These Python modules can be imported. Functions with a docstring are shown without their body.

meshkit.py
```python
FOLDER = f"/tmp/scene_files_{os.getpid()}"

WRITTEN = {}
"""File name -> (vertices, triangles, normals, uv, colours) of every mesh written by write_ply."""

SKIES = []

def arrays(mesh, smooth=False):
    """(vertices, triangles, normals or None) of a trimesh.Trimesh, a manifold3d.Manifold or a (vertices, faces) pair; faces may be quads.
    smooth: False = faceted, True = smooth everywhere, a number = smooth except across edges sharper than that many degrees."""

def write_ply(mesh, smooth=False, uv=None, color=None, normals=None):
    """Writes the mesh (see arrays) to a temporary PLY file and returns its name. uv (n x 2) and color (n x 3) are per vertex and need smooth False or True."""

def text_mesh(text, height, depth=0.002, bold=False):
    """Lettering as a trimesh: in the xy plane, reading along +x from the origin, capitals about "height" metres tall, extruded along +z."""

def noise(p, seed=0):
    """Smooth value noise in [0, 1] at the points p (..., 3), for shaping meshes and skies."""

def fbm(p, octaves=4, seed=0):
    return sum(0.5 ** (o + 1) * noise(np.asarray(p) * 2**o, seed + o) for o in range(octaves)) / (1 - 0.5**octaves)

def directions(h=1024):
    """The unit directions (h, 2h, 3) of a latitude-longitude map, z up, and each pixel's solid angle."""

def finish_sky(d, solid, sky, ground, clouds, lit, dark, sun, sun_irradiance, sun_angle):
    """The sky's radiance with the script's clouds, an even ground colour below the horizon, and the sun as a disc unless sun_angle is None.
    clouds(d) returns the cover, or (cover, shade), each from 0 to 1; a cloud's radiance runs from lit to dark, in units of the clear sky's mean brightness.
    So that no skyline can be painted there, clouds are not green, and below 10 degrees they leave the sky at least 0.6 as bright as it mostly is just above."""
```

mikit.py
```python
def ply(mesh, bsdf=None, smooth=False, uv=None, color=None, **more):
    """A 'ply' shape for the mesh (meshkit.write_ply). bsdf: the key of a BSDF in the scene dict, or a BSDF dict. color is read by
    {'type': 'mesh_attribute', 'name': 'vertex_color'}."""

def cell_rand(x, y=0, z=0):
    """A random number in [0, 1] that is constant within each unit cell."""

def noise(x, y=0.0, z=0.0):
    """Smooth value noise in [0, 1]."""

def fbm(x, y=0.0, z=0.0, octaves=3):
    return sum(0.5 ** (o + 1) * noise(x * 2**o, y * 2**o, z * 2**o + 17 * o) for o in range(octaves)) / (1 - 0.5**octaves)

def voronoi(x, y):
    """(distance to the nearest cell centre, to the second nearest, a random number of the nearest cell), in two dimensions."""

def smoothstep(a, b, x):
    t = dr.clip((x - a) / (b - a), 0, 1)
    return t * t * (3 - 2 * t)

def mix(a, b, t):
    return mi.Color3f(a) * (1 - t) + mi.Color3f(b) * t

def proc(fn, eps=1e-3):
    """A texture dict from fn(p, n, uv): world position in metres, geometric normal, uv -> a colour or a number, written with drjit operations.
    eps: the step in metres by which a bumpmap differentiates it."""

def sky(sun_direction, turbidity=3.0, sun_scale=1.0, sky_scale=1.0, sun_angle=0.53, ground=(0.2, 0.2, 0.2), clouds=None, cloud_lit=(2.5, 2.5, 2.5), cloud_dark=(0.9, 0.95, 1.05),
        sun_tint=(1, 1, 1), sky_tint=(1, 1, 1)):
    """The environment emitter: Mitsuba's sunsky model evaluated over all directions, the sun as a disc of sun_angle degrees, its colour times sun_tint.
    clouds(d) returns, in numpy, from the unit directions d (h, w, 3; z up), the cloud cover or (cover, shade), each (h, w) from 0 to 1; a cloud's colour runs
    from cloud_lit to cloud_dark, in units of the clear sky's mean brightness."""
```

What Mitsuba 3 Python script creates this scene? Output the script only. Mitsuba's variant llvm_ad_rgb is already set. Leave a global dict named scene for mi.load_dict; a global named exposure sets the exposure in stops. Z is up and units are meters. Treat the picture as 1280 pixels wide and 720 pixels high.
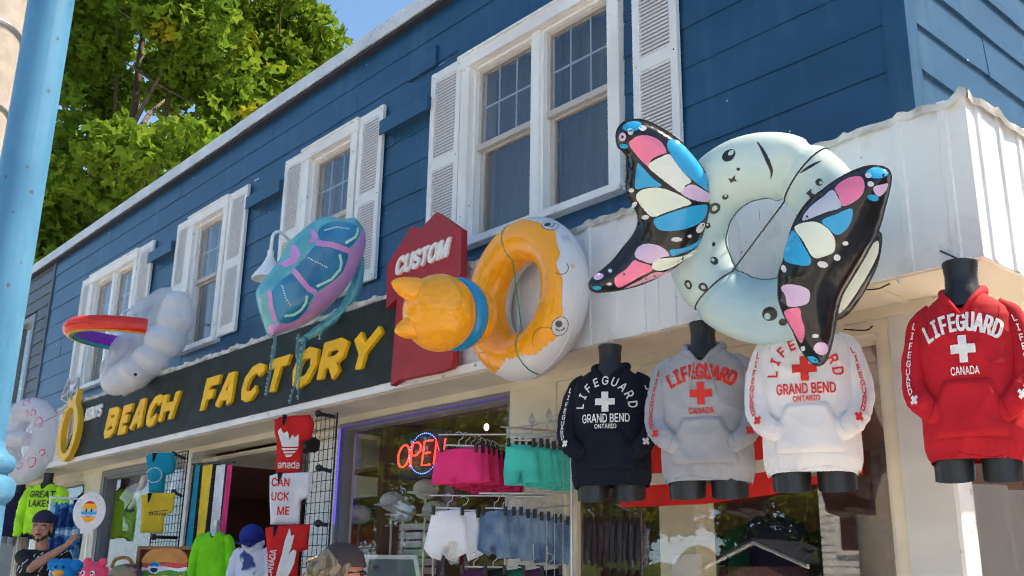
import math, random
import numpy as np, trimesh, drjit as dr, mitsuba as mi, mikit, meshkit
from mikit import noise, fbm, smoothstep, mix, cell_rand
from shapely.geometry import Polygon, Point, box as sbox
from shapely import contains_xy
from scipy.spatial import Delaunay
T = mi.ScalarTransform4f
rng = np.random.default_rng(7)
random.seed(7)
scene, labels = {}, {}
EYE = np.array([0, 0, 1.4])
YAW, PITCH, ROLL = -0.85214, 0.28927, 0.01627
cy_, sy_, cp_, sp_ = math.cos(YAW), math.sin(YAW), math.cos(PITCH), math.sin(PITCH)
FWD = np.array([sy_*cp_, cy_*cp_, sp_]); RGT = np.array([cy_, -sy_, 0]); UPV = np.cross(RGT, FWD)
UPC = -math.sin(ROLL)*RGT + math.cos(ROLL)*UPV
scene['camera'] = {'type': 'perspective', 'fov': 53.99, 'fov_axis': 'x', 'near_clip': 0.05, 'far_clip': 2000.0,
                   'to_world': T().look_at(origin=EYE.tolist(), target=(EYE+FWD).tolist(), up=UPC.tolist())}
exposure = 2.72
SUN = (0.36, 0.46, 0.87)
scene['sky'] = mikit.sky(SUN, turbidity=3, sky_tint=(1.10, 1.08, 0.97))

# ---------------------------------------------------------------- materials
def rgb(c): return {'type': 'rgb', 'value': [float(x) for x in c]}
def mat(name, c, rough=0.5, spec=0.5, metallic=0.0, sheen=0.0, bump=None, two=True, **kw):
    b = {'type': 'principled', 'base_color': c if isinstance(c, dict) else rgb(c), 'roughness': rough, 'specular': spec, 'metallic': metallic}
    if sheen: b['sheen'] = sheen
    b.update(kw)
    if bump: b = {'type': 'bumpmap', 'arbitrary': bump[0], 'scale': bump[1], 'bsdf': b}
    scene[name] = {'type': 'twosided', 'bsdf': b} if two else b
def var(a, b, s, sz=None, octv=3, lo=0.3, hi=0.7):
    sz = s if sz is None else sz
    return mikit.proc(lambda p, n, uv: mix(a, b, smoothstep(lo, hi, fbm(p.x*s, p.y*s, p.z*sz, octv))))
def glossy(name, c, rough=0.22): mat(name, c, rough, 0.5)

def blue_paint(p, n, uv):
    f = fbm(p.x*1.1, p.y*1.1, p.z*2.3, 3)
    s = fbm(p.x*9, p.y*9, p.z*0.8, 3)           # faint rain streaks in the paint
    c = mix((0.010, 0.060, 0.130), (0.016, 0.076, 0.160), smoothstep(0.3, 0.7, f))
    c = mix(c, (0.05, 0.12, 0.19), 0.25*smoothstep(0.58, 0.75, s))
    h = noise(p.x*14, p.y*14, p.z*14)
    return mix(c, (0.55, 0.6, 0.62), smoothstep(0.962, 0.972, h))   # bare chips
mat('blue_siding', mikit.proc(blue_paint), 0.33, 0.42)
mat('pillar_grey', var((0.62, 0.615, 0.58), (0.55, 0.545, 0.51), 2.5, 6), 0.5)
mat('grey_siding', var((0.075, 0.09, 0.11), (0.10, 0.115, 0.135), 1.3), 0.5)
def white_paint(p, n, uv):
    f = fbm(p.x*3, p.y*3, p.z*1.2, 3)
    c = mix((0.80, 0.79, 0.77), (0.70, 0.69, 0.66), smoothstep(0.45, 0.75, f))
    h = fbm(p.x*22, p.y*22, p.z*22, 2)
    return mix(c, (0.33, 0.28, 0.22), 0.7*smoothstep(0.74, 0.80, h))
mat('white_paint', mikit.proc(white_paint), 0.45)
def fascia_paint(p, n, uv):
    f = fbm(p.x*2.2, p.y*2.2, p.z*0.9, 3)
    c = mix((0.74, 0.74, 0.73), (0.62, 0.62, 0.62), smoothstep(0.42, 0.7, f))
    r = smoothstep(0.60, 0.74, fbm(p.x*7, p.y*7, p.z*7, 3))
    h = noise(p.x*31, p.y*31, p.z*19)
    c = mix(c, (0.55, 0.53, 0.47), 0.28*r)
    return mix(c, (0.28, 0.20, 0.13), 0.8*smoothstep(0.965, 0.98, h))
mat('fascia_white', mikit.proc(fascia_paint), 0.4)
mat('edge_metal', var((0.66, 0.66, 0.64), (0.36, 0.35, 0.31), 9), 0.5)
mat('beige_paint', var((0.70, 0.64, 0.51), (0.63, 0.575, 0.45), 2.0, 5), 0.55)
mat('window_white', (0.78, 0.78, 0.76), 0.35)
mat('muntin_grey', (0.30, 0.33, 0.36), 0.5)
mat('sash_taupe', (0.47, 0.43, 0.39), 0.45)
mat('shutter_white', (0.74, 0.74, 0.73), 0.45)
mat('roof_metal', var((0.62, 0.64, 0.66), (0.52, 0.54, 0.56), 4), 0.4)
mat('dark_soffit', (0.03, 0.035, 0.045), 0.7)
mat('sign_board', var((0.010, 0.017, 0.016), (0.017, 0.026, 0.024), 5), 0.6, 0.3)
mat('sign_yellow', var((0.92, 0.51, 0.004), (0.88, 0.485, 0.004), 3), 0.5, 0.3)
mat('sign_white', (0.78, 0.77, 0.73), 0.5)
mat('ring_gold', (0.78, 0.45, 0.02), 0.4)
mat('sign_red', var((0.38, 0.018, 0.024), (0.31, 0.016, 0.021), 4), 0.5)
mat('silver_paint', (0.42, 0.45, 0.47), 0.35, metallic=0.3)
mat('room_plaster', (0.42, 0.40, 0.37), 0.9)
mat('brown_wall', (0.15, 0.07, 0.052), 0.9)
mat('curtain', var((0.04, 0.05, 0.065), (0.075, 0.087, 0.105), 2.2, 0.4), 0.9)
mat('lamp_shade_cloth', (0.15, 0.15, 0.135), 0.9)
mat('lamp_white', (0.85, 0.85, 0.83), 0.25)
mat('black_wire', (0.012, 0.012, 0.014), 0.4)
mat('chrome_wire', (0.55, 0.55, 0.54), 0.3, metallic=0.8)
mat('black_plastic', (0.016, 0.017, 0.020), 0.38)
mat('asphalt', var((0.24, 0.235, 0.225), (0.29, 0.285, 0.27), 3), 0.9)
mat('concrete', var((0.58, 0.55, 0.49), (0.50, 0.475, 0.43), 4), 0.85)
mat('grey_frame', (0.22, 0.23, 0.25), 0.4, metallic=0.3)
scene['pane_glass'] = {'type': 'thindielectric', 'int_ior': 1.52}

# ---------------------------------------------------------------- mesh helpers
def bx(x0, x1, y0, y1, z0, z1):
    v = np.array([[x, y, z] for x in (x0, x1) for y in (y0, y1) for z in (z0, z1)], float)
    f = [[0, 1, 3], [0, 3, 2], [4, 6, 7], [4, 7, 5], [0, 4, 5], [0, 5, 1], [2, 3, 7], [2, 7, 6], [0, 2, 6], [0, 6, 4], [1, 5, 7], [1, 7, 3]]
    return trimesh.Trimesh(v, f, process=False)
def cat(*ms):
    ms = [m for x in ms for m in (x if isinstance(x, list) else [x])]
    return trimesh.util.concatenate(ms) if len(ms) > 1 else ms[0]
def extr(poly, y0, y1):
    """polygon in (x, z) extruded from y0 to y1"""
    m = trimesh.creation.extrude_polygon(poly if hasattr(poly, 'exterior') else Polygon(poly), y1-y0, engine='earcut')
    v = np.array(m.vertices); m.vertices = np.stack([v[:, 0], y0+v[:, 2], v[:, 1]], 1)
    m.invert(); return m
def catmull(pts, n=8, closed=False):
    p = np.asarray(pts, float); k = len(p)
    P = np.vstack([p[-1:], p, p[:2]]) if closed else np.vstack([2*p[:1]-p[1:2], p, 2*p[-1:]-p[-2:-1]])
    out = []
    for i in range(k if closed else k-1):
        a, b, c, d = P[i:i+4]
        t = (np.arange(n)/n)[:, None]
        out.append(0.5*(2*b+(c-a)*t+(2*a-5*b+4*c-d)*t*t+(3*b-a-3*c+d)*t**3))
    if not closed: out.append(p[-1:])
    return np.vstack(out)
def tube(path, r, sides=8, closed=False, cap=True, sx=1.0):
    p = np.asarray(path, float); n = len(p)
    r = np.broadcast_to(np.asarray(r, float), (n,))
    t = (np.roll(p, -1, 0)-np.roll(p, 1, 0)) if closed else np.gradient(p, axis=0)
    t /= np.linalg.norm(t, axis=1, keepdims=True)+1e-12
    a = np.cross(t[0], [0, 0, 1.0] if abs(t[0][2]) < 0.9 else [1.0, 0, 0]); A = []
    for i in range(n):
        a = a-t[i]*(a@t[i]); a /= np.linalg.norm(a)+1e-12; A.append(a)
    A = np.array(A); B = np.cross(t, A)
    th = np.arange(sides)*2*np.pi/sides
    v = p[:, None]+r[:, None, None]*(np.cos(th)[None, :, None]*A[:, None]*sx+np.sin(th)[None, :, None]*B[:, None])
    i, j = np.meshgrid(np.arange(n if closed else n-1), np.arange(sides), indexing='ij')
    i2 = (i+1) % n
    q = np.stack([i*sides+j, i*sides+(j+1) % sides, i2*sides+(j+1) % sides, i2*sides+j], -1).reshape(-1, 4)
    f = np.vstack([q[:, [0, 1, 2]], q[:, [0, 2, 3]]]); v = v.reshape(-1, 3)
    if cap and not closed:
        k = len(v); v = np.vstack([v, p[:1], p[-1:]]); jj = np.arange(sides)
        f = np.vstack([f, np.stack([jj*0+k, (jj+1) % sides, jj], 1), np.stack([jj*0+k+1, (n-1)*sides+jj, (n-1)*sides+(jj+1) % sides], 1)])
    m = trimesh.Trimesh(v, f, process=False)
    return m
def rod(a, b, r, sides=8): return tube([a, b], r, sides)
def grid_mesh(P):
    """P (n, m, 3) -> mesh"""
    n, m = P.shape[:2]
    i, j = np.meshgrid(np.arange(n-1), np.arange(m-1), indexing='ij')
    q = np.stack([i*m+j, i*m+j+1, (i+1)*m+j+1, (i+1)*m+j], -1).reshape(-1, 4)
    return trimesh.Trimesh(P.reshape(-1, 3), np.vstack([q[:, [0, 1, 2]], q[:, [0, 2, 3]]]), process=False)
def lathe(prof, c, sides=24):
    """(r, z) profile around the vertical through c"""
    th = np.linspace(0, 2*np.pi, sides+1); pr = np.asarray(prof, float)
    P = np.stack([pr[:, :1]*np.cos(th), pr[:, :1]*np.sin(th), np.broadcast_to(pr[:, 1:], (len(pr), sides+1))], -1)
    return grid_mesh((P+np.asarray(c))[::-1])
def ell(c, r, sub=3):
    m = trimesh.creation.icosphere(subdivisions=sub); m.vertices = m.vertices*np.asarray(r)+np.asarray(c); return m
def place(m, R, o):
    m = m.copy(); m.vertices = m.vertices@np.asarray(R)+np.asarray(o); return m     # rows of R: the local axes in the world

# ---------------------------------------------------------------- scene entries
def free(k, parent=None):
    key = k if parent is None else parent+'__'+k
    pool = KEYS
    if key not in pool: pool.add(key); return key
    i = 1
    i = NEXT.get(key, 1)
    while f'{key}_{i:03d}' in pool: i += 1
    NEXT[key] = i+1
    key = f'{key}_{i:03d}'; pool.add(key); return key
KEYS, NEXT = set(), {}
def thing(name, label, category, group=None, kind=None):
    key = free(name)
    labels[key] = {'label': label, 'category': category}
    if group: labels[key]['group'] = group
    if kind: labels[key]['kind'] = kind
    return key
def put(name, mesh, m, parent=None, smooth=False, label=None, kind=None, **kw):
    key = free(name, parent) if parent or name not in labels else name
    d = mikit.ply(mesh, m, smooth=smooth, **kw)
    scene[key] = d
    if label or kind:
        labels.setdefault(key, {})
        if label: labels[key]['label'] = label
        if kind: labels[key]['kind'] = kind
    return key
def struct(name, mesh, m, smooth=False, label=None):
    key = free(name); scene[key] = mikit.ply(mesh, m, smooth=smooth); labels[key] = {'kind': 'structure'}
    if label: labels[key]['label'] = label
    return key
def words(text, h, depth=0.004, bold=True, shear=0.0, wide=1.0):
    m = meshkit.text_mesh(text, h, depth, bold); v = np.array(m.vertices)
    v[:, 0] = v[:, 0]*wide+shear*v[:, 1]; m.vertices = v; return m

# ---------------------------------------------------------------- the ground
YF, YW, XC, XF = 4.325, 4.785, -2.25, -1.79
ZF0, ZF1, ZTOP = 2.83, 3.62, 6.64
struct('street', bx(-120, 120, -60, -0.6, -0.3, 0.0), 'asphalt')
struct('pavement', bx(-120, 120, -0.6, YW+0.2, -0.3, 0.12), 'concrete')
struct('ground', bx(-300, 300, YW+0.2, 300, -0.3, 0.10), 'concrete')
struct('far_pavement', bx(-120, 120, -13.2, -9.5, -0.2, 0.12), 'concrete')

# ---------------------------------------------------------------- the shop building
B = thing('shop_building', 'long two storey building with navy blue siding, white shuttered windows and white metal fascia', 'building')
XL = -16.9
WIN = [(-6.09, -4.29, 2), (-8.71, -7.70, 1), (-11.47, -10.44, 1), (-14.89, -13.13, 2)]
Z0, Z1 = 4.00, 5.72
# wall core with openings, boards in front of it
holes = [sbox(a+0.1, Z0+0.08, b-0.1, Z1-0.1) for a, b, _ in WIN]
core = sbox(XL, ZF0-0.05, XC-0.02, ZTOP-0.1)
for h in holes: core = core.difference(h)
W = put('wall', cat(extr(core, YW+0.02, YW+0.14), bx(XC-0.16, XC-0.02, YW+0.14, 14, ZF0-0.05, ZTOP-0.1)), 'blue_siding', B)
PITCHZ = 0.292
def board(length, h, proud, seed, y_back=0.02, lip=0.012):
    """a lapped board along +x from 0, bottom at z = 0: thick wavy lower edge, thin top; faces -y"""
    n = max(2, int(length/0.25)+1); x = np.linspace(0, length, n)
    r = np.random.default_rng(seed)
    wob = np.interp(x, np.linspace(0, length, 5), r.normal(0, 0.0035, 5))
    b = lip+proud+np.interp(x, np.linspace(0, length, 4), np.abs(r.normal(0, 0.002, 4)))
    prof = [np.stack([x, -b, wob], 1), np.stack([x, -b+0.002, wob+0.03], 1), np.stack([x, x*0-0.004-proud, x*0+h], 1), np.stack([x, x*0+y_back, x*0+h], 1), np.stack([x, x*0+y_back, wob], 1)]
    P = np.stack(prof+prof[:1], 1)
    m = grid_mesh(P)
    caps = []
    for k, s in ((0, 1), (n-1, -1)):
        idx = [k*6+j for j in range(5)]
        for a in range(1, 4):
            caps.append([idx[0], idx[a], idx[a+1]][::s])
    return trimesh.Trimesh(m.vertices, np.vstack([m.faces, caps]), process=False)
zs = [3.60]+[4.134+PITCHZ*k for k in range(-1, 9)]
zs = sorted(z for z in zs if z > 3.55)
bi = 0
def rects_minus(x0, x1, z0, z1):
    """the board's rectangles clear of the window openings"""
    out = [(x0, x1, z0, z1)]
    for a, b, _ in WIN:
        nxt = []
        for (p, q, r, s) in out:
            if q <= a+0.04 or p >= b-0.04 or s <= Z0+0.02 or r >= Z1-0.02: nxt.append((p, q, r, s)); continue
            if p < a+0.04: nxt.append((p, a+0.04, r, s))
            if q > b-0.04: nxt.append((b-0.04, q, r, s))
            if r < Z0: nxt.append((max(p, a+0.04), min(q, b-0.04), r, Z0+0.02))
            if s > Z1: nxt.append((max(p, a+0.04), min(q, b-0.04), Z1-0.02, s))
        out = nxt
    return [r for r in out if r[1]-r[0] > 0.03 and r[3]-r[2] > 0.02]
for k, z in enumerate(zs):
    zt = min((zs[k+1] if k+1 < len(zs) else ZTOP-0.05)+0.012, ZTOP-0.05)
    x = XL+[0, 1.2, 2.5][k % 3]*0.7
    cuts = [XL]
    while x < XC-1.3:
        if x > XL+0.4: cuts.append(x)
        x += 2.44
    cuts.append(XC-0.11)
    for a, b in zip(cuts[:-1], cuts[1:]):
        for (p, q, r, s) in rects_minus(a+0.0015, b-0.0015, z, zt):
            bi += 1
            m = board(q-p, s-r, 0.003*random.random(), bi)
            m.vertices += [p, YW, r]
            put('siding_board', m, 'blue_siding', W)
    # the end wall, seen along its length
    y = YW+0.10; cuts = [y]+[y+2.44*j+[0.9, 2.0, 1.4][k % 3] for j in range(4)]
    for a, b in zip(cuts[:-1], cuts[1:]):
        bi += 1
        m = board(b-a-0.003, zt-z, 0.003*random.random(), bi, lip=0.02)
        v = np.array(m.vertices); m.vertices = np.stack([XC-v[:, 1], a+v[:, 0], z+v[:, 2]], 1)
        put('siding_board', m, 'blue_siding', W)
put('corner_board', cat(bx(XC-0.11, XC+0.024, YW-0.026, YW-0.001, 3.5, ZTOP-0.06), bx(XC-0.001, XC+0.0235, YW-0.001, YW+0.10, 3.5, ZTOP-0.06)), 'blue_siding', B)
# protruding blue ledges and patch panels of the old cladding
for (a, b) in ((-7.22, -6.52), (-9.86, -9.14), (-12.60, -11.90)):
    put('ledge', cat(bx(a, b, YW-0.10, YW-0.005, 5.41, 5.53), bx(a-0.03, b+0.01, YW-0.115, YW-0.102, 5.395, 5.54)), 'blue_siding', B)
for (a, b, c, d) in ((-6.19, -4.15, 5.76, 6.12), (-6.95, -6.52, 5.86, 6.06)):
    put('patch_panel', bx(a, b, YW-0.034, YW-0.012, c, d), 'blue_siding', B)
# roof edge
tr = []
for i in range(7):
    a = -21.5+i*2.8; b = min(a+2.795, XC+0.10)
    if a < XC: put('roof_trim', cat(bx(a, b, YW-0.10, YW+0.3, ZTOP-0.055-0.004*(i % 2), ZTOP-0.03+0.003*(i % 3)), bx(a, b, YW-0.102, YW-0.085, ZTOP-0.175-0.006*(i % 2), ZTOP-0.04)), 'roof_metal', B)
put('eave_board', bx(-21.4, XC+0.05, YW-0.08, YW+0.05, ZTOP-0.21, ZTOP-0.057), 'dark_soffit', B)
put('roof', cat(bx(-21.4, XC+0.08, YW+0.305, 14.2, ZTOP-0.1, ZTOP-0.035)), 'roof_metal', B)
put('back_wall', cat(bx(XL, XC-0.18, 13.8, 14, 0.1, ZTOP-0.11)), 'room_plaster', B)

# windows
def window(x0, x1, panes, lamp=False):
    w = put('window', cat(bx(x0, x0+0.11, YW-0.07, YW+0.13, Z0+0.05, Z1-0.11), bx(x1-0.11, x1, YW-0.07, YW+0.13, Z0+0.05, Z1-0.11),
            bx(x0-0.012, x1+0.012, YW-0.085, YW+0.13, Z1-0.108, Z1), bx(x0-0.03, x1+0.03, YW-0.10, YW-0.0, Z1+0.001, Z1+0.022),
            bx(x0-0.02, x1+0.02, YW-0.095, YW+0.13, Z0-0.01, Z0+0.048)), 'white_paint', B)
    a, b = x0+0.112, x1-0.112; n = panes; mw = 0.09
    span = (b-a-(n-1)*mw)/n
    for i in range(n):
        p = a+i*(span+mw); q = p+span
        if i < n-1: put('mullion', bx(q+0.001, q+mw-0.001, YW-0.045, YW+0.12, Z0+0.05, Z1-0.112), 'window_white', w)
        zl, zh = Z0+0.05, Z1-0.112; zm = zl+0.51*(zh-zl)
        f = 0.028
        put('frame', cat(bx(p+.001, p+f, YW-0.02, YW+0.10, zl+f, zh-f), bx(q-f, q-.001, YW-0.02, YW+0.10, zl+f, zh-f), bx(p+.001, q-.001, YW-0.021, YW+0.10, zh-f, zh-.001), bx(p+.001, q-.001, YW-0.023, YW+0.10, zl, zl+f)), 'window_white', w)
        p += f+.001; q -= f+.001; zl += f+.001; zh -= f+.001
        s = 0.03
        put('upper_sash', cat(bx(p, p+s, YW+0.02, YW+0.05, zm+.05, zh-s), bx(q-s, q, YW+0.02, YW+0.05, zm+.05, zh-s), bx(p, q, YW+0.019, YW+0.05, zh-s, zh), bx(p, q, YW+0.01, YW+0.05, zm, zm+0.05)), 'sash_taupe', w)
        s2 = 0.05
        put('lower_sash', cat(bx(p, p+s2, YW+0.052, YW+0.085, zl+.02, zm), bx(q-.02, q, YW+0.052, YW+0.085, zl+.02, zm), bx(p, q, YW+0.0515, YW+0.085, zl, zl+.02), bx(p, q, YW+0.048, YW+0.085, zm-.022, zm-.002)), 'sash_taupe', w)
        # muntin grille of the upper sash, two bars up and one across
        mu = [bx(p+(q-p)*t-.0055, p+(q-p)*t+.0055, YW+0.037, YW+0.045, zm+.05, zh-s) for t in (0.35, 0.66)]
        zc = (zm+.05+zh-s)/2+0.05*0
        mu.append(bx(p+s, q-s, YW+0.0362, YW+0.0455, zc-.007, zc+.007))
        put('muntin_grille', cat(mu), 'muntin_grey', w)
        put('pane', bx(p+s*0.5, q-s*0.5, YW+0.032, YW+0.0325, zm+.03, zh-s*0.5), 'pane_glass', w)
        put('pane', bx(p+s2*0.5, q-.01, YW+0.068, YW+0.0685, zl+.01, zm-.01), 'pane_glass', w)
        # curtain a hand behind the glass
        xx = np.linspace(p-.08, q+.08, 60); zz = np.linspace(zl-.1, zh+.1, 8)
        ph = 3.0*i+x0
        yy = YW+0.26+0.02*np.sin(xx*28+ph)+0.012*np.sin(xx*61+2*ph)
        P = np.stack([np.broadcast_to(xx, (8, 60)), np.broadcast_to(yy, (8, 60)), np.broadcast_to(zz[:, None], (8, 60))], -1)
        put('curtain', grid_mesh(P), 'curtain', w, smooth=True)
        if lamp and i == n-1:
            c = (p+0.42*(q-p), YW+0.20, 0)
            put('table_lamp_shade', lathe([(0.10, 4.62), (0.15, 4.36)], c), 'lamp_shade_cloth', w, smooth=True)
            put('vase', lathe([(0, 4.95), (.10, 4.95), (.13, 5.02), (.12, 5.14), (.10, 5.2), (.13, 5.22)], (c[0]-.10, c[1]+.01, 0)), 'lamp_shade_cloth', w, smooth=True)
            put('vase_shelf', bx(p, q, YW+.12, YW+.24, 4.92, 4.948), 'curtain', w)
            put('table_lamp_base', lathe([(0.0, 4.04), (.07, 4.04), (.09, 4.16), (.05, 4.28), (.015, 4.34), (.015, 4.4), (0, 4.4)], c), 'lamp_shade_cloth', w, smooth=True)
    put('room_lining', cat(bx(x0, x1, YW+0.5, YW+0.52, Z0-.1, Z1+.1), bx(x0-.05, x0, YW+.14, YW+.52, Z0-.1, Z1+.1), bx(x1, x1+.05, YW+.14, YW+.52, Z0-.1, Z1+.1), bx(x0, x1, YW+.14, YW+.5, Z1, Z1+.05), bx(x0, x1, YW+.14, YW+.5, Z0-.05, Z0)), 'room_plaster', w)
def shutter(x0, x1):
    z0, z1 = 4.03, 5.745; y0, y1 = YW-0.062, YW-0.028; s = 0.062; zm = (z0+z1)/2-0.03
    fr = cat(bx(x0, x0+s, y0, y1, z0, z1), bx(x1-s, x1, y0, y1, z0, z1), bx(x0+s, x1-s, y0+.002, y1, z1-.085, z1-.001), bx(x0+s, x1-s, y0+.002, y1, z0+.001, z0+.10), bx(x0+s, x1-s, y0+.002, y1, zm-.05, zm+.05))
    sh = put('shutter', fr, 'shutter_white', B)
    sl = []
    for a, b in ((z0+.10, zm-.05), (zm+.05, z1-.085)):
        n = 25; h = (b-a)/n
        for i in range(n):
            z = a+i*h
            v = np.array([[x, y, zz] for x in (x0+s, x1-s) for (y, zz) in ((y0+.003, z+.003), (y0+.007, z+h*.74), (y1-.006, z+h*1.10), (y1-.006, z+h*.95))])
            q = [[0, 1, 5, 4], [1, 2, 6, 5], [2, 3, 7, 6], [3, 0, 4, 7]]
            sl.append(trimesh.Trimesh(v, [t for a4 in q for t in ([a4[0], a4[2], a4[1]], [a4[0], a4[3], a4[2]])], process=False))
    put('slats', cat(sl), 'shutter_white', sh, kind='stuff')
    put('backing', bx(x0+.02, x1-.02, y1-.004, y1-.001, z0+.05, z1-.05), 'sash_taupe', sh)
    sc = [ell((x, y0-.001, z), (.006, .003, .006), 1) for x in (x0+.03, x1-.03) for z in (z0+.04, zm, z1-.04)]
    put('screws', cat(sc), 'black_wire', sh)
for k, (a, b, n) in enumerate(WIN): window(a, b, n)
for a, b in ((-6.53, -6.11), (-4.165, -3.77), (-9.13, -8.73), (-7.68, -7.28), (-11.87, -11.49), (-10.42, -9.98), (-15.30, -14.91), (-13.11, -12.64)): shutter(a, b)

# ---------------------------------------------------------------- metal fascia, soffit, shop front
def fascia_profile(L, pitch=0.225, rib=0.045, d=0.011):
    pts = [(0, 0)]; x = 0.09
    while x < L-0.1:
        pts += [(x, 0), (x+.006, -d), (x+rib-.006, -d), (x+rib, 0)]; x += pitch
    return pts+[(L, 0)]
i = 0; a = XF
while a > -20:
    L = 0.9 if i else 0.06+0.9
    b = a-L
    pr = np.array(fascia_profile(L)); z0 = ZF0+0.002*(i % 2); z1 = ZF1-0.003*(i % 2)
    jit = 0.004*math.sin(i*2.1)
    P = np.stack([np.stack([a-pr[:, 0], YF+pr[:, 1]+(jit*(zz-z0)), pr[:, 0]*0+zz], 1) for zz in (z0, (z0+z1)/2, z1)], 0)
    put('fascia_panel', cat(grid_mesh(P), bx(b+.001, a-.001, YF+.003+abs(jit), YF+.02, z0, z1)), 'fascia_white', B)
    i += 1; a = b-0.001
b = YF
for i in range(5):
    L = 0.9; pr = np.array(fascia_profile(L)); c = b+L
    P = np.stack([np.stack([XF-pr[:, 1], b+pr[:, 0], pr[:, 0]*0+zz], 1) for zz in (ZF0+.001, ZF1-.002)], 0)
    put('fascia_panel', cat(grid_mesh(P[::-1]), bx(XF-.02, XF-.003, b+.001+(0.02 if i == 0 else 0), c-.001, ZF0, ZF1)), 'fascia_white', B); b = c+.001
# crinkled sheet-metal lip along the top of the fascia, and the little roof behind it
def lip(n, along, seed):
    r = np.random.default_rng(seed); x = np.linspace(0, 1, n)
    L = np.linalg.norm(along); s = x*L
    saw = (s % 0.30)/0.30
    zj = 0.022*(saw < 0.2)*np.sin(saw/0.2*np.pi)+0.010*np.interp(s, np.arange(0, L+1, 0.11), r.normal(0, 1, len(np.arange(0, L+1, 0.11))))
    yj = 0.006*np.interp(s, np.arange(0, L+1, 0.07), r.normal(0, 1, len(np.arange(0, L+1, 0.07))))
    return x, zj, yj
x, zj, yj = lip(700, np.array([18.2, 0, 0]), 3)
X = XF+0.02-x*18.2
X2 = np.minimum(X, XF-.03)
P = np.stack([np.stack([X, YF-0.020+yj, ZF1-0.035+zj*.6], 1), np.stack([X, YF-0.024+yj, ZF1+0.004+zj], 1), np.stack([X2, YF+.03+X*0, ZF1+0.012+zj*.8], 1), np.stack([np.minimum(X, XC), YW+.01+X*0, ZF1+0.13+X*0], 1)], 0)
put('fascia_lip', grid_mesh(P), 'edge_metal', B)
x, zj, yj = lip(200, np.array([0, 5, 0]), 4)
Y = YF-0.02+x*5
P = np.stack([np.stack([XF+.020+yj, Y, ZF1-.035+zj*.6], 1), np.stack([XF+.024+yj, Y, ZF1+.004+zj], 1), np.stack([XF-.03+Y*0, np.maximum(Y, YF+.03), ZF1+.012+zj*.8], 1), np.stack([XC-.01+Y*0, np.maximum(Y, YW), ZF1+.13+Y*0], 1)], 0)
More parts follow.
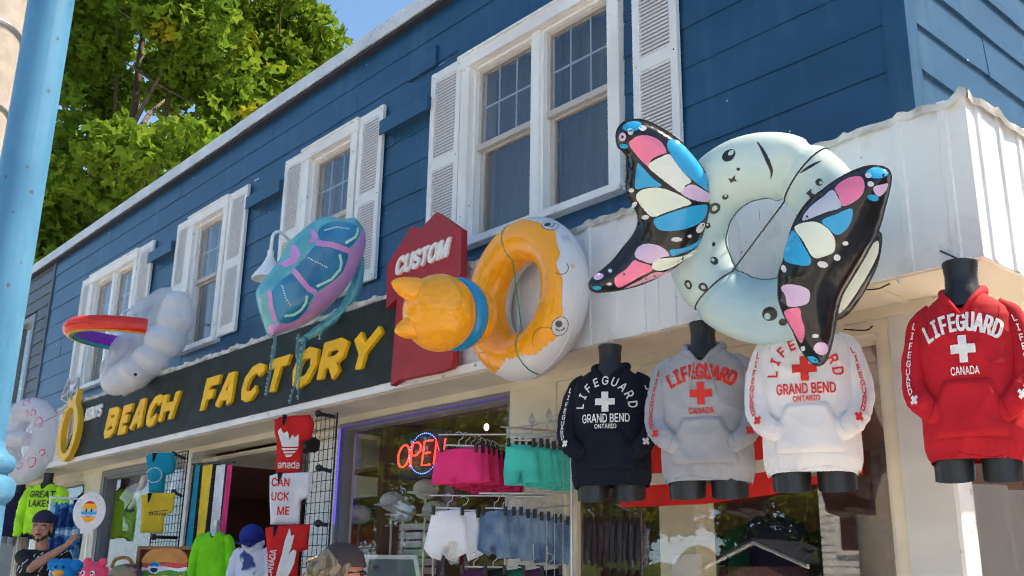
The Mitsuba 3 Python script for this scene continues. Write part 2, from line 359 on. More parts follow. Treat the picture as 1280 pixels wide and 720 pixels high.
put('fascia_lip', grid_mesh(P[::-1]), 'edge_metal', B)
put('soffit', cat(bx(-20, XF-.022, YF+.022, YW+.2, ZF0+.004, ZF0+.03), bx(XC-.2, XF-.022, YW+.201, 9, ZF0+.004, ZF0+.03)), 'beige_paint', B)
put('soffit_joint_strip', cat(bx(-20, XF-.03, YF+.024, YF+.05, ZF0-.008, ZF0+.003), bx(-2.40, -2.36, YF+.051, YW, ZF0-.006, ZF0+.003)), 'beige_paint', B)
put('sign_ledge', bx(-16.5, -4.85, YF-.035, YF-.013, ZF0-.005, ZF0+.055), 'white_paint', B)
# header and pillars
YG = YW+0.09
def pillar(x0, x1, z1=2.78, y0=YW-.01, m='beige_paint'):
    put('pillar', bx(x0, x1, y0, YG+.1, 0.12, z1), m, B)
put('header', cat(bx(-16.9, XC-.001, YW-.02, YG+.1, 2.775, 2.833)), 'beige_paint', B)
pillar(XC-.25, XC, m='pillar_grey')
pillar(-5.46, -4.98)
pillar(-14.12, -13.58)
# bays: (x0, x1, mullions)
def bay(x0, x1, m='beige_paint', w=.06, zt=2.773, deep=.05):
    k = put('shop_window', cat(bx(x0, x0+w, YW+.001, YG+.05, .55, zt-w), bx(x1-w, x1, YW+.001, YG+.05, .55, zt-w), bx(x0, x1, YW+.0, YG+.05, zt-w, zt), bx(x0, x1, YW+.0, YG+.05, .5, .55)), m, B)
    put('bead', cat(bx(x0+w, x0+w+.03, YW+.03, YG+.04, .55, zt-w-.03), bx(x1-w-.03, x1-w, YW+.03, YG+.04, .55, zt-w-.03), bx(x0+w, x1-w, YW+.03, YG+.04, zt-w-.03, zt-w)), m, k)
    put('pane', bx(x0+w+.01, x1-w-.01, YG, YG+.0006, .55, zt-w-.01), 'pane_glass', k)
    put('stall_riser', bx(x0, x1, YW+.02, YG+.04, .12, .5), 'beige_paint', k)
bay(-4.98, XC-.25, w=.07)
bay(-7.80, -5.46, w=.03, m='grey_frame')
bay(-13.58, -10.96, w=.08, m='grey_frame')
bay(-16.85, -14.12, w=.08)
put('end_pier', bx(-16.9, -16.86, YW-.01, YG+.1, .12, 2.775), 'beige_paint', B)
# end-wall shop window, right of the corner pillar
k = put('shop_window', cat(bx(XC-.1, XC-.03, YW+.15, YW+.21, .5, 2.78), bx(XC-.1, XC-.03, 8.4, 8.5, .5, 2.78), bx(XC-.1, XC-.03, YW+.2, 8.4, 2.7, 2.78)), 'grey_frame', B)
put('pane', bx(XC-.06, XC-.0594, YW+.2, 8.4, .5, 2.71), 'pane_glass', k)
put('stall_riser', bx(XC-.1, XC-.02, YW+.15, 8.5, .12, .5), 'white_paint', k)
put('end_trim', cat(bx(XC+.001, XC+.022, YW-.011, YW+.13, .12, 2.82)), 'white_paint', B)
# recessed entrance
put('entrance_wall', cat(bx(-10.95, -10.85, YW, 5.05, .12, 2.78)), 'white_paint', B)
for j in range(9):
    z = .13+j*.2966; put('wall_block', bx(-10.849, -10.832, YW+.003, 5.05, z, z+.288), 'white_paint', B)
put('entrance_front', bx(-10.98, -10.84, YW-.012, YW-.002, .12, 2.775), 'white_paint', B)
put('side_panel', bx(-8.55, -7.81, YW+.15, YW+.2, .12, 2.775), 'white_paint', B)
put('entrance_ceiling', bx(-10.84, -7.8, YW+.1, 6.7, 2.70, 2.72), 'beige_paint', B)
for i in range(16): put('ceiling_slat', bx(-10.84, -7.8, YW+.12+i*.1, YW+.12+i*.1+.085, 2.682, 2.699), 'beige_paint', B)
put('back_banner', bx(-14.5, -10.5, 8.6, 8.62, 1.9, 2.25), 'sign_red', B)
put('entrance_header', bx(-10.83, -7.85, 6.4, 6.5, 2.35, 2.69), 'beige_paint', B)
put('entrance_frame', cat(bx(-9.0, -8.9, 6.38, 6.5, .12, 2.35)), 'grey_frame', B)
# the shop room behind the glass
put('shop_room', cat(bx(-16.9, -2.3, 9.8, 9.9, .1, 2.9), bx(-16.9, -2.4, YG+.4, 9.8, .1, .14), bx(-16.9, -16.8, 5, 9.8, .1, 2.9)), 'brown_wall', B)
put('shop_ceiling', bx(-16.9, -2.4, YG+.1, 9.8, 2.84, 2.9), 'brown_wall', B)
put('room_divider', cat(bx(-7.75, -7.7, 5.2, 8.2, .1, 2.84)), 'brown_wall', B)

# ---------------------------------------------------------------- grey house on the left
G = thing('neighbour_house', 'dark grey clapboard upper storey at the far left, next to the navy building', 'building')
gw = put('wall', extr(sbox(-21.5, 2.8, XL-.002, ZTOP-.1).difference(sbox(-18.6, 4.22, -17.75, 5.62)), YW+.03, YW+.14), 'grey_siding', G)
z = 3.5; j = 0
while z < ZTOP-.2:
    for (a, b) in ((-21.5, -18.72), (-18.72, -17.62), (-17.62, XL-.07)):
        if a == -18.72 and z+.1 > 4.15 and z < 5.68: continue
        m = board(b-a-.003, min(.215, ZTOP-.07-z), 0.004*random.random(), 900+j, lip=.022); j += 1
        m.vertices += [a, YW+.01, z]; put('clapboard', m, 'grey_siding', gw)
    z += .205
put('lower_wall', bx(-21.5, XL-.001, YW+.02, YW+.14, .1, 2.79), 'grey_siding', G)
put('corner_board', bx(XL-.07, XL-.001, YW-.03, YW+.03, 3.5, ZTOP-.06), 'grey_siding', G)
w = put('window', cat(bx(-18.72, -18.6, YW-.03, YW+.12, 4.1, 5.7), bx(-17.75, -17.62, YW-.03, YW+.12, 4.1, 5.7), bx(-18.6, -17.75, YW-.028, YW+.12, 5.6, 5.7), bx(-18.6, -17.75, YW-.032, YW+.12, 4.1, 4.22)), 'grey_frame', G)
put('pane', bx(-18.6, -17.75, YW+.06, YW+.0606, 4.22, 5.6), 'pane_glass', w)
put('room_lining', bx(-18.8, -17.5, YW+.4, YW+.42, 4, 5.8), 'room_plaster', w)

# ---------------------------------------------------------------- signs
S = thing('shop_sign', 'long dark green-black shop sign with raised yellow slanted capitals spelling BEACH FACTORY', 'sign')
put('board', extr([(-13.62, 2.885), (-6.13, 2.885), (-6.13, 3.565), (-13.15, 3.565)], YF-.05, YF-.013), 'sign_board', S)
LET = [('B', -12.17, .35, .40), ('E', -11.71, .33, .31), ('A', -11.38, .345, .40), ('C', -10.93, .335, .37), ('H', -10.57, .335, .42),
       ('F', -9.55, .345, .34), ('A', -9.22, .33, .42), ('C', -8.70, .335, .42), ('T', -8.24, .33, .40), ('O', -7.76, .34, .45), ('R', -7.31, .335, .42), ('Y', -6.84, .335, .44)]
from shapely.geometry import LineString
from shapely import union_all
GL = {'B': [[(0, 0), (0, 1), (.55, 1), (.8, .88), (.8, .66), (.6, .52), (0, .52)], [(.6, .52), (.9, .38), (.9, .14), (.6, 0), (0, 0)]], 'E': [[(.9, 1), (0, 1), (0, 0), (.9, 0)], [(0, .52), (.75, .52)]],
      'A': [[(0, -.06), (.42, 1), (.62, 1), (.95, -.06)], [(.2, .3), (.78, .3)]], 'C': [[(.95, .74), (.85, .92), (.6, 1), (.3, .95), (.05, .7), (0, .35), (.1, .1), (.35, 0), (.65, .03), (.88, .24)]],
      'H': [[(0, -.06), (0, 1.06)], [(.95, -.06), (.95, 1.06)], [(0, .5), (.95, .5)]], 'F': [[(.95, 1), (0, 1), (0, -.06)], [(0, .5), (.75, .5)]], 'T': [[(-.15, 1), (1.0, 1)], [(.43, 1), (.43, -.06)]],
      'O': [[(.45, 0), (.12, .12), (0, .5), (.12, .88), (.45, 1), (.78, .88), (.92, .5), (.78, .12), (.45, 0), (.3, .03)]], 'R': [[(0, -.06), (0, 1), (.6, 1), (.88, .86), (.88, .6), (.6, .45), (0, .45)], [(.45, .45), (.95, -.06)]], 'Y': [[(-.02, 1.06), (.42, .48), (.42, -.06)], [(.95, 1.06), (.42, .48)]]}
for ch, x, h, wd in LET:
    ww = wd*.62; sw = .088
    g = union_all([LineString([(p*ww, q*(h-sw)+sw/2) for p, q in st]).buffer(sw/2, cap_style=2, join_style=2, mitre_limit=1.6) for st in GL[ch]])
    g = g.buffer(-.006).buffer(.012).buffer(-.006)
    m = trimesh.creation.extrude_polygon(g, .032, engine='earcut'); v = np.array(m.vertices)
    m.vertices = np.stack([x+.02+v[:, 0]*(1+.25*v[:, 1]/h)+.33*v[:, 1], YF-.05-v[:, 2], 3.01+v[:, 1]], 1); m.invert()
    put('letter_'+ch.lower(), m, 'sign_yellow', S)
m = words("KEBO'S", .140, .02, True, .2, .80); m = cat(*[trimesh.Trimesh(m.vertices+[d*.006, d*.002, d*.0005], m.faces, process=False) for d in (-1, 0, 1)]); v = np.array(m.vertices)
m.vertices = np.stack([-12.97+v[:, 0], YF-.05-v[:, 2], 3.315+v[:, 1]], 1); m.invert(); put('small_lettering', m, 'sign_white', S)
R_ = thing('ring_sign', 'yellow cut-out finger ring with an open grey diamond at the left end of the sign', 'sign')
th = np.linspace(0, 2*np.pi, 49)[:-1]
o = Polygon(np.stack([-13.36+.36*np.cos(th)+.02*np.sin(th), 3.21+.375*np.sin(th)], 1)).difference(Polygon(np.stack([-13.35+.225*np.cos(th), 3.225+.295*np.sin(th)], 1)))
put('band', extr(o, YF-.13, YF-.055), 'ring_gold', R_, smooth=30)
put('setting', extr([(-13.50, 3.56), (-13.20, 3.54), (-13.17, 3.74), (-13.25, 3.66), (-13.36, 3.60), (-13.46, 3.68)], YF-.128, YF-.06), 'ring_gold', R_)
D = {'a': (-13.56, 3.60), 'b': (-13.86, 3.70), 'c': (-13.68, 3.93), 'd': (-13.30, 3.90), 'e': (-13.24, 3.70), 'f': (-13.62, 3.76), 'g': (-13.42, 3.75)}
put('diamond', cat([rod((D[p][0], YF-.10, D[p][1]), (D[q][0], YF-.10, D[q][1]), .017, 6) for p, q in ('ab', 'bc', 'cd', 'de', 'ea', 'bf', 'fg', 'ge', 'cf', 'dg', 'fa', 'ga')]), 'silver_paint', R_)
C_ = thing('custom_sign', 'red cut-out board with raised white lettering CUSTOM beside the orange cat float', 'sign')
put('board', extr([(-6.17, 2.83), (-6.05, 2.86), (-5.60, 2.85), (-5.45, 2.86), (-5.42, 2.93), (-5.44, 3.45), (-5.36, 3.52), (-5.37, 3.86), (-5.68, 4.08), (-5.86, 4.00), (-6.00, 4.05), (-6.30, 3.80), (-6.28, 3.45), (-6.14, 3.50)], YF-.12, YF-.065), 'sign_red', C_)
m = words('CUSTOM', .130, .02, True, .25, .84); m = cat(*[trimesh.Trimesh(m.vertices+[d*.008, d*.003, d*.0005], m.faces, process=False) for d in (-1, 0, 1)]); v = np.array(m.vertices); m.vertices = np.stack([-6.17+v[:, 0], YF-.121-v[:, 2], 3.69+v[:, 1]], 1); m.invert()
put('lettering', m, 'sign_white', C_)
put('bracket', bx(-6.05, -5.6, YF-.064, YF-.014, 3.1, 3.3), 'black_wire', C_)
LEFT_WING_FR = ((-3.000,3.504,3.196), (0.662,0.750,-0.000), (0.272,-0.240,0.932), (0.699,-0.617,-0.363))
LEFT_WING_OUT = [(-0.169,0.324),(-0.161,0.361),(-0.137,0.389),(-0.1,0.402),(-0.042,0.403),(0.043,0.367),(0.131,0.31),(0.194,0.249),(0.246,0.182),(0.282,0.121),(0.289,0.066),(0.291,0.016),(0.284,-0.046),(0.267,-0.121),(0.238,-0.196),(0.184,-0.259),(0.123,-0.31),(0.049,-0.355),(-0.037,-0.394),(-0.124,-0.418),(-0.199,-0.43),(-0.255,-0.432),(-0.281,-0.416),(-0.284,-0.389),(-0.263,-0.36),(-0.214,-0.318),(-0.165,-0.27),(-0.123,-0.214),(-0.074,-0.151),(-0.053,-0.094),(-0.058,-0.045),(-0.091,0.011),(-0.11,0.054),(-0.115,0.109),(-0.11,0.171),(-0.115,0.226),(-0.14,0.259),(-0.159,0.275)]
LEFT_WING_CELLS = [('b', [(-0.145,0.361),(-0.125,0.386),(-0.088,0.397),(-0.057,0.387),(-0.058,0.362),(-0.087,0.346),(-0.12,0.343)]), ('p', [(-0.11,0.276),(-0.098,0.307),(-0.061,0.325),(-0.012,0.322),(0.038,0.296),(0.064,0.247),(0.028,0.232),(-0.009,0.209),(-0.029,0.182)]), ('b', [(0.067,0.272),(0.075,0.303),(0.1,0.312),(0.144,0.292),(0.201,0.237),(0.252,0.17),(0.279,0.109),(0.28,0.066),(0.236,0.086),(0.186,0.122),(0.135,0.162),(0.096,0.217)]), ('w', [(-0.024,0.178),(-0.002,0.203),(0.034,0.222),(0.077,0.238),(0.103,0.205),(0.148,0.15),(0.186,0.111),(0.156,0.089),(0.14,0.054),(0.087,0.088),(0.03,0.13)]), ('l', [(0.141,0.049),(0.15,0.074),(0.174,0.093),(0.205,0.093),(0.249,0.071),(0.283,0.053),(0.284,0.021),(0.263,0.013),(0.201,0.021)]), ('b', [(-0.078,0.135),(-0.07,0.194),(-0.051,0.178),(0,0.123),(0.044,0.087),(-0.024,0.08),(-0.071,0.069),(-0.08,0.091)]), ('c', [(-0.073,0.036),(-0.061,0.058),(-0.024,0.074),(0.038,0.077),(0.113,0.053),(0.189,0.009),(0.14,-0.013),(0.066,-0.04),(0.007,-0.062),(-0.034,-0.026),(-0.062,0.011)]), ('b', [(0.013,-0.075),(0.054,-0.054),(0.128,-0.027),(0.202,-0.006),(0.271,-0.001),(0.271,-0.046),(0.241,-0.084),(0.18,-0.112),(0.106,-0.127),(0.043,-0.124),(0.018,-0.099)]), ('b', [(0.093,-0.219),(0.158,-0.209),(0.219,-0.184),(0.256,-0.161),(0.242,-0.191),(0.196,-0.219),(0.14,-0.238),(0.107,-0.248)]), ('l', [(-0.069,-0.225),(-0.048,-0.2),(-0.011,-0.19),(0.039,-0.199),(0.077,-0.223),(0.092,-0.248),(0.053,-0.256),(0.01,-0.284),(-0.04,-0.272),(-0.072,-0.254)]), ('c', [(0.009,-0.299),(0.025,-0.266),(0.072,-0.259),(0.147,-0.251),(0.196,-0.235),(0.237,-0.203),(0.231,-0.227),(0.184,-0.263),(0.123,-0.3),(0.061,-0.321),(0.02,-0.314)]), ('p', [(-0.169,-0.365),(-0.157,-0.346),(-0.114,-0.314),(-0.078,-0.272),(-0.052,-0.279),(0.002,-0.296),(0.011,-0.322),(-0.038,-0.347),(-0.1,-0.386),(-0.143,-0.406),(-0.162,-0.392)]), ('m', [(-0.114,-0.409),(-0.05,-0.372),(0.024,-0.329),(0.08,-0.328),(0.123,-0.306),(0.074,-0.345),(0,-0.373),(-0.081,-0.403)])]
LEFT_WING_SPOTS = [('w', [(-0.095,0.343),(-0.097,0.335),(-0.102,0.328),(-0.108,0.326),(-0.115,0.328),(-0.12,0.334),(-0.122,0.343),(-0.121,0.352),(-0.116,0.358),(-0.109,0.36),(-0.102,0.358),(-0.097,0.352)]), ('w', [(-0.031,0.361),(-0.034,0.354),(-0.04,0.349),(-0.049,0.346),(-0.059,0.348),(-0.066,0.354),(-0.068,0.361),(-0.066,0.368),(-0.059,0.374),(-0.05,0.376),(-0.041,0.374),(-0.034,0.369)]), ('l', [(-0.128,0.318),(-0.13,0.308),(-0.135,0.3),(-0.143,0.297),(-0.152,0.3),(-0.158,0.308),(-0.16,0.318),(-0.158,0.328),(-0.152,0.336),(-0.144,0.339),(-0.136,0.336),(-0.13,0.329)]), ('b', [(-0.116,0.272),(-0.119,0.267),(-0.127,0.264),(-0.137,0.264),(-0.147,0.267),(-0.153,0.273),(-0.155,0.278),(-0.152,0.283),(-0.144,0.286),(-0.134,0.286),(-0.124,0.283),(-0.118,0.278)]), ('w', [(-0.082,0.064),(-0.084,0.059),(-0.088,0.055),(-0.094,0.054),(-0.101,0.055),(-0.105,0.059),(-0.107,0.064),(-0.105,0.069),(-0.101,0.072),(-0.095,0.074),(-0.089,0.073),(-0.084,0.069)]), ('w', [(-0.069,-0.01),(-0.075,-0.017),(-0.081,-0.021),(-0.086,-0.02),(-0.089,-0.016),(-0.09,-0.009),(-0.087,0),(-0.081,0.007),(-0.075,0.01),(-0.07,0.01),(-0.066,0.006),(-0.066,-0.002)]), ('w', [(-0.008,-0.061),(-0.01,-0.067),(-0.015,-0.072),(-0.023,-0.075),(-0.032,-0.075),(-0.039,-0.072),(-0.043,-0.067),(-0.041,-0.061),(-0.036,-0.056),(-0.028,-0.053),(-0.019,-0.053),(-0.012,-0.056)]), ('w', [(0.15,-0.167),(0.147,-0.173),(0.137,-0.177),(0.123,-0.179),(0.11,-0.177),(0.099,-0.174),(0.096,-0.168),(0.099,-0.162),(0.109,-0.158),(0.123,-0.156),(0.136,-0.158),(0.147,-0.162)]), ('w', [(0.199,-0.152),(0.197,-0.155),(0.193,-0.158),(0.188,-0.159),(0.182,-0.158),(0.178,-0.156),(0.176,-0.152),(0.178,-0.148),(0.182,-0.145),(0.187,-0.144),(0.193,-0.145),(0.197,-0.148)]), ('w', [(0.265,-0.089),(0.269,-0.098),(0.266,-0.111),(0.257,-0.124),(0.245,-0.133),(0.232,-0.137),(0.222,-0.133),(0.218,-0.124),(0.221,-0.111),(0.23,-0.098),(0.242,-0.089),(0.255,-0.085)]), ('l', [(-0.22,-0.345),(-0.22,-0.354),(-0.227,-0.362),(-0.238,-0.368),(-0.25,-0.371),(-0.261,-0.369),(-0.267,-0.363),(-0.266,-0.355),(-0.26,-0.347),(-0.249,-0.34),(-0.236,-0.338),(-0.226,-0.34)]), ('w', [(-0.179,-0.325),(-0.18,-0.329),(-0.184,-0.332),(-0.189,-0.333),(-0.194,-0.332),(-0.197,-0.329),(-0.199,-0.325),(-0.198,-0.32),(-0.194,-0.317),(-0.189,-0.316),(-0.184,-0.317),(-0.18,-0.32)]), ('w', [(-0.18,-0.389),(-0.181,-0.392),(-0.186,-0.395),(-0.192,-0.396),(-0.199,-0.395),(-0.203,-0.393),(-0.205,-0.389),(-0.203,-0.385),(-0.199,-0.382),(-0.193,-0.381),(-0.186,-0.382),(-0.182,-0.385)]), ('b', [(-0.227,-0.409),(-0.23,-0.415),(-0.238,-0.419),(-0.249,-0.421),(-0.261,-0.42),(-0.269,-0.416),(-0.272,-0.41),(-0.269,-0.404),(-0.261,-0.4),(-0.25,-0.398),(-0.238,-0.4),(-0.23,-0.404)])]
RIGHT_WING_FR = ((-2.194,3.769,2.799), (0.741,0.672,-0.000), (0.205,-0.226,0.952), (0.640,-0.705,-0.305))
RIGHT_WING_OUT = [(-0.234,-0.108),(-0.231,-0.069),(-0.206,0),(-0.171,0.131),(-0.117,0.223),(-0.048,0.282),(0.027,0.334),(0.102,0.37),(0.162,0.384),(0.221,0.374),(0.243,0.343),(0.238,0.29),(0.219,0.214),(0.188,0.107),(0.143,0.016),(0.09,-0.075),(0.036,-0.166),(0.013,-0.243),(-0.003,-0.336),(-0.027,-0.428),(-0.05,-0.467),(-0.08,-0.474),(-0.11,-0.451),(-0.147,-0.396),(-0.177,-0.318),(-0.214,-0.248),(-0.235,-0.178)]
RIGHT_WING_CELLS = [('b', [(0.127,0.351),(0.162,0.375),(0.203,0.367),(0.218,0.344),(0.184,0.325),(0.142,0.328)]), ('l', [(0.153,0.289),(0.191,0.299),(0.22,0.303),(0.205,0.268),(0.175,0.247),(0.152,0.268)]), ('p', [(0,0.293),(0.05,0.33),(0.099,0.337),(0.114,0.313),(0.106,0.263),(0.071,0.228),(0.021,0.21),(0.007,0.258)]), ('g', [(-0.137,0.154),(-0.109,0.207),(-0.049,0.256),(-0.011,0.283),(0.007,0.242),(0.014,0.205),(-0.049,0.185)]), ('b', [(-0.065,0.15),(-0.005,0.177),(0.056,0.198),(0.056,0.149),(0.029,0.106),(-0.006,0.087),(-0.04,0.116)]), ('c', [(-0.168,0.128),(-0.103,0.148),(-0.053,0.125),(-0.016,0.074),(-0.017,0.02),(-0.052,0),(-0.102,-0.006),(-0.138,0.061)]), ('b', [(-0.218,0.016),(-0.199,0.07),(-0.174,0.113),(-0.141,0.05),(-0.112,-0.017),(-0.128,-0.04),(-0.18,-0.033),(-0.212,-0.015)]), ('l', [(-0.229,-0.134),(-0.204,-0.119),(-0.151,-0.128),(-0.121,-0.15),(-0.125,-0.195),(-0.16,-0.213),(-0.205,-0.212),(-0.214,-0.17)]), ('p', [(-0.216,-0.24),(-0.198,-0.225),(-0.16,-0.222),(-0.152,-0.264),(-0.137,-0.319),(-0.147,-0.375),(-0.174,-0.328),(-0.203,-0.274)])]
RIGHT_WING_SPOTS = [('b', [(0.175,0.236),(0.17,0.23),(0.159,0.227),(0.146,0.228),(0.133,0.233),(0.124,0.24),(0.122,0.247),(0.127,0.253),(0.137,0.256),(0.151,0.255),(0.164,0.251),(0.172,0.244)]), ('w', [(0.148,0.338),(0.146,0.332),(0.141,0.328),(0.135,0.326),(0.128,0.328),(0.123,0.333),(0.121,0.339),(0.123,0.345),(0.128,0.349),(0.135,0.351),(0.142,0.349),(0.146,0.344)]), ('w', [(0.043,0.051),(0.041,0.046),(0.036,0.043),(0.03,0.042),(0.023,0.043),(0.018,0.047),(0.016,0.051),(0.018,0.056),(0.023,0.059),(0.03,0.06),(0.037,0.059),(0.042,0.055)]), ('w', [(0.01,-0.009),(0.008,-0.016),(0.002,-0.021),(-0.006,-0.022),(-0.013,-0.02),(-0.018,-0.015),(-0.02,-0.008),(-0.018,-0.001),(-0.013,0.004),(-0.005,0.006),(0.002,0.003),(0.008,-0.002)]), ('w', [(-0.044,-0.041),(-0.048,-0.047),(-0.057,-0.051),(-0.068,-0.05),(-0.079,-0.046),(-0.086,-0.039),(-0.088,-0.032),(-0.084,-0.026),(-0.075,-0.022),(-0.063,-0.023),(-0.053,-0.027),(-0.045,-0.034)]), ('w', [(-0.208,-0.049),(-0.208,-0.058),(-0.21,-0.065),(-0.214,-0.068),(-0.219,-0.066),(-0.223,-0.06),(-0.226,-0.052),(-0.226,-0.043),(-0.224,-0.037),(-0.22,-0.034),(-0.215,-0.035),(-0.21,-0.041)]), ('l', [(-0.037,-0.41),(-0.046,-0.421),(-0.061,-0.426),(-0.078,-0.423),(-0.093,-0.413),(-0.102,-0.399),(-0.101,-0.385),(-0.092,-0.373),(-0.077,-0.368),(-0.059,-0.371),(-0.044,-0.381),(-0.036,-0.395)]), ('w', [(-0.083,-0.341),(-0.085,-0.346),(-0.09,-0.349),(-0.097,-0.35),(-0.104,-0.349),(-0.109,-0.345),(-0.11,-0.341),(-0.108,-0.336),(-0.103,-0.333),(-0.097,-0.332),(-0.09,-0.333),(-0.085,-0.336)]), ('w', [(-0.132,-0.4),(-0.133,-0.406),(-0.136,-0.41),(-0.14,-0.412),(-0.144,-0.41),(-0.146,-0.406),(-0.147,-0.399),(-0.146,-0.393),(-0.143,-0.389),(-0.14,-0.387),(-0.136,-0.389),(-0.133,-0.393)]), ('b', [(-0.081,-0.46),(-0.087,-0.463),(-0.097,-0.462),(-0.107,-0.457),(-0.115,-0.448),(-0.119,-0.44),(-0.118,-0.433),(-0.112,-0.43),(-0.103,-0.431),(-0.093,-0.436),(-0.084,-0.444),(-0.08,-0.453)]), ('w', [(0.152,0.3),(0.15,0.294),(0.145,0.289),(0.139,0.288),(0.132,0.29),(0.127,0.294),(0.125,0.301),(0.127,0.307),(0.132,0.311),(0.139,0.313),(0.146,0.311),(0.15,0.306)])]
BACK_WING_FR = ((-2.196,3.987,2.793), (0.757,0.654,-0.000), (0.191,-0.221,0.956), (0.625,-0.723,-0.293))
BACK_WING_OUT = [(0.085,0.158),(0.093,0.111),(0.076,0.024),(0.034,-0.07),(-0.014,-0.149),(-0.064,-0.208),(-0.119,-0.23),(-0.156,-0.194),(-0.139,-0.082),(-0.074,0.06),(0.021,0.152)]
BACK_WING_CELLS = [('c', [(0.069,0.119),(0.075,0.071),(0.048,0.009),(-0.016,-0.098),(-0.089,-0.195),(-0.117,-0.179),(-0.092,-0.083),(-0.013,0.042)])]
BACK_WING_SPOTS = []
BRING_FR = ((-2.667,3.962,3.042), (0.978,0.207,-0.000), (0.067,-0.318,0.946), (0.196,-0.925,-0.325))
BRING_MARKS = [('eye', 95.9, 64.3, 0.0357), ('dot', 90.5, 93.6, 0.0089), ('blob', 97.7, 107.6, 0.0179), ('eye', 114.6, 128.2, 0.0161), ('o', 131.8, 128.3, 0.0304), ('eye', 152.7, 130.5, 0.0143), ('dot', 174.3, 145.1, 0.0107), ('eye', -165.7, 137.5, 0.0214), ('o', -157.7, 74.6, 0.0250), ('o', -149.1, 95.4, 0.0232), ('eye', 29.5, 70.0, 0.0179), ('blob', 26.1, 92.0, 0.0214), ('eye', -87.2, 91.0, 0.0375), ('dot', -80.1, 71.6, 0.0197)]
BRING_A = [(78,47.7),(72.1,67.4),(66.8,84.3),(62.8,97.4),(62.5,109.9)]
BRING_B = [(42.9,80.2),(41,63.9),(38.8,41.3)]
BRING_STRAP = [(44.1,132.4),(-145.3,178.9)]
CAT_FR = ((-4.610,4.150,3.178), (0.999,-0.050,0.000), (0.000,0.000,1.000), (-0.050,-0.999,0.000))
CAT_EDGE = [(66,46.9),(51.5,38.8),(41.2,34.1),(32,39.6),(19.9,45.7),(12.5,56.1),(-0.3,47.4),(-9.9,42),(-19.4,42.3),(-25.4,31.1),(-32.4,30.8),(-44.2,27.9),(-55,39.4),(-63.3,49.3),(-68.9,65.2),(-77.3,69.9),(-91,75.9)]
CAT_MARKS = [(-33.4,32.4),(49.8,31.8),(31.9,19.1),(8.6,22.8),(8.1,50.2),(-123.7,46.7),(-47.6,47.6)]
CAT_HEAD = (-4.671,3.509,2.971)
CAT_EAR1 = (-4.722,3.193,3.106)
CAT_EAR1B = (-4.692,3.327,3.108)
CAT_EAR2 = (-4.766,3.263,2.830)
CAT_EAR2B = (-4.733,3.388,2.857)
CAT_NECK = (-4.740,3.817,3.028)
CAT_HEADX = (-4.676,3.236,2.973)
JELLY_FR = ((-7.014,3.939,3.818), (0.331,0.944,-0.000), (0.272,-0.095,0.958), (0.904,-0.317,-0.288))
JELLY_OUT = [(-0.407,-0.22),(-0.407,-0.158),(-0.377,-0.101),(-0.321,-0.01),(-0.265,0.09),(-0.208,0.237),(-0.095,0.377),(0.002,0.469),(0.091,0.501),(0.202,0.498),(0.295,0.52),(0.347,0.488),(0.396,0.416),(0.416,0.323),(0.401,0.194),(0.355,0.045),(0.291,-0.073),(0.198,-0.21),(0.102,-0.316),(-0.011,-0.406),(-0.127,-0.465),(-0.241,-0.523),(-0.28,-0.512),(-0.31,-0.454),(-0.36,-0.352)]
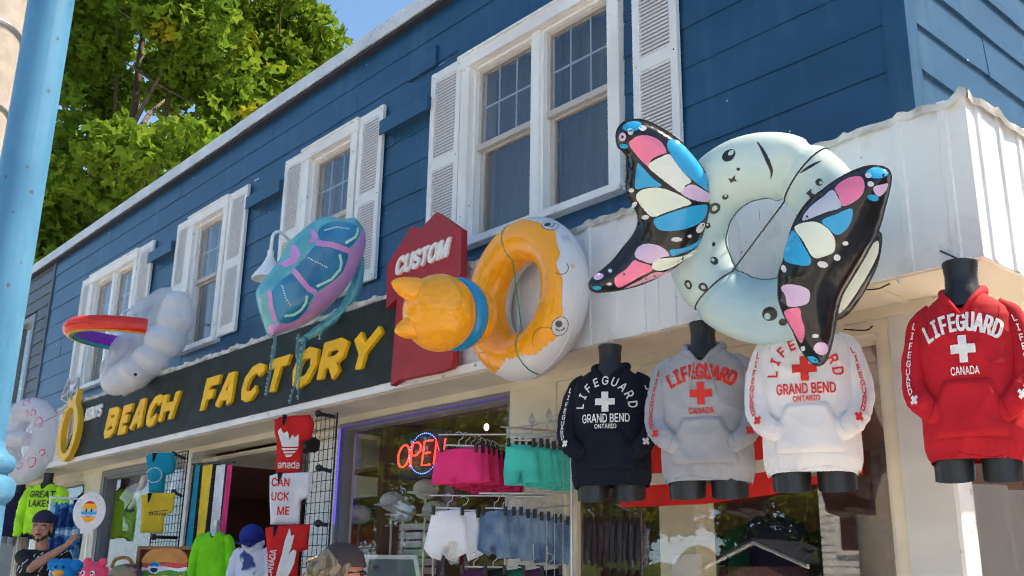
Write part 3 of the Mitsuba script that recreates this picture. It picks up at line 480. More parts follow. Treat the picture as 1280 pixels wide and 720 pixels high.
JELLY_CELLS = [('j', [(-0.008,0.327),(0,0.387),(0.053,0.436),(0.127,0.465),(0.237,0.473),(0.307,0.45),(0.337,0.415),(0.309,0.348),(0.248,0.265),(0.185,0.257),(0.104,0.28),(0.028,0.285)]), ('j', [(-0.031,0.238),(0.02,0.261),(0.106,0.264),(0.187,0.244),(0.244,0.22),(0.244,0.142),(0.22,0.06),(0.157,-0.014),(0.086,-0.073),(0.022,-0.122),(-0.035,-0.098),(-0.101,-0.036),(-0.158,0.027),(-0.146,0.075),(-0.083,0.161)]), ('j', [(-0.323,-0.21),(-0.298,-0.13),(-0.233,-0.045),(-0.163,0.003),(-0.099,-0.051),(-0.033,-0.113),(0.012,-0.146),(-0.009,-0.203),(-0.025,-0.275),(-0.08,-0.351),(-0.151,-0.393),(-0.227,-0.393),(-0.282,-0.343),(-0.309,-0.285)]), ('t', [(-0.171,0.25),(-0.093,0.362),(-0.05,0.388),(-0.059,0.335),(-0.084,0.288),(-0.14,0.246)]), ('t', [(-0.24,0.14),(-0.205,0.214),(-0.183,0.163),(-0.214,0.081),(-0.242,0.085)]), ('t', [(-0.22,0.034),(-0.126,0.136),(-0.081,0.149),(-0.16,0.042),(-0.194,0.007)]), ('t', [(-0.362,-0.352),(-0.367,-0.215),(-0.339,-0.165),(-0.335,-0.257),(-0.292,-0.36),(-0.256,-0.402),(-0.276,-0.459),(-0.309,-0.438)]), ('t', [(-0.036,0.401),(0.018,0.462),(0.093,0.492),(0.203,0.49),(0.126,0.475),(0.052,0.445),(0.003,0.399)]), ('n', [(0.296,0.398),(0.282,0.368),(0.212,0.312),(0.209,0.308),(0.208,0.302),(0.21,0.297),(0.215,0.293),(0.221,0.293),(0.226,0.295),(0.298,0.353),(0.301,0.356),(0.317,0.39),(0.319,0.395),(0.32,0.431),(0.319,0.437),(0.315,0.441),(0.31,0.443),(0.304,0.441),(0.3,0.437),(0.298,0.432)]), ('n', [(0.19,0.134),(0.185,0.084),(0.132,0.002),(0.026,-0.065),(0.022,-0.069),(0.021,-0.074),(0.023,-0.079),(0.027,-0.083),(0.032,-0.085),(0.038,-0.083),(0.146,-0.015),(0.149,-0.011),(0.205,0.074),(0.206,0.079),(0.212,0.135),(0.211,0.14),(0.188,0.2),(0.184,0.204),(0.179,0.206),(0.174,0.206),(0.169,0.202),(0.167,0.197),(0.167,0.192)]), ('n', [(-0.053,-0.22),(-0.079,-0.274),(-0.126,-0.315),(-0.191,-0.33),(-0.195,-0.332),(-0.198,-0.337),(-0.198,-0.343),(-0.196,-0.348),(-0.191,-0.351),(-0.186,-0.351),(-0.119,-0.336),(-0.114,-0.333),(-0.063,-0.289),(-0.061,-0.285),(-0.032,-0.228),(-0.031,-0.223),(-0.031,-0.169),(-0.032,-0.163),(-0.036,-0.159),(-0.041,-0.158),(-0.047,-0.159),(-0.051,-0.163),(-0.052,-0.168)])]
JELLY_SPOTS = [('w', [(0.051,0.382),(0.05,0.379),(0.048,0.376),(0.045,0.375),(0.041,0.375),(0.038,0.377),(0.037,0.38),(0.038,0.383),(0.04,0.386),(0.043,0.387),(0.047,0.387),(0.05,0.385)]), ('w', [(0.066,0.389),(0.065,0.385),(0.063,0.383),(0.06,0.382),(0.056,0.382),(0.053,0.384),(0.052,0.387),(0.052,0.39),(0.055,0.392),(0.058,0.394),(0.062,0.393),(0.064,0.392)]), ('w', [(0.081,0.395),(0.08,0.392),(0.078,0.389),(0.074,0.388),(0.071,0.388),(0.068,0.39),(0.067,0.393),(0.067,0.396),(0.069,0.399),(0.073,0.4),(0.076,0.4),(0.079,0.398)]), ('w', [(0.095,0.402),(0.095,0.399),(0.093,0.396),(0.089,0.395),(0.086,0.395),(0.083,0.397),(0.082,0.4),(0.082,0.403),(0.084,0.406),(0.088,0.407),(0.091,0.407),(0.094,0.405)]), ('w', [(0.11,0.408),(0.11,0.405),(0.107,0.403),(0.104,0.401),(0.1,0.402),(0.098,0.403),(0.096,0.406),(0.097,0.41),(0.099,0.412),(0.102,0.414),(0.106,0.413),(0.109,0.411)]), ('w', [(0.125,0.415),(0.125,0.412),(0.122,0.409),(0.119,0.408),(0.115,0.408),(0.113,0.41),(0.111,0.413),(0.112,0.416),(0.114,0.419),(0.117,0.42),(0.121,0.42),(0.124,0.418)]), ('w', [(0.14,0.422),(0.139,0.418),(0.137,0.416),(0.134,0.414),(0.13,0.415),(0.127,0.417),(0.126,0.42),(0.127,0.423),(0.129,0.425),(0.132,0.427),(0.136,0.426),(0.139,0.424)]), ('w', [(0.159,0.421),(0.158,0.418),(0.156,0.415),(0.153,0.414),(0.149,0.414),(0.146,0.416),(0.145,0.419),(0.146,0.422),(0.148,0.425),(0.151,0.426),(0.155,0.426),(0.158,0.424)]), ('w', [(0.178,0.421),(0.177,0.417),(0.175,0.415),(0.172,0.414),(0.168,0.414),(0.165,0.416),(0.164,0.419),(0.165,0.422),(0.167,0.425),(0.17,0.426),(0.174,0.426),(0.177,0.424)]), ('w', [(0.197,0.42),(0.196,0.417),(0.194,0.414),(0.191,0.413),(0.187,0.413),(0.184,0.415),(0.183,0.418),(0.184,0.422),(0.186,0.424),(0.189,0.425),(0.193,0.425),(0.196,0.423)]), ('w', [(0.216,0.42),(0.215,0.417),(0.213,0.414),(0.21,0.413),(0.206,0.413),(0.203,0.415),(0.202,0.418),(0.203,0.421),(0.205,0.424),(0.208,0.425),(0.212,0.425),(0.215,0.423)]), ('w', [(0.235,0.419),(0.235,0.416),(0.232,0.414),(0.229,0.412),(0.225,0.413),(0.222,0.414),(0.221,0.417),(0.222,0.421),(0.224,0.423),(0.227,0.425),(0.231,0.424),(0.234,0.422)]), ('w', [(-0.058,0.141),(-0.059,0.138),(-0.061,0.135),(-0.064,0.134),(-0.068,0.134),(-0.07,0.136),(-0.072,0.139),(-0.071,0.142),(-0.069,0.145),(-0.066,0.146),(-0.062,0.146),(-0.059,0.144)]), ('w', [(-0.039,0.134),(-0.04,0.131),(-0.042,0.128),(-0.045,0.127),(-0.049,0.127),(-0.052,0.129),(-0.053,0.132),(-0.052,0.135),(-0.05,0.138),(-0.047,0.139),(-0.043,0.139),(-0.041,0.137)]), ('w', [(-0.02,0.127),(-0.021,0.124),(-0.023,0.121),(-0.026,0.12),(-0.03,0.12),(-0.033,0.122),(-0.034,0.125),(-0.033,0.128),(-0.031,0.131),(-0.028,0.132),(-0.024,0.132),(-0.022,0.13)]), ('w', [(-0.001,0.12),(-0.002,0.117),(-0.004,0.114),(-0.007,0.113),(-0.011,0.113),(-0.014,0.115),(-0.015,0.118),(-0.014,0.121),(-0.012,0.124),(-0.009,0.125),(-0.005,0.125),(-0.003,0.123)]), ('w', [(0.018,0.113),(0.017,0.109),(0.015,0.107),(0.012,0.106),(0.008,0.106),(0.005,0.108),(0.004,0.111),(0.005,0.114),(0.007,0.117),(0.01,0.118),(0.014,0.118),(0.016,0.116)]), ('w', [(0.037,0.106),(0.036,0.102),(0.034,0.1),(0.031,0.099),(0.027,0.099),(0.024,0.101),(0.023,0.104),(0.024,0.107),(0.026,0.11),(0.029,0.111),(0.033,0.11),(0.035,0.109)]), ('w', [(0.056,0.099),(0.055,0.095),(0.053,0.093),(0.05,0.092),(0.046,0.092),(0.043,0.094),(0.042,0.097),(0.043,0.1),(0.045,0.103),(0.048,0.104),(0.052,0.103),(0.055,0.102)]), ('w', [(0.075,0.091),(0.074,0.088),(0.072,0.086),(0.069,0.084),(0.065,0.085),(0.062,0.087),(0.061,0.09),(0.062,0.093),(0.064,0.095),(0.067,0.097),(0.071,0.096),(0.074,0.094)]), ('w', [(0.094,0.084),(0.094,0.081),(0.091,0.079),(0.088,0.077),(0.084,0.078),(0.082,0.08),(0.08,0.083),(0.081,0.086),(0.083,0.088),(0.086,0.09),(0.09,0.089),(0.093,0.087)]), ('w', [(-0.234,-0.106),(-0.234,-0.11),(-0.236,-0.112),(-0.239,-0.113),(-0.243,-0.113),(-0.246,-0.111),(-0.247,-0.108),(-0.246,-0.105),(-0.244,-0.102),(-0.241,-0.101),(-0.238,-0.102),(-0.235,-0.103)]), ('w', [(-0.227,-0.124),(-0.227,-0.127),(-0.229,-0.13),(-0.233,-0.131),(-0.236,-0.131),(-0.239,-0.129),(-0.24,-0.126),(-0.24,-0.123),(-0.237,-0.12),(-0.234,-0.119),(-0.231,-0.119),(-0.228,-0.121)]), ('w', [(-0.22,-0.142),(-0.22,-0.145),(-0.223,-0.147),(-0.226,-0.149),(-0.229,-0.148),(-0.232,-0.146),(-0.233,-0.143),(-0.233,-0.14),(-0.231,-0.138),(-0.227,-0.137),(-0.224,-0.137),(-0.221,-0.139)]), ('w', [(-0.213,-0.16),(-0.214,-0.163),(-0.216,-0.165),(-0.219,-0.166),(-0.223,-0.166),(-0.225,-0.164),(-0.227,-0.161),(-0.226,-0.158),(-0.224,-0.155),(-0.221,-0.154),(-0.217,-0.155),(-0.214,-0.157)]), ('w', [(-0.206,-0.177),(-0.207,-0.18),(-0.209,-0.183),(-0.212,-0.184),(-0.216,-0.184),(-0.219,-0.182),(-0.22,-0.179),(-0.219,-0.176),(-0.217,-0.173),(-0.214,-0.172),(-0.21,-0.172),(-0.208,-0.174)]), ('w', [(-0.2,-0.195),(-0.2,-0.198),(-0.202,-0.201),(-0.206,-0.202),(-0.209,-0.201),(-0.212,-0.199),(-0.213,-0.197),(-0.213,-0.193),(-0.21,-0.191),(-0.207,-0.19),(-0.204,-0.19),(-0.201,-0.192)]), ('w', [(-0.185,-0.213),(-0.186,-0.216),(-0.188,-0.219),(-0.191,-0.22),(-0.195,-0.22),(-0.197,-0.218),(-0.199,-0.215),(-0.198,-0.212),(-0.196,-0.209),(-0.193,-0.208),(-0.189,-0.208),(-0.186,-0.21)]), ('w', [(-0.171,-0.232),(-0.171,-0.235),(-0.173,-0.237),(-0.177,-0.239),(-0.18,-0.238),(-0.183,-0.236),(-0.184,-0.233),(-0.184,-0.23),(-0.181,-0.228),(-0.178,-0.226),(-0.175,-0.227),(-0.172,-0.229)]), ('w', [(-0.156,-0.25),(-0.157,-0.253),(-0.159,-0.256),(-0.162,-0.257),(-0.165,-0.257),(-0.168,-0.255),(-0.17,-0.252),(-0.169,-0.249),(-0.167,-0.246),(-0.164,-0.245),(-0.16,-0.245),(-0.157,-0.247)])]
JELLY_PINK = [[(-0.244,-0.521),(-0.279,-0.509),(-0.302,-0.468),(-0.281,-0.423),(-0.226,-0.403),(-0.15,-0.399),(-0.079,-0.359),(-0.018,-0.282),(0.006,-0.202),(0.033,-0.144),(0.102,-0.073),(0.172,-0.006),(0.226,0.064),(0.249,0.158),(0.255,0.23),(0.298,0.307),(0.343,0.392),(0.354,0.457),(0.32,0.512),(0.347,0.485),(0.393,0.415),(0.413,0.323),(0.397,0.193),(0.352,0.048),(0.287,-0.071),(0.194,-0.206),(0.098,-0.311),(-0.015,-0.402),(-0.13,-0.461)], [(0.103,0.247),(0.18,0.231),(0.239,0.217),(0.251,0.217),(0.262,0.223),(0.268,0.234),(0.267,0.246),(0.261,0.256),(0.25,0.262),(0.192,0.276),(0.191,0.276),(0.11,0.293),(0.105,0.294),(-0.004,0.291),(-0.016,0.288),(-0.024,0.279),(-0.027,0.268),(-0.024,0.256),(-0.015,0.248),(-0.004,0.245)], [(-0.115,-0.058),(-0.115,-0.059),(-0.048,-0.121),(-0.041,-0.126),(0.008,-0.143),(0.019,-0.144),(0.029,-0.139),(0.035,-0.13),(0.036,-0.119),(0.031,-0.109),(0.022,-0.102),(-0.023,-0.086),(-0.085,-0.028),(-0.145,0.034),(-0.154,0.039),(-0.165,0.04),(-0.175,0.034),(-0.181,0.025),(-0.181,0.013),(-0.175,0.004)], [(-0.284,0.057),(-0.201,0.126),(-0.196,0.231),(-0.16,0.223),(-0.126,0.163),(-0.158,0.089),(-0.214,0.047)], [(-0.076,0.263),(-0.054,0.32),(-0.068,0.384),(-0.035,0.367),(-0.001,0.32),(-0.032,0.274)], [(-0.325,-0.273),(-0.324,-0.276),(-0.277,-0.386),(-0.272,-0.393),(-0.264,-0.396),(-0.255,-0.395),(-0.249,-0.39),(-0.246,-0.382),(-0.247,-0.373),(-0.293,-0.264),(-0.315,-0.161),(-0.319,-0.153),(-0.326,-0.149),(-0.335,-0.148),(-0.342,-0.152),(-0.347,-0.159),(-0.347,-0.168)]]
JELLY_TENT = [(-8.055,4.22,3.557),(-8.109,4.22,3.183),(-8.137,4.22,3.005),(-7.646,4.22,3.486),(-7.617,4.22,3.112),(-7.704,4.22,2.88),(-7.521,4.22,3.464),(-7.564,4.22,3.209),(-7.558,4.22,2.896),(-7.25,4.22,3.507),(-7.258,4.22,3.369)]
LAMP_PTS = [(-8.546,4.75,4.604),(-8.302,4.5,4.51),(-8.165,4.3,4.532),(-8.109,4.2,4.549),(-8.12,4.15,4.524),(-8.117,4.13,4.455),(-8.121,4.13,4.299)]
LAMP2_PTS = [(-12.667,4.7,4.623),(-12.324,4.5,4.626),(-12.001,4.3,4.566),(-11.901,4.2,4.508),(-11.842,4.15,4.417),(-11.759,4.13,4.251)]
CLOUD_FR = ((-10.954,4.174,3.966), (0.356,0.934,-0.000), (0.200,-0.076,0.977), (0.913,-0.348,-0.214))
CLOUD_LUMPS = [(-0.283,-0.473,0.135),(-0.114,-0.357,0.175),(0.052,-0.193,0.183),(0.177,0.035,0.195),(0.257,0.279,0.175),(0.262,0.47,0.135)]
CLOUD_BACK = [(-0.331,-0.431),(-0.38,-0.306),(-0.327,-0.172),(-0.236,0.023),(-0.167,0.254),(-0.078,0.404),(0.051,0.513),(0.207,0.559)]
CLOUD_SEAT = [(-0.354,-0.377),(-0.324,-0.19),(-0.23,0.042),(-0.152,0.274),(-0.029,0.438),(0.141,0.513),(0.238,0.448),(0.195,0.197),(0.066,-0.079),(-0.118,-0.32)]
RAINBOW_C = (-10.718,3.933,3.959)
CLEAR_FR = ((-14.687,4.100,3.209), (0.960,0.280,-0.000), (0.000,0.000,1.000), (0.280,-0.960,0.000))
CLEAR_MARKS = [(23.9,64.3),(-38.6,55.6),(78.9,61.6),(46,75)]
CLEAR_STRAP = [(-13.935,3.9,3.252),(-13.353,3.9,3.303),(-13.602,4.2,3.49)]
PINK_SHORTS = (((-5.108,4.039,2.106), (0.620,0.784,-0.000), (0.085,-0.067,0.994), (0.780,-0.617,-0.108)), [(-0.144,0.126),(-0.004,0.145),(0.137,0.161),(0.159,-0.063),(0.081,-0.075),(0.003,-0.074),(-0.018,-0.047),(-0.039,-0.082),(-0.175,-0.088)])
TEAL_SHORTS = (((-4.815,4.305,2.127), (0.667,0.745,-0.000), (0.083,-0.075,0.994), (0.741,-0.662,-0.112)), [(-0.09,0.174),(-0.066,0.151),(0.098,0.138),(0.114,0.062),(0.134,-0.099),(0.023,-0.105),(0.009,-0.032),(-0.003,-0.032),(-0.014,-0.111),(-0.098,-0.11),(-0.106,-0.034)])
WHITE_SHORTS = (((-5.095,3.946,1.676), (0.612,0.791,-0.000), (0.034,-0.026,0.999), (0.790,-0.612,-0.043)), [(-0.094,0.157),(-0.072,0.172),(0.103,0.191),(0.122,0.079),(0.137,-0.075),(0.045,-0.121),(0.02,-0.055),(-0.003,-0.053),(-0.03,-0.126),(-0.091,-0.108),(-0.136,-0.055)])
DENIM_SHORTS = (((-4.946,4.209,1.678), (0.648,0.762,-0.000), (0.033,-0.028,0.999), (0.761,-0.647,-0.043)), [(-0.086,0.171),(0.083,0.197),(0.097,0.025),(0.108,-0.101),(0.023,-0.113),(0.006,-0.036),(-0.009,-0.036),(-0.026,-0.099),(-0.104,-0.056),(-0.091,0.052)])
TEE_RED = (((-7.453,4.131,2.559), (0.485,0.875,-0.000), (0.118,-0.065,0.991), (0.867,-0.480,-0.135)), [(-0.155,0.135),(-0.112,0.163),(0.133,0.195),(0.172,0.118),(0.161,-0.001),(0.091,-0.031),(0.092,-0.292),(-0.108,-0.293),(-0.124,-0.014),(-0.146,0.024)])
TEE_WHITE = (((-7.311,4.078,2.089), (0.487,0.873,-0.000), (0.072,-0.040,0.997), (0.870,-0.486,-0.082)), [(-0.176,0.133),(-0.128,0.153),(0.142,0.176),(0.153,0.113),(0.149,-0.013),(0.083,-0.053),(0.084,-0.234),(-0.139,-0.246),(-0.163,-0.024)])
TEE_RED_B = (((-7.149,4.007,1.672), (0.489,0.872,-0.000), (0.029,-0.016,0.999), (0.872,-0.489,-0.033)), [(-0.192,0.136),(-0.109,0.156),(0.151,0.175),(0.147,0.072),(0.141,-0.018),(0.082,-0.037),(0.083,-0.216),(-0.139,-0.22),(-0.159,-0.043)])
TEE_TURQ = (((-9.760,4.001,2.446), (0.379,0.925,-0.000), (0.091,-0.037,0.995), (0.921,-0.377,-0.099)), [(-0.158,0.129),(-0.088,0.164),(0.106,0.175),(0.133,0.067),(0.12,-0.027),(0.047,-0.046),(0.051,-0.215),(-0.089,-0.221),(-0.119,-0.023)])
TEE_YELLOW = (((-9.598,3.952,2.054), (0.381,0.925,-0.000), (0.058,-0.024,0.998), (0.923,-0.380,-0.063)), [(-0.173,0.131),(-0.075,0.158),(0.136,0.167),(0.14,0.061),(0.133,-0.014),(0.064,-0.047),(0.067,-0.21),(-0.141,-0.217),(-0.148,-0.025)])
MAN = [(-9.751,2.966,1.816), (-9.749,2.990,1.643), (-9.811,2.860,1.591), (-9.677,3.161,1.592), (-9.619,2.882,1.499), (-9.482,3.108,1.690), (-9.424,3.150,1.761), (-9.648,2.896,1.790), (-9.640,2.990,1.794), (-9.637,2.936,1.729), (-9.768,2.990,1.024), (-9.708,3.188,1.024), (-9.711,3.234,1.490), (-9.703,3.240,1.331)]
MAN_AX = ((0.292,0.956,-0.000), (0.029,-0.009,1.000), (0.956,-0.292,-0.030))
WOMAN = [(-3.807,2.399,1.434), (-3.856,2.358,1.440), (-3.808,2.400,1.318), (-3.775,2.450,1.448), (-3.828,2.293,1.258), (-3.792,2.502,1.245), (-3.803,2.321,0.916), (-3.802,2.512,0.917)]
WOMAN_AX = ((0.530,0.848,-0.000), (0.009,-0.006,1.000), (0.848,-0.530,-0.010))

# ================================================================ inflatables
VIN = dict(rough=0.24)
glossy('vinyl_black', (0.012, 0.012, 0.014), .15)
for nm, c in dict(pink=(.82, .20, .35), sky=(.03, .36, .66), pale=(.72, .76, .72), cream=(.70, .76, .66), lilac=(.62, .46, .66), mauve=(.62, .34, .44), greylilac=(.52, .54, .62),
                  orange=(.92, .37, .012), white=(.80, .80, .82), collar=(.012, .25, .50), dark=(.02, .02, .025), red=(.72, .03, .012), gold=(.85, .38, .02), green=(.02, .25, .10), violet=(.22, .03, .42),
                  mint=(.45, .80, .68), hotpink=(.80, .05, .20)).items(): glossy('vinyl_'+nm, c, .17)
scene['vinyl_aqua'] = {'type': 'principledthin', 'base_color': var((.72, .82, .77), (.54, .74, .82), 2.6, 1.8, 2, .4, .7), 'roughness': .18, 'spec_trans': 0.0, 'diff_trans': .55, 'eta': 1.5}
mat('vinyl_pinkpurple', var((.52, .26, .60), (.62, .34, .62), 5), .2)
mat('vinyl_deepblue', var((.02, .17, .37), (.04, .27, .46), 7, 4), .16)
mat('vinyl_teal', var((.10, .38, .46), (.15, .48, .52), 8), .16)
scene['vinyl_clear'] = {'type': 'principledthin', 'base_color': rgb((.86, .88, .92)), 'roughness': .2, 'spec_trans': .45, 'diff_trans': .9, 'eta': 1.33}
scene['vinyl_milky'] = {'type': 'principledthin', 'base_color': rgb((.88, .87, .90)), 'roughness': .25, 'spec_trans': .12, 'diff_trans': .9, 'eta': 1.33}
scene['vinyl_blueclear'] = {'type': 'principledthin', 'base_color': rgb((.25, .55, .65)), 'roughness': .15, 'spec_trans': .5, 'diff_trans': .7, 'eta': 1.33}
def tri2d(out, step):
    """(points, triangles) filling a closed outline with a fine grid"""
    pg = out if hasattr(out, 'exterior') else Polygon(out)
    if not pg.is_valid: pg = pg.buffer(0)
    if pg.geom_type != 'Polygon': pg = max(pg.geoms, key=lambda g: g.area)
    rings = []
    for rg in [pg.exterior]+list(pg.interiors):
        n = max(8, int(rg.length/step)); co = np.array([rg.interpolate(t, normalized=True).coords[0] for t in np.arange(n)/n])
        rings.append(np.vstack([co, np.array(rg.coords)[:-1]]))
    bp = np.vstack(rings)
    x0, y0, x1, y1 = pg.bounds
    gx, gy = np.meshgrid(np.arange(x0, x1+step, step), np.arange(y0, y1+step, step*.87)); gx = gx+(np.arange(len(gx)) % 2)[:, None]*step/2
    g = np.stack([gx.ravel(), gy.ravel()], 1)
    inner = pg.buffer(-step*.55)
    g = g[contains_xy(inner, g[:, 0], g[:, 1])] if not inner.is_empty else g[:0]
    p = np.unique(np.round(np.vstack([bp, g]), 5), axis=0)
    d = Delaunay(p); f = d.simplices; c = p[f].mean(1)
    f = f[contains_xy(pg, c[:, 0], c[:, 1])]
    a = p[f]; s = (a[:, 1, 0]-a[:, 0, 0])*(a[:, 2, 1]-a[:, 0, 1])-(a[:, 1, 1]-a[:, 0, 1])*(a[:, 2, 0]-a[:, 0, 0])
    f[s < 0] = f[s < 0][:, ::-1]; f = f[np.abs(s) > 1e-10]
    return p, f, pg
def smooth_out(pts, n=5): return catmull(pts, n, closed=True)
class Puff:
    """an inflated cushion over a smoothed outline: thickness +-T, rounded over the width w from its seam"""
    def __init__(s, out, fr, T, w, step=.022, fold=0.0, seed=0, bend=None, smooth=5, puck=0.0):
        s.puck = puck
        s.fr, s.T, s.w, s.fold, s.seed, s.bend = [np.array(q) for q in fr], T, w, fold, seed, bend
        s.p, s.f, s.pg = tri2d(smooth_out(out, smooth) if smooth else np.array(out), step)
    def dist(s, q):
        import shapely
        return shapely.distance(shapely.points(q), s.pg.exterior)
    def h(s, q):
        import shapely
        d = s.dist(q); t = np.minimum(d/s.w, 1)
        h = s.T*np.sqrt(np.maximum(0, 1-(1-t)**2))
        if s.puck:
            a = shapely.line_locate_point(s.pg.exterior, shapely.points(q)); L = s.pg.exterior.length; k = max(6, round(L/.055))
            ph = a/L*2*np.pi*k+2.5*np.sin(a/L*2*np.pi*5)
            h = h-s.puck*np.exp(-d/.045)*np.minimum(d/.01, 1)*(.5+.5*np.sin(ph))*(.6+.4*np.sin(a/L*2*np.pi*3))
        return h
    def world(s, q, z):
        O, u, v, n = s.fr
        f = s.fold*(meshkit.fbm(np.stack([q[:, 0]*7, q[:, 1]*3, q[:, 0]*0+s.seed], 1), 3, s.seed)-.5)*np.minimum(s.dist(q)/.03, 1) if s.fold else 0
        b = s.bend(q) if s.bend else 0
        return O+q[:, :1]*u+q[:, 1:]*v+np.reshape(z+f+b, (-1, 1))*n
    def mesh(s):
        h = s.h(s.p); n = len(s.p)
        fr, bk = s.world(s.p, h), s.world(s.p, -h)
        edge = s.dist(s.p) < 1e-6
        idx = np.where(edge, np.arange(n), np.arange(n)+n)
        return trimesh.Trimesh(np.vstack([fr, bk]), np.vstack([s.f, idx[s.f][:, ::-1]]), process=False)
    def patch(s, out, off=.0018, step=.016, sm=0):
        p, f, _ = tri2d(out if hasattr(out, 'exterior') else smooth_out(out, sm) if sm else np.array(out), step)
        return trimesh.Trimesh(s.world(p, s.h(p)+off), f, process=False)
    def decal(s, m, o=(0, 0), ang=0, off=.0015):
        """a flat lettering mesh laid on the front"""
        m = trimesh.Trimesh(m.vertices, m.faces); v = np.array(m.vertices); c, q = math.cos(ang), math.sin(ang)
        xy = np.stack([o[0]+v[:, 0]*c-v[:, 1]*q, o[1]+v[:, 0]*q+v[:, 1]*c], 1)
        m.vertices = s.world(xy, s.h(xy)+off+v[:, 2]*.3); return m
class Ring:
    def __init__(s, fr, R, r, squash=1.0, wr=0.0, seed=0):
        s.fr, s.R, s.r, s.sq, s.wr, s.seed = [np.array(q) for q in fr], R, r, squash, wr, seed
    cinch = ()
    def S(s, u, v, off=0.0):
        O, a, b, n = s.fr; r = s.r+off
        if s.wr: r = r-s.wr*(.5+.5*np.sin(u*17+3*np.sin(u*3+s.seed)+2*np.sin(v*2+s.seed)))*(.5+.5*np.sin(u*2.3+s.seed))*np.clip(-np.cos(v), 0, 1)
        for u0 in s.cinch: r = r*(1-.13*np.exp(-((np.angle(np.exp(1j*(u-u0))))/.07)**2)-.012*np.sin(v*26+u*9)*np.exp(-((np.angle(np.exp(1j*(u-u0))))/.2)**2))
        k = s.R+r*np.cos(v)
        return O+(k*np.cos(u))[..., None]*a+(k*np.sin(u))[..., None]*b+(r*s.sq*np.sin(v))[..., None]*n
    def mesh(s, nu=240, nv=64):
        u, v = np.meshgrid(np.linspace(0, 2*np.pi, nu+1), np.linspace(0, 2*np.pi, nv+1), indexing='ij')
        return grid_mesh(s.S(u, v).transpose(1, 0, 2))
    def band(s, us, v0, v1, nv=40, off=.0025):
        """between the tube angles v0(u) and v1(u), in degrees"""
        us = np.radians(us); t = np.linspace(0, 1, nv)
        V = np.radians(v0)[:, None]*(1-t)+np.radians(v1)[:, None]*t
        return grid_mesh(s.S(np.broadcast_to(us[:, None], V.shape), V, off).transpose(1, 0, 2))
    def patch(s, poly, u0, v0, off=.002, step=.008):
        """a flat print, metres about the point (u0, v0) in degrees; +x runs along the tube's seam, +y outwards to the rim"""
        p, f, _ = tri2d(poly, step)
        u, v = np.radians(u0), np.radians(v0)
        return trimesh.Trimesh(s.S(u-p[:, 0]/(s.R+s.r*np.cos(v)), v-p[:, 1]/s.r, off), f, process=False)
def disc(cx, cy, a, b=None, n=20): 
    t = np.linspace(0, 2*np.pi, n+1)[:-1]; return np.stack([cx+a*np.cos(t), cy+(b or a)*np.sin(t)], 1)

scene['vinyl_white'] = {'type': 'principledthin', 'base_color': rgb((.86, .86, .88)), 'roughness': .18, 'spec_trans': 0.0, 'diff_trans': .5, 'eta': 1.5}
# --- butterfly pool ring
F = thing('butterfly_float', 'pale aqua inflatable swim ring with black butterfly wings in pink, blue and white cells', 'inflatable float')
rg = Ring(BRING_FR, .357, .160, 1.0, .007); rg.cinch = (math.radians(53), math.radians(-144))
ring = put('ring', rg.mesh(), 'vinyl_aqua', F, smooth=True)
for kind, u, v, s in BRING_MARKS:
    P = Polygon(disc(0, 0, s, s*.9))
    if kind == 'eye': P = P.difference(Polygon(disc(s*.35, s*.25, s*.42)))
    if kind == 'o': P = P.difference(Polygon(disc(0, 0, s*.5, s*.42)))
    if kind == 'blob': P = Polygon([(-s, s*.8), (-s*.2, s*.3), (s*.9, s), (s*.6, -s*.2), (s, -s), (0, -s*.5), (-s, -s*.7)])
    put('print', rg.patch(P, u, v), 'vinyl_dark', ring)
def ring_stroke(pts, w):
    c = catmull(np.radians(pts), 8); t = np.linspace(0, 1, len(c)); wd = w*np.sin(np.pi*np.clip(t*.9+.05, 0, 1))
    d = np.gradient(c, axis=0); d = np.stack([d[:, 0]*rg.R, d[:, 1]*rg.r], 1); d /= np.linalg.norm(d, axis=1, keepdims=True)
    nn = np.stack([-d[:, 1]/rg.R, d[:, 0]/rg.r], 1)*wd[:, None]
    return grid_mesh(np.stack([rg.S(*(c+nn).T, off=.002), rg.S(*(c-nn).T, off=.002)], 0))
put('print', ring_stroke(BRING_A, .009), 'vinyl_dark', ring); put('print', ring_stroke(BRING_B, .006), 'vinyl_dark', ring)
a, b = np.radians(BRING_STRAP[0]), np.radians(BRING_STRAP[1])
pa, pb = rg.S(np.array(a[0]), np.array(2.6), .004), rg.S(np.array(b[0]), np.array(2.9), .004)
n_ = np.array(BRING_FR[3])
lo = [rg.S(np.array(a[0]), np.array(t), .004) for t in np.linspace(-.6, 2.6, 12)]; hi = [rg.S(np.array(b[0]), np.array(t), .004) for t in np.linspace(2.9, -.6, 12)]
put('strap', tube(np.array(lo+hi), .004, 6), 'vinyl_dark', F)
th = np.linspace(0, 2*np.pi, 80)
put('seam', tube(np.array([rg.S(t, np.array(np.pi)*1.0, .002) for t in th]), .0025, 5, closed=False), 'vinyl_dark', ring)
CELL = dict(b='vinyl_sky', p='vinyl_pink', w='vinyl_pale', c='vinyl_cream', l='vinyl_lilac', m='vinyl_mauve', g='vinyl_greylilac', j='vinyl_deepblue', t='vinyl_teal', n='vinyl_mint')
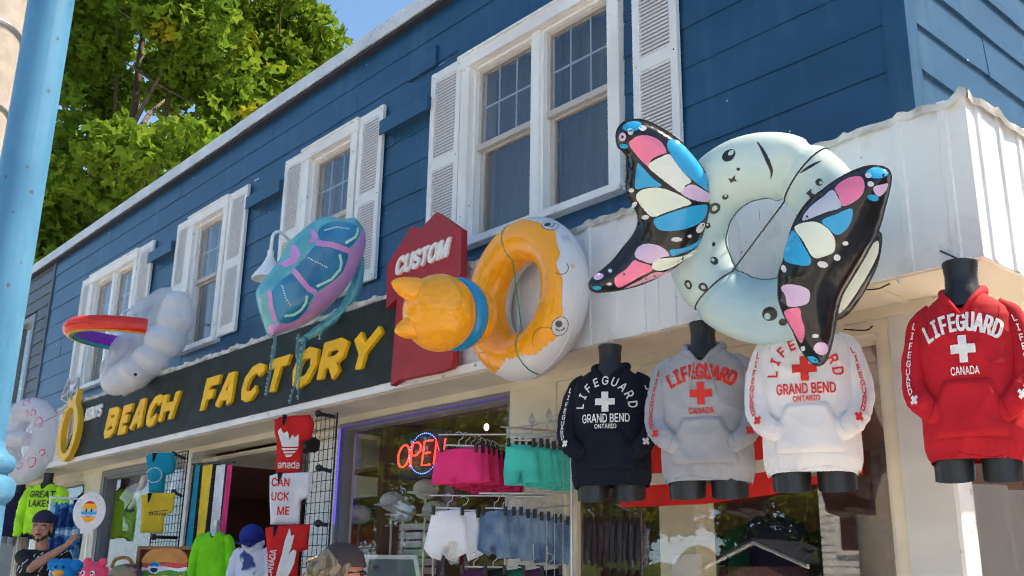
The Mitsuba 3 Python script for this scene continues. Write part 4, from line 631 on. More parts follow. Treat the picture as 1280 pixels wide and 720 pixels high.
def wing_part(name, fr, out, cells, spots, T, w, base='vinyl_black', parent=F, sm=4, label=None):
    pf = Puff(out, fr, T, w, .016, puck=.006)
    k = put(name, pf.mesh(), base, parent, smooth=50, label=label)
    fl = pf.pg.buffer(.005).difference(pf.pg.buffer(-.003)); p, f, _ = tri2d(fl, .02)
    put('seam_flange', trimesh.Trimesh(pf.world(p, p[:, 0]*0), f, process=False), base, k)
    for c, p in cells: put('cell', pf.patch(p, sm=sm if c != 'n' else 0), CELL[c], k, smooth=True)
    for c, p in spots: put('spot', pf.patch(p, off=.0022, step=.02), CELL[c] if c != 'w' else 'vinyl_white', k, smooth=True)
    return pf, k
wing_part('wing', LEFT_WING_FR, LEFT_WING_OUT, LEFT_WING_CELLS, LEFT_WING_SPOTS, .085, .15)
wing_part('wing', RIGHT_WING_FR, RIGHT_WING_OUT, RIGHT_WING_CELLS, RIGHT_WING_SPOTS, .10, .16)
wing_part('lower_wing', BACK_WING_FR, BACK_WING_OUT, BACK_WING_CELLS, [], .05, .09)
put('cord', tube([(-2.62, 4.05, 3.5), (-2.6, 4.3, 3.66)], .003, 5), 'black_wire', F)

# --- orange cat ring
F = thing('cat_float', 'orange and white inflatable cat swim ring with a round eared head and blue collar', 'inflatable float')
rg = Ring(CAT_FR, .385, .148, 1.0, 0, 1)
ring = put('ring', rg.mesh(), 'vinyl_white', F, smooth=True)
us = np.arange(-180, 181, 1.0)
e = np.array(CAT_EDGE); e = e[np.argsort(e[:, 0])]
ang = np.concatenate([[-180, -150, -120], e[:, 0], [85, 110, 140, 180]]); val = np.concatenate([[-60, -40, 20], e[:, 1], [35, -10, -40, -60]])
v0 = np.interp(us, ang, val)+5*np.abs(np.sin(np.radians(us)*9))*(np.abs(us) < 60)+4*(np.sin(np.radians(us)*67) > .2)*((us < -45) & (us > -110))
put('orange_fur_print', rg.band(us, v0, us*0+188), 'vinyl_orange', ring, smooth=True)
for kx, (u, v) in enumerate(CAT_MARKS[:2]):      # paw pads at the rim
    s = .062
    put('paw_outline', rg.patch(Polygon(disc(0, 0, s, s*.8)), u, v, .0028), 'vinyl_dark', ring)
    put('paw', rg.patch(Polygon(disc(0, 0, s*.93, s*.74)), u, v, .0034), 'vinyl_white', ring)
    put('paw_pad', cat(*[rg.patch(Polygon(disc(x*s, y*s, q*s)), u, v, .0042) for x, y, q in ((-.2, -.2, .34), (.25, .28, .1), (.42, .05, .1), (.05, .42, .1), (.4, -.2, .1))]), 'vinyl_dark', ring)
def arcp(r0, r1, a0, a1, n=18):
    t = np.radians(np.linspace(a0, a1, n)); return np.vstack([np.stack([r1*np.cos(t), r1*np.sin(t)], 1), np.stack([r0*np.cos(t), r0*np.sin(t)], 1)[::-1]])
for (u, v), R0, a0, a1 in ((CAT_MARKS[4], .045, -60, 120), (CAT_MARKS[5], .085, 150, 380), (CAT_MARKS[6], .09, 170, 330)):
    put('line_print', rg.patch(Polygon(arcp(R0-.004, R0, a0, a1)), u, v, .003), 'vinyl_dark', ring)
u, v = CAT_MARKS[2]; put('label_print', cat(*[rg.patch(sbox(-.03, -.028+i*.012, .03-.01*(i % 2), -.022+i*.012), u, v, .003) for i in range(5)]), 'vinyl_greylilac', ring)
u, v = CAT_MARKS[3]; put('star_print', cat(*[rg.patch(Polygon([(.016*math.cos(t+.2*s), .016*math.sin(t+.2*s)) if s else (0, 0) for s in (0, 1, -1)]), u, v, .003, .03) for t in np.arange(6)*np.pi/3]), 'vinyl_orange', ring)
a, b = np.radians(100), np.radians(-75)
put('strap', tube(np.array([rg.S(np.array(a), np.array(t), .004) for t in np.linspace(0, 2.6, 10)]+[rg.S(np.array(b), np.array(t), .004) for t in np.linspace(2.6, 0, 10)]), .004, 6), 'vinyl_green', F)
H, NK = np.array(CAT_HEAD), np.array(CAT_NECK); ax = (NK-H)/np.linalg.norm(NK-H)
e1 = np.cross(ax, [0, 0, 1.0]); e1 /= np.linalg.norm(e1); e2 = np.cross(e1, ax)
ball = trimesh.creation.icosphere(subdivisions=4); q = np.array(ball.vertices)
wr = .006*np.sin(q[:, 2]*30)*np.clip(-q[:, 0]-.2, 0, 1)
hd = trimesh.Trimesh(H+(q[:, :1]*.20*(1-wr[:, None]))*ax+q[:, 1:2]*.235*e1+q[:, 2:]*.235*e2, ball.faces)
put('seam', tube(np.array([rg.S(np.array(t), np.array(0.0), .001) for t in np.linspace(0, 2*np.pi, 120)]), .003, 5), 'vinyl_white', ring)
head = put('head', hd, 'vinyl_orange', F, smooth=True)
def ear(tip, base):
    tip, base = np.array(tip), np.array(base)+.25*(H-np.array(base)); t = np.linspace(0, 1, 12)
    return tube(base+(tip-base)*t[:, None], .085*np.sqrt(np.maximum(1-t**1.5, .02)), 16, sx=.75)
put('ear', ear(CAT_EAR1, CAT_EAR1B), 'vinyl_orange', head, smooth=40); put('ear', ear(CAT_EAR2, CAT_EAR2B), 'vinyl_orange', head, smooth=40)
tt = np.linspace(0, 2*np.pi, 49)
C0 = H+.17*ax
P = np.stack([C0+ax*dz+rr*(np.cos(tt)[:, None]*e1+np.sin(tt)[:, None]*e2) for dz, rr in ((-.06, .20), (-.04, .222), (-.01, .228), (.03, .222), (.05, .20))], 0)
put('collar', grid_mesh(P), 'vinyl_collar', F, smooth=True)
put('neck', trimesh.Trimesh(C0+ax*.07+(q[:, :1]*.20)*ax+q[:, 1:2]*.205*e1+q[:, 2:]*.205*e2, ball.faces), 'vinyl_orange', F, smooth=True)
put('cord', tube([(-4.57, 4.2, 3.55), (-4.6, 4.32, 3.64)], .003, 5), 'black_wire', F)

# --- jellyfish-like lounge float
F = thing('lounge_float', 'purple and blue see-through inflatable lounge float with teal streamers hanging over the sign', 'inflatable float')
pf, k = wing_part('body', JELLY_FR, JELLY_OUT, [c for c in JELLY_CELLS if c[0] != 'n'], [], .20, .24, 'vinyl_teal', F, 4)
for p in JELLY_PINK: put('pink_panel', pf.patch(p, .004), 'vinyl_pinkpurple', k, smooth=True)
for c, p in JELLY_CELLS:
    if c == 'n': put('mint_arc', pf.patch(p, .005), 'vinyl_mint', k, smooth=True)
for c, p in JELLY_SPOTS: put('dash', pf.patch(p, .005, .02), 'vinyl_white', k)
O, u, v, n = [np.array(x) for x in JELLY_FR]
sk = Puff([(.43, .22), (.46, -.02), (.40, -.22), (.15, -.48), (-.02, -.55), (.1, -.42), (.3, -.2)], (O-n*.10, u, v, n), .05, .08, .03, .03, 3)
put('skirt', sk.mesh(), 'vinyl_teal', F, smooth=60)
JT = np.array(JELLY_TENT)
for a, b, w in ((0, 3, .035), (3, 6, .04), (6, 9, .035), (9, 11, .03)):
    c = catmull(JT[a:b] if b-a > 2 else np.vstack([JT[a], (JT[a]+JT[b-1])/2+[.01, 0, 0], JT[b-1]]), 10); t = np.linspace(0, 1, len(c))
    ww = w*(.55+.45*np.sin(t*9+a)**2)*(1-.6*t)
    tw = np.stack([np.cos(t*3+a), .5*np.sin(t*3+a), t*0], 1)
    s = put('streamer', grid_mesh(np.stack([c-tw*ww[:, None], c+tw*ww[:, None]*.1+[0, -.012, 0], c+tw*ww[:, None]], 0)), 'vinyl_blueclear', F, smooth=True)
    put('dots', cat(*[ell(c[i]+[0, -.018, 0], (.009, .003, .009), 1) for i in range(1, len(c), 2)]), 'vinyl_white', s, kind='stuff')

# --- cloud float with a rainbow
F = thing('cloud_float', 'white cloud-shaped inflatable lounge float with a rainbow arch sticking out', 'inflatable float')
O, u, v, n = [np.array(x) for x in CLOUD_FR]
L3 = lambda p, z=0.0: O+p[0]*u+p[1]*v+z*n
ms = [ell((0, 0, 0), (1, 1, 1), 3) for _ in CLOUD_LUMPS]
bl = []
for i, (x, y, r) in enumerate(CLOUD_LUMPS):
    b_ = ell((0, 0, 0), (r*1.16, r*1.16, r*1.05), 3); b_.vertices = np.array(b_.vertices)+L3((x, y), .04); bl.append(b_)
core = tube(catmull([L3((x, y), .02) for x, y, r in CLOUD_LUMPS], 8), .18, 24)
import manifold3d as m3
def to_man(m): return m3.Manifold(m3.Mesh(np.asarray(m.vertices, np.float32), np.asarray(m.faces, np.uint32)))
def from_man(M): q_ = M.to_mesh(); return trimesh.Trimesh(q_.vert_properties[:, :3], q_.tri_verts, process=True)
U = to_man(core)
for b_ in bl: U = U+to_man(b_)
U = from_man(U.refine_to_length(.03)); trimesh.smoothing.filter_taubin(U, iterations=22)
rim = put('rim', U, 'vinyl_white', F, smooth=True)
bk = catmull([(*L3(p, -.02),) for p in CLOUD_BACK], 8)
put('back_rim', tube(bk, .085+.015*np.sin(np.linspace(0, 22, len(bk))), 16), 'vinyl_clear', F, smooth=True)
st = Puff(CLOUD_SEAT, (O-n*.03, u, v, n), .05, .12, .03, .03, 5)
put('seat', st.mesh(), 'vinyl_clear', F, smooth=60)
put('valve', ell(L3((-.09, -.36), .225), (.022, .022, .022), 2), 'black_plastic', F, smooth=True)
RC = np.array(RAINBOW_C); E1 = np.array([.95, -.28, .02]); E1 /= np.linalg.norm(E1); E2 = np.array([-.78, -.63, .0]); E2 = E2-E1*(E1@E2); E2 /= np.linalg.norm(E2)
N_ = np.cross(E1, E2); N_ = N_ if N_[2] > 0 else -N_
arch = Ring((RC, E1*.70, E2*.98, N_), .66, .085)
arc_u = np.linspace(-6, 186, 60)
k = put('rainbow', arch.band(arc_u, arc_u*0-62, arc_u*0+95, 20, 0), 'vinyl_red', F, smooth=True)
put('stripe', arch.band(arc_u, arc_u*0-84, arc_u*0-60, 6, .001), 'vinyl_gold', k, smooth=True)
put('stripe', arch.band(arc_u, arc_u*0-118, arc_u*0-83, 6, .0005), 'vinyl_green', k, smooth=True)
put('stripe', arch.band(arc_u, arc_u*0-140, arc_u*0-117, 6, .001), 'vinyl_collar', k, smooth=True)
put('stripe', arch.band(arc_u, arc_u*0+94, arc_u*0+221, 12, .0008), 'vinyl_violet', k, smooth=True)

# --- milky ring at the far left
F = thing('pale_ring_float', 'milky white inflatable ring with thin pink doodle prints at the left end of the fascia', 'inflatable float')
rg = Ring(CLEAR_FR, .42, .17, 1, .012)
ring = put('ring', rg.mesh(), 'vinyl_milky', F, smooth=True)
rr_ = np.random.default_rng(5)
for u, v in list(CLEAR_MARKS)+[(60, 100), (150, 95), (-60, 90), (120, 60), (-20, 30), (80, 20)]:
    t = np.linspace(0, 5.2, 26); s = rr_.uniform(.035, .075)
    c = np.stack([s*np.cos(t)*(1+.2*np.sin(3*t)), s*.8*np.sin(t)], 1)
    from shapely.geometry import LineString
    put('print', rg.patch(LineString(c).buffer(.006), u, v, .003, .02), 'vinyl_hotpink', ring)
O, u, v, n = [np.array(x) for x in CLEAR_FR]
hc = O+n*.16
put('bolster', tube(np.array([hc-u*.3-v*.03, hc-u*.15, hc+u*.15, hc+u*.28-v*.02]), np.array([.09, .105, .105, .09]), 20), 'vinyl_milky', F, smooth=50)
put('strap', tube(catmull([hc+u*.28]+[np.array(p) for p in CLEAR_STRAP], 6), .008, 6), 'vinyl_mauve', F)

# --- gooseneck lamps over the sign
def lamp(pts, label):
    Lp = thing('gooseneck_lamp', label, 'lamp', None)
    c = catmull(pts, 8)
    put('arm', tube(c, .016, 10), 'lamp_white', Lp, smooth=True)
    e_ = np.array(pts[-1])
    put('collar', lathe([(0, .05), (.03, .05), (.03, -.06), (.0, -.06)], e_, 20), 'lamp_white', Lp, smooth=30)
    put('shade', lathe([(.03, .0), (.05, -.05), (.07, -.09), (.15, -.21), (.155, -.225), (.146, -.225), (.06, -.09), (.0, -.08)], e_, 32), 'lamp_white', Lp, smooth=40)
    put('wall_plate', tube([np.array(pts[0])+[0, .028, 0], np.array(pts[0])+[0, .0, 0]], .05, 16), 'lamp_white', Lp, smooth=40)
lamp(LAMP_PTS, 'white gooseneck sign lamp in front of the purple float')
lamp(LAMP2_PTS, 'white gooseneck sign lamp arching up behind the rainbow of the cloud float')

# ================================================================ hoodies on hanging half mannequins
def cloth(name, c, weave=.0006, vr=.12):
    mat(name, var(tuple(x*(1-vr) for x in c), tuple(min(x*(1+vr), .9) for x in c), 6), .85, .25, sheen=.3)
cloth('navy_fleece', (.006, .009, .018)); cloth('grey_fleece', (.33, .33, .36)); cloth('white_fleece', (.72, .70, .70), vr=.05); cloth('red_fleece', (.46, .012, .022))
cloth('neon_fleece', (.42, .80, .03)); cloth('indigo_fleece', (.012, .012, .045)); cloth('lime_cloth', (.20, .66, .012)); cloth('black_cloth', (.012, .012, .014))
mat('print_white', (.72, .71, .70), .7); mat('print_red', (.62, .025, .015), .7); mat('print_black', (.015, .015, .015), .7)
class Top:
    """a sweatshirt on a hanging torso form; local x right, z up from the hem, front towards -y"""
    Z = np.array([0, .03, .06, .12, .25, .40, .50, .55, .59, .625, .66, .70])
    A = np.array([.216, .228, .238, .240, .236, .230, .228, .222, .200, .156, .100, .072])
    Bf = np.array([.100, .106, .116, .120, .120, .124, .122, .112, .100, .086, .072, .060])
    def __init__(s, seed, fold=.012): s.seed, s.fold = seed, fold
    def ab(s, z): return np.interp(z, s.Z, s.A), np.interp(z, s.Z, s.Bf)
    def wr(s, x, z):
        f = meshkit.fbm(np.stack([x*5+s.seed*3.1, z*0+s.seed, z*4.2], -1), 3, s.seed)-.5
        g = meshkit.noise(np.stack([x*16+z*9+s.seed, z*0, z*10-x*6], -1), s.seed)-.5
        r_ = 1-np.abs(2*meshkit.noise(np.stack([x*7-z*5+s.seed, z*0, z*8+x*4], -1), s.seed+9)-1)
        low = np.clip((.22-z)/.2, 0, 1)*np.sin(x*42+4*np.sin(x*9+s.seed))*.22
        return s.fold*(1.3*f+.4*g+.75*(r_**3-.3)+low)*np.clip((.68-z)/.1, 0, 1)
    def front(s, x, z):
        a, b = s.ab(z); t = np.clip(np.abs(x)/a, 0, .9995)
        return -b*(1-t**2.4)**(1/2.1)-s.wr(x, z)
    def body(s):
        zz = np.concatenate([np.linspace(0, .56, 80), np.linspace(.57, .655, 14)]); th = np.linspace(0, 2*np.pi, 181)
        rows = []
        for z in zz:
            a, b = s.ab(z); c, q = np.cos(th), np.sin(th)
            x = a*np.sign(c)*np.abs(c)**.86; y = b*np.sign(q)*np.abs(q)**.92
            zt = z+(.034*np.abs(np.sin(th))-.026)*(1-min(z/.3, 1))+0*th+(.018*np.cos(th)**2 if z < .01 else 0)+.010*np.sin(th*5+s.seed)*(z < .05)
            zt = np.where(q < 0, zt-.075*np.exp(-(x/.045)**2)*np.clip((z-.56)/.095, 0, 1), zt)
            w = s.wr(x, zt); fr = q < 0
            y = np.where(fr, s.front(x, zt), y+w*.6)
            rows.append(np.stack([x, y, zt], 1))
        rows = [rows[0]*[.93, .93, 1]+[0, 0, .03]]+rows
        return grid_mesh(np.array(rows)[:, ::-1])
    def on(s, m, cx, cz, ang=0.0, off=.0055):
        m = trimesh.Trimesh(m.vertices, m.faces, process=False); m = m.subdivide_to_size(.02, max_iter=8) if len(m.faces) < 3000 else m
        v = np.array(m.vertices); c, q = math.cos(ang), math.sin(ang)
        x, z = cx+v[:, 0]*c-v[:, 1]*q, cz+v[:, 0]*q+v[:, 1]*c
        return trimesh.Trimesh(np.stack([x, s.front(x, z)-off-.5*v[:, 2], z], 1), m.faces, process=False)
    def arc(s, text, h, cx, cz, R, a0, a1, wide=.8, off=.0055):
        """letters along an arc of radius R about (cx, cz), degrees measured from straight up, left to right"""
        out = []
        for i, ch in enumerate(text):
            m = words(ch, h, .002, True, 0, wide); v = np.array(m.vertices); v[:, 0] -= (v[:, 0].min()+v[:, 0].max())/2; m.vertices = v
            if h > .06: m = cat(*[trimesh.Trimesh(v+[d*h*.045, 0, .0006*d*d+.0003*d], m.faces, process=False) for d in (-1, 0, 1)])
            t = math.radians(a0+(a1-a0)*i/(len(text)-1))
            out.append(s.on(m, cx+R*math.sin(t), cz+R*math.cos(t), -t, off))
        return cat(*out)
    def line(s, text, h, cx, cz, wide=.8):
        m = words(text, h, .002, True, 0, wide); v = np.array(m.vertices); v[:, 0] -= (v[:, 0].min()+v[:, 0].max())/2; m.vertices = v
        return s.on(m, cx, cz)
    def cross(s, cx, cz, L, w): m = flat(cross_poly(L, w)); m.vertices = np.array(m.vertices)*[1.05, 1, 1]; return s.on(m, cx, cz, 0.0)
def flat(poly, d=.002):
    p, f, _ = tri2d(poly, .015); return trimesh.Trimesh(np.hstack([p, np.full((len(p), 1), d)]), f, process=False)
def cross_poly(L, w): return [(-w, -L), (w, -L), (w, -w), (L, -w), (L, w), (w, w), (w, L), (-w, L), (-w, w), (-L, w), (-L, -w), (-w, -w)]
def sleeve(side, path, rad, seed, fold=.012, n=10, flatten=1.0):
    c = catmull(path, n); r = np.interp(np.linspace(0, len(path)-1, len(c)), np.arange(len(path)), rad)
    m = tube(c, r, 28); v = np.array(m.vertices)
    if flatten != 1: cy = np.concatenate([np.repeat(c[:, 1], 28), c[[0, -1], 1]]); v[:, 1] = cy+(v[:, 1]-cy)*flatten
    k = meshkit.fbm(np.stack([v[:, 0]*9+seed, v[:, 1]*9, v[:, 2]*15+.6*np.sin(v[:, 0]*20)], 1), 3, seed)-.5
    nrm = trimesh.Trimesh(v, m.faces, process=False).vertex_normals
    st_ = np.repeat(np.linspace(0, 1, len(c)), 28); st_ = np.concatenate([st_, [0, 1]])[:len(v)]; cr = np.exp(-((st_-.62)/.16)**2)*np.abs(np.sin(st_*70+2*np.sin(v[:, 0]*30+seed)))
    m.vertices = v+nrm*(fold*2*k-.55*fold*cr)[:, None]; return m, c, r
def turn(m, yaw, o, s=1.0, tilt=0.0, sx=1.0):
    c, q = math.cos(yaw), math.sin(yaw); v = np.array(m.vertices)*[s*sx, s, s]
    if tilt: ct, st = math.cos(tilt), math.sin(tilt); v = np.stack([v[:, 0]*ct+(v[:, 2]-.8)*st, v[:, 1], .8+(v[:, 2]-.8)*ct-v[:, 0]*st], 1)
    m = trimesh.Trimesh(np.stack([v[:, 0]*c-v[:, 1]*q, v[:, 0]*q+v[:, 1]*c, v[:, 2]], 1)+np.asarray(o), m.faces, process=False); return m
def hoodie(label, x, y, ztop, yaw, sc, fab, ink, style, seed, SX=.95, hood=True, place='', sleeve_side=(-1, 1), tilt=0.0, sleeve_word='LIFEGUARD'):
    """hangs from a hook at (x, y), the neck's top at ztop; yaw about z, 0 = facing -y"""
    K = thing('mannequin', label, 'mannequin', 'hooded sweatshirts on half mannequins hung along the fascia')
    o = np.array([x, y, ztop-.80*sc]); tr = lambda m, sx=SX: turn(m, yaw, o, sc, tilt, sx)
    T_ = Top(seed)
    neck = lathe([(0, .80), (.066, .80), (.069, .795), (.062, .74), (.064, .69), (.085, .655), (.09, .60)], (0, .01, 0), 28)
    k = put('form', tr(neck, 1.0), 'black_plastic', K, smooth=40)
    for sg in (-1, 1):
        zz = np.linspace(.12, -.075, 10); th = np.linspace(0, 2*np.pi, 33); rows = []
        for i, z in enumerate(zz):
            sh = 1-.06*(i/9); rows.append(np.stack([sg*.108+.098*sh*np.cos(th), .004+.086*sh*np.sin(th), z+.02*np.sin(th)*(i == 9)], 1))
        rows.append(np.stack([sg*.098+0*th, 0*th, 0*th-.075], 1))
        put('thigh', tr(grid_mesh(np.array(rows))), 'black_plastic', k, smooth=40)
    put('hook', tr(tube(catmull([(0, 0, .80), (0, 0, .84), (.012, 0, .858), (.02, 0, .875), (0, 0, .89)], 5), .0028, 6)), 'chrome_wire', K)
    g = put('hooded_sweatshirt', tr(T_.body()), fab, K, smooth=True)
    # ribbed hem band, armhole seams, pocket
    th = np.linspace(0, 2*np.pi, 361); rows = []
    for z in np.linspace(-.012, .060, 5):
        a_, b_ = T_.ab(np.array(max(z, 0.0))); rb = .985+.006*np.sign(np.sin(th*75))-.9*max(0, .03-z)**1.0*(z < .03)
        zt = z+(.034*np.abs(np.sin(th))-.026)*(1-min(max(z, 0)/.3, 1))+.018*np.cos(th)**2*(z < .01); x_ = a_*np.sign(np.cos(th))*np.abs(np.cos(th))**.86*rb
        y_ = b_*np.sign(np.sin(th))*np.abs(np.sin(th))**.92*rb; y_ = np.where(np.sin(th) < 0, T_.front(np.clip(x_, -a_*.999, a_*.999), zt)*rb-.003, y_+T_.wr(x_, zt)*.6+.003)
        rows.append(np.stack([x_, y_, zt], 1))
    put('hem_band', tr(grid_mesh(np.array(rows)[:, ::-1])), fab, g, smooth=40)
    for sg in (-1, 1):
        zz = np.linspace(.44, .60, 12); xx = sg*(.150+.022*np.sin((zz-.44)/.16*np.pi*.5)); put('seam', tr(tube(np.stack([xx, T_.front(xx, zz)-.001, zz], 1), .0022, 5)), fab, g)
    P = Polygon([(-.10, .295), (.10, .295), (.172, .16), (.165, .075), (-.165, .075), (-.172, .16)])
    p, f, _ = tri2d(P, .014); dst = np.array([P.exterior.distance(Point(q)) for q in p])
    yy = T_.front(p[:, 0], p[:, 1])-.004-.016*np.minimum(dst/.012, 1)-.006*np.sin(p[:, 0]*18)*np.minimum(dst/.04, 1)
    put('pocket', tr(trimesh.Trimesh(np.stack([p[:, 0], yy, p[:, 1]], 1), f, process=False)), fab, g, smooth=True)
    for sg in (-1, 1):
        path = [(sg*.150, .0, .602), (sg*.212, -.002, .548), (sg*.244, -.018, .43), (sg*.256, -.045, .32), (sg*.236, -.086, .238), (sg*.192, -.108, .192), (sg*.145, -.100, .168), (sg*.085, -.070, .155)]
        m, c, r = sleeve(sg, path, [.042, .056, .060, .060, .058, .052, .045, .036], seed*2+sg, .009, flatten=.66)
        sk_ = put('sleeve', tr(m), fab, g, smooth=True)
        m, _, _ = sleeve(sg, [(sg*.168, -.106, .180), (sg*.135, -.099, .165)], [.049, .046], seed, .001, flatten=.72)
        put('cuff', tr(m), fab, sk_, smooth=True)
        if style.get('sleeve') and sg in sleeve_side:
            let = []
            for i, ch in enumerate(sleeve_word+'+'):
                t = 12+i*3.35; j = int(t); fr_ = t-j; q0 = c[j]*(1-fr_)+c[j+1]*fr_; rr2 = r[j]
                d = c[min(j+1, len(c)-1)]-c[j-1]; d /= np.linalg.norm(d)
                out_ = np.array([sg*.30, -.95, 0]); out_ = out_-d*(out_@d); out_ /= np.linalg.norm(out_); rt = np.cross(-d, -out_) if True else None
                if rt[0] < 0: rt = -rt
                if ch == '+': m = flat(cross_poly(.022, .008))
                else: m = words(ch, .028, .001, True, 0, .95)
                v = np.array(m.vertices); v[:, 0] -= (v[:, 0].min()+v[:, 0].max())/2; v[:, 1] -= .015
                let.append(trimesh.Trimesh(q0+out_*(rr2*.70+.006)+v[:, :1]*rt-v[:, 1:2]*d+(v[:, 2:]-.012*(v[:, :1]/.02)**2*0)*out_, m.faces, process=False))
            put('sleeve_lettering', tr(cat(*let)), ink, sk_)
    if hood:
        ring = catmull([(0, -.110, .555), (.040, -.100, .596), (.080, -.062, .640), (.098, .01, .672), (.080, .075, .685), (0, .098, .685), (-.080, .075, .685), (-.098, .01, .672), (-.080, -.062, .640), (-.040, -.100, .596)], 8, closed=True)
        rad = np.interp(np.arange(len(ring)), np.linspace(0, len(ring), 11), [.008, .011, .015, .020, .028, .032, .028, .020, .015, .011, .008])
        m = tube(ring, rad, 16, closed=True); put('hood', tr(m), fab, g, smooth=True)
        hb = ell((0, .10, .61), (.13, .045, .10), 3); put('hood_back', tr(hb), fab, g, smooth=True)
        if style.get('cords'):
            for sg in (-1, 1):
                zz = np.linspace(.60, .42, 12); xx = sg*(.03+.05*(zz < .58)*np.linspace(0, 1, 12)*(.6 if sg < 0 else 1.0))
                put('drawstring', tr(tube(np.stack([xx, T_.front(xx, zz)-.006, zz], 1), .004, 6)), fab, g, smooth=True)
    for kind, *a in style['ink']:
        m = {'arc': T_.arc, 'line': T_.line, 'cross': T_.cross}[kind](*a)
        put({'arc': 'lettering', 'line': 'lettering', 'cross': 'cross_print'}[kind], tr(m), ink, g)
    return K
ARCH = [('arc', 'LIFEGUARD', .050, 0, .412, .135, -82, 82, .85), ('cross', 0, .450, .056, .019), ('line', 'GRAND BEND', .046, 0, .336, .70), ('line', 'ONTARIO', .024, 0, .302, .85)]
BLOCK = [('arc', 'LIFEGUARD', .074, 0, .145, .34, -25, 25, .56), ('cross', 0, .412, .054, .018), ('line', 'CANADA', .030, 0, .312, .74)]
hoodie('navy blue hoodie with a white arched LIFEGUARD print, leftmost of the hung hoodies', -3.965, 4.24, 2.775, .52, 1.02, 'navy_fleece', 'print_white', {'sleeve': 1, 'ink': ARCH}, 3)
hoodie('grey hoodie with red LIFEGUARD CANADA print and drawstrings', -3.25, 4.20, 2.775, .50, 1.05, 'grey_fleece', 'print_red', {'sleeve': 1, 'cords': 1, 'ink': BLOCK}, 5)
hoodie('white hoodie with a red arched LIFEGUARD print below the butterfly float', -2.635, 4.20, 2.775, .48, 1.05, 'white_fleece', 'print_red', {'sleeve': 1, 'ink': ARCH}, 8, SX=.90)
hoodie('red hoodie with white LIFEGUARD CANADA print, hung at the building corner', -1.83, 4.16, 2.775, .30, 1.06, 'red_fleece', 'print_white', {'sleeve': 1, 'ink': BLOCK}, 11, SX=.79, tilt=0.02)

# loose cables and hooks under the fascia
for pts in ([(-2.62, 4.36, 2.822), (-2.45, 4.34, 2.818), (-2.33, 4.36, 2.80), (-2.26, 4.37, 2.815)], [(-1.98, 4.32, 2.90), (-1.90, 4.30, 2.84), (-1.86, 4.29, 2.80)], [(-3.1, 4.37, 2.824), (-2.95, 4.35, 2.806), (-2.82, 4.37, 2.82)], [(-2.75, 4.77, 2.75), (-2.62, 4.76, 2.72), (-2.57, 4.74, 2.73)]):
    put('cable', tube(catmull(pts, 6), .004, 6), 'black_wire', B, smooth=True)
for x in (-4.5, -4.0, -3.6, -3.25, -2.95, -2.63, -2.2): put('cup_hook', tube(catmull([(x, 4.33, 2.83), (x, 4.33, 2.805), (x+.012, 4.33, 2.795), (x+.018, 4.33, 2.81)], 4), .003, 6), 'chrome_wire', B)

# ================================================================ garments on the racks
def FR(o, yaw): c, s = math.cos(yaw), math.sin(yaw); return (o, (c, s, 0), (0, 0, 1), (s, -c, 0))
for nm, c in dict(pink=(.70, .035, .18), pinkred=(.55, .015, .07), teal=(.06, .52, .44), denimwhite=(.74, .74, .78), tee_red=(.58, .02, .02), tee_white=(.74, .74, .78), turq=(.01, .28, .42), yellow=(.82, .56, .04), cap_blue=(.015, .03, .22), greycap=(.42, .43, .42), plush_blue=(.01, .20, .50), plush_pink=(.85, .08, .16)).items():
    cloth('cloth_'+nm, c, vr=.10)
def denim(p, n, uv):
    f = fbm(p.x*9, p.y*9, p.z*4, 3); w = noise(p.x*120, p.y*120, p.z*60)
    return mix(mix((.05, .11, .22), (.20, .30, .42), smoothstep(.35, .7, f)), (.35, .42, .5), .25*w)
mat('denim_cloth', mikit.proc(denim), .9, .2)
def tiedye(p, n, uv):
    f = fbm(p.x*5+3, p.y*5, p.z*9, 3)
    c = mix((.02, .06, .22), (.10, .30, .52), smoothstep(.42, .5, f)); return mix(c, (.55, .68, .78), smoothstep(.58, .64, f))
mat('tiedye_cloth', mikit.proc(tiedye), .9, .2)
mat('tag_card', (.62, .58, .50), .8); mat('hanger_plastic', (.50, .52, .50), .25, .5)
def hanger(parent, pf, at, w, h=.11):
    """clip hanger: bar, hook and two black clips above the waistband point at (x, y)"""
    O, u, v, n = pf.fr; q = lambda x, y, z=0.0: O+u*(at[0]+x)+v*(at[1]+y)+n*z
    k = put('hanger', cat(rod(q(-w, .022), q(w, .022), .006, 6), tube([q(0, .022), q(0, h*.5), q(.022, h*.62), q(.03, h*.85), q(0, h), q(-.022, h*.9)], .003, 6)), 'hanger_plastic', parent, smooth=True)
    for s in (-1, 1): put('clip', tube([q(s*w*.92, .035, .016), q(s*w*.92, -.022, .018)], .013, 6), 'black_plastic', k)
ORD = ['first', 'second', 'third', 'fourth', 'fifth', 'sixth', 'seventh', 'eighth', 'ninth']
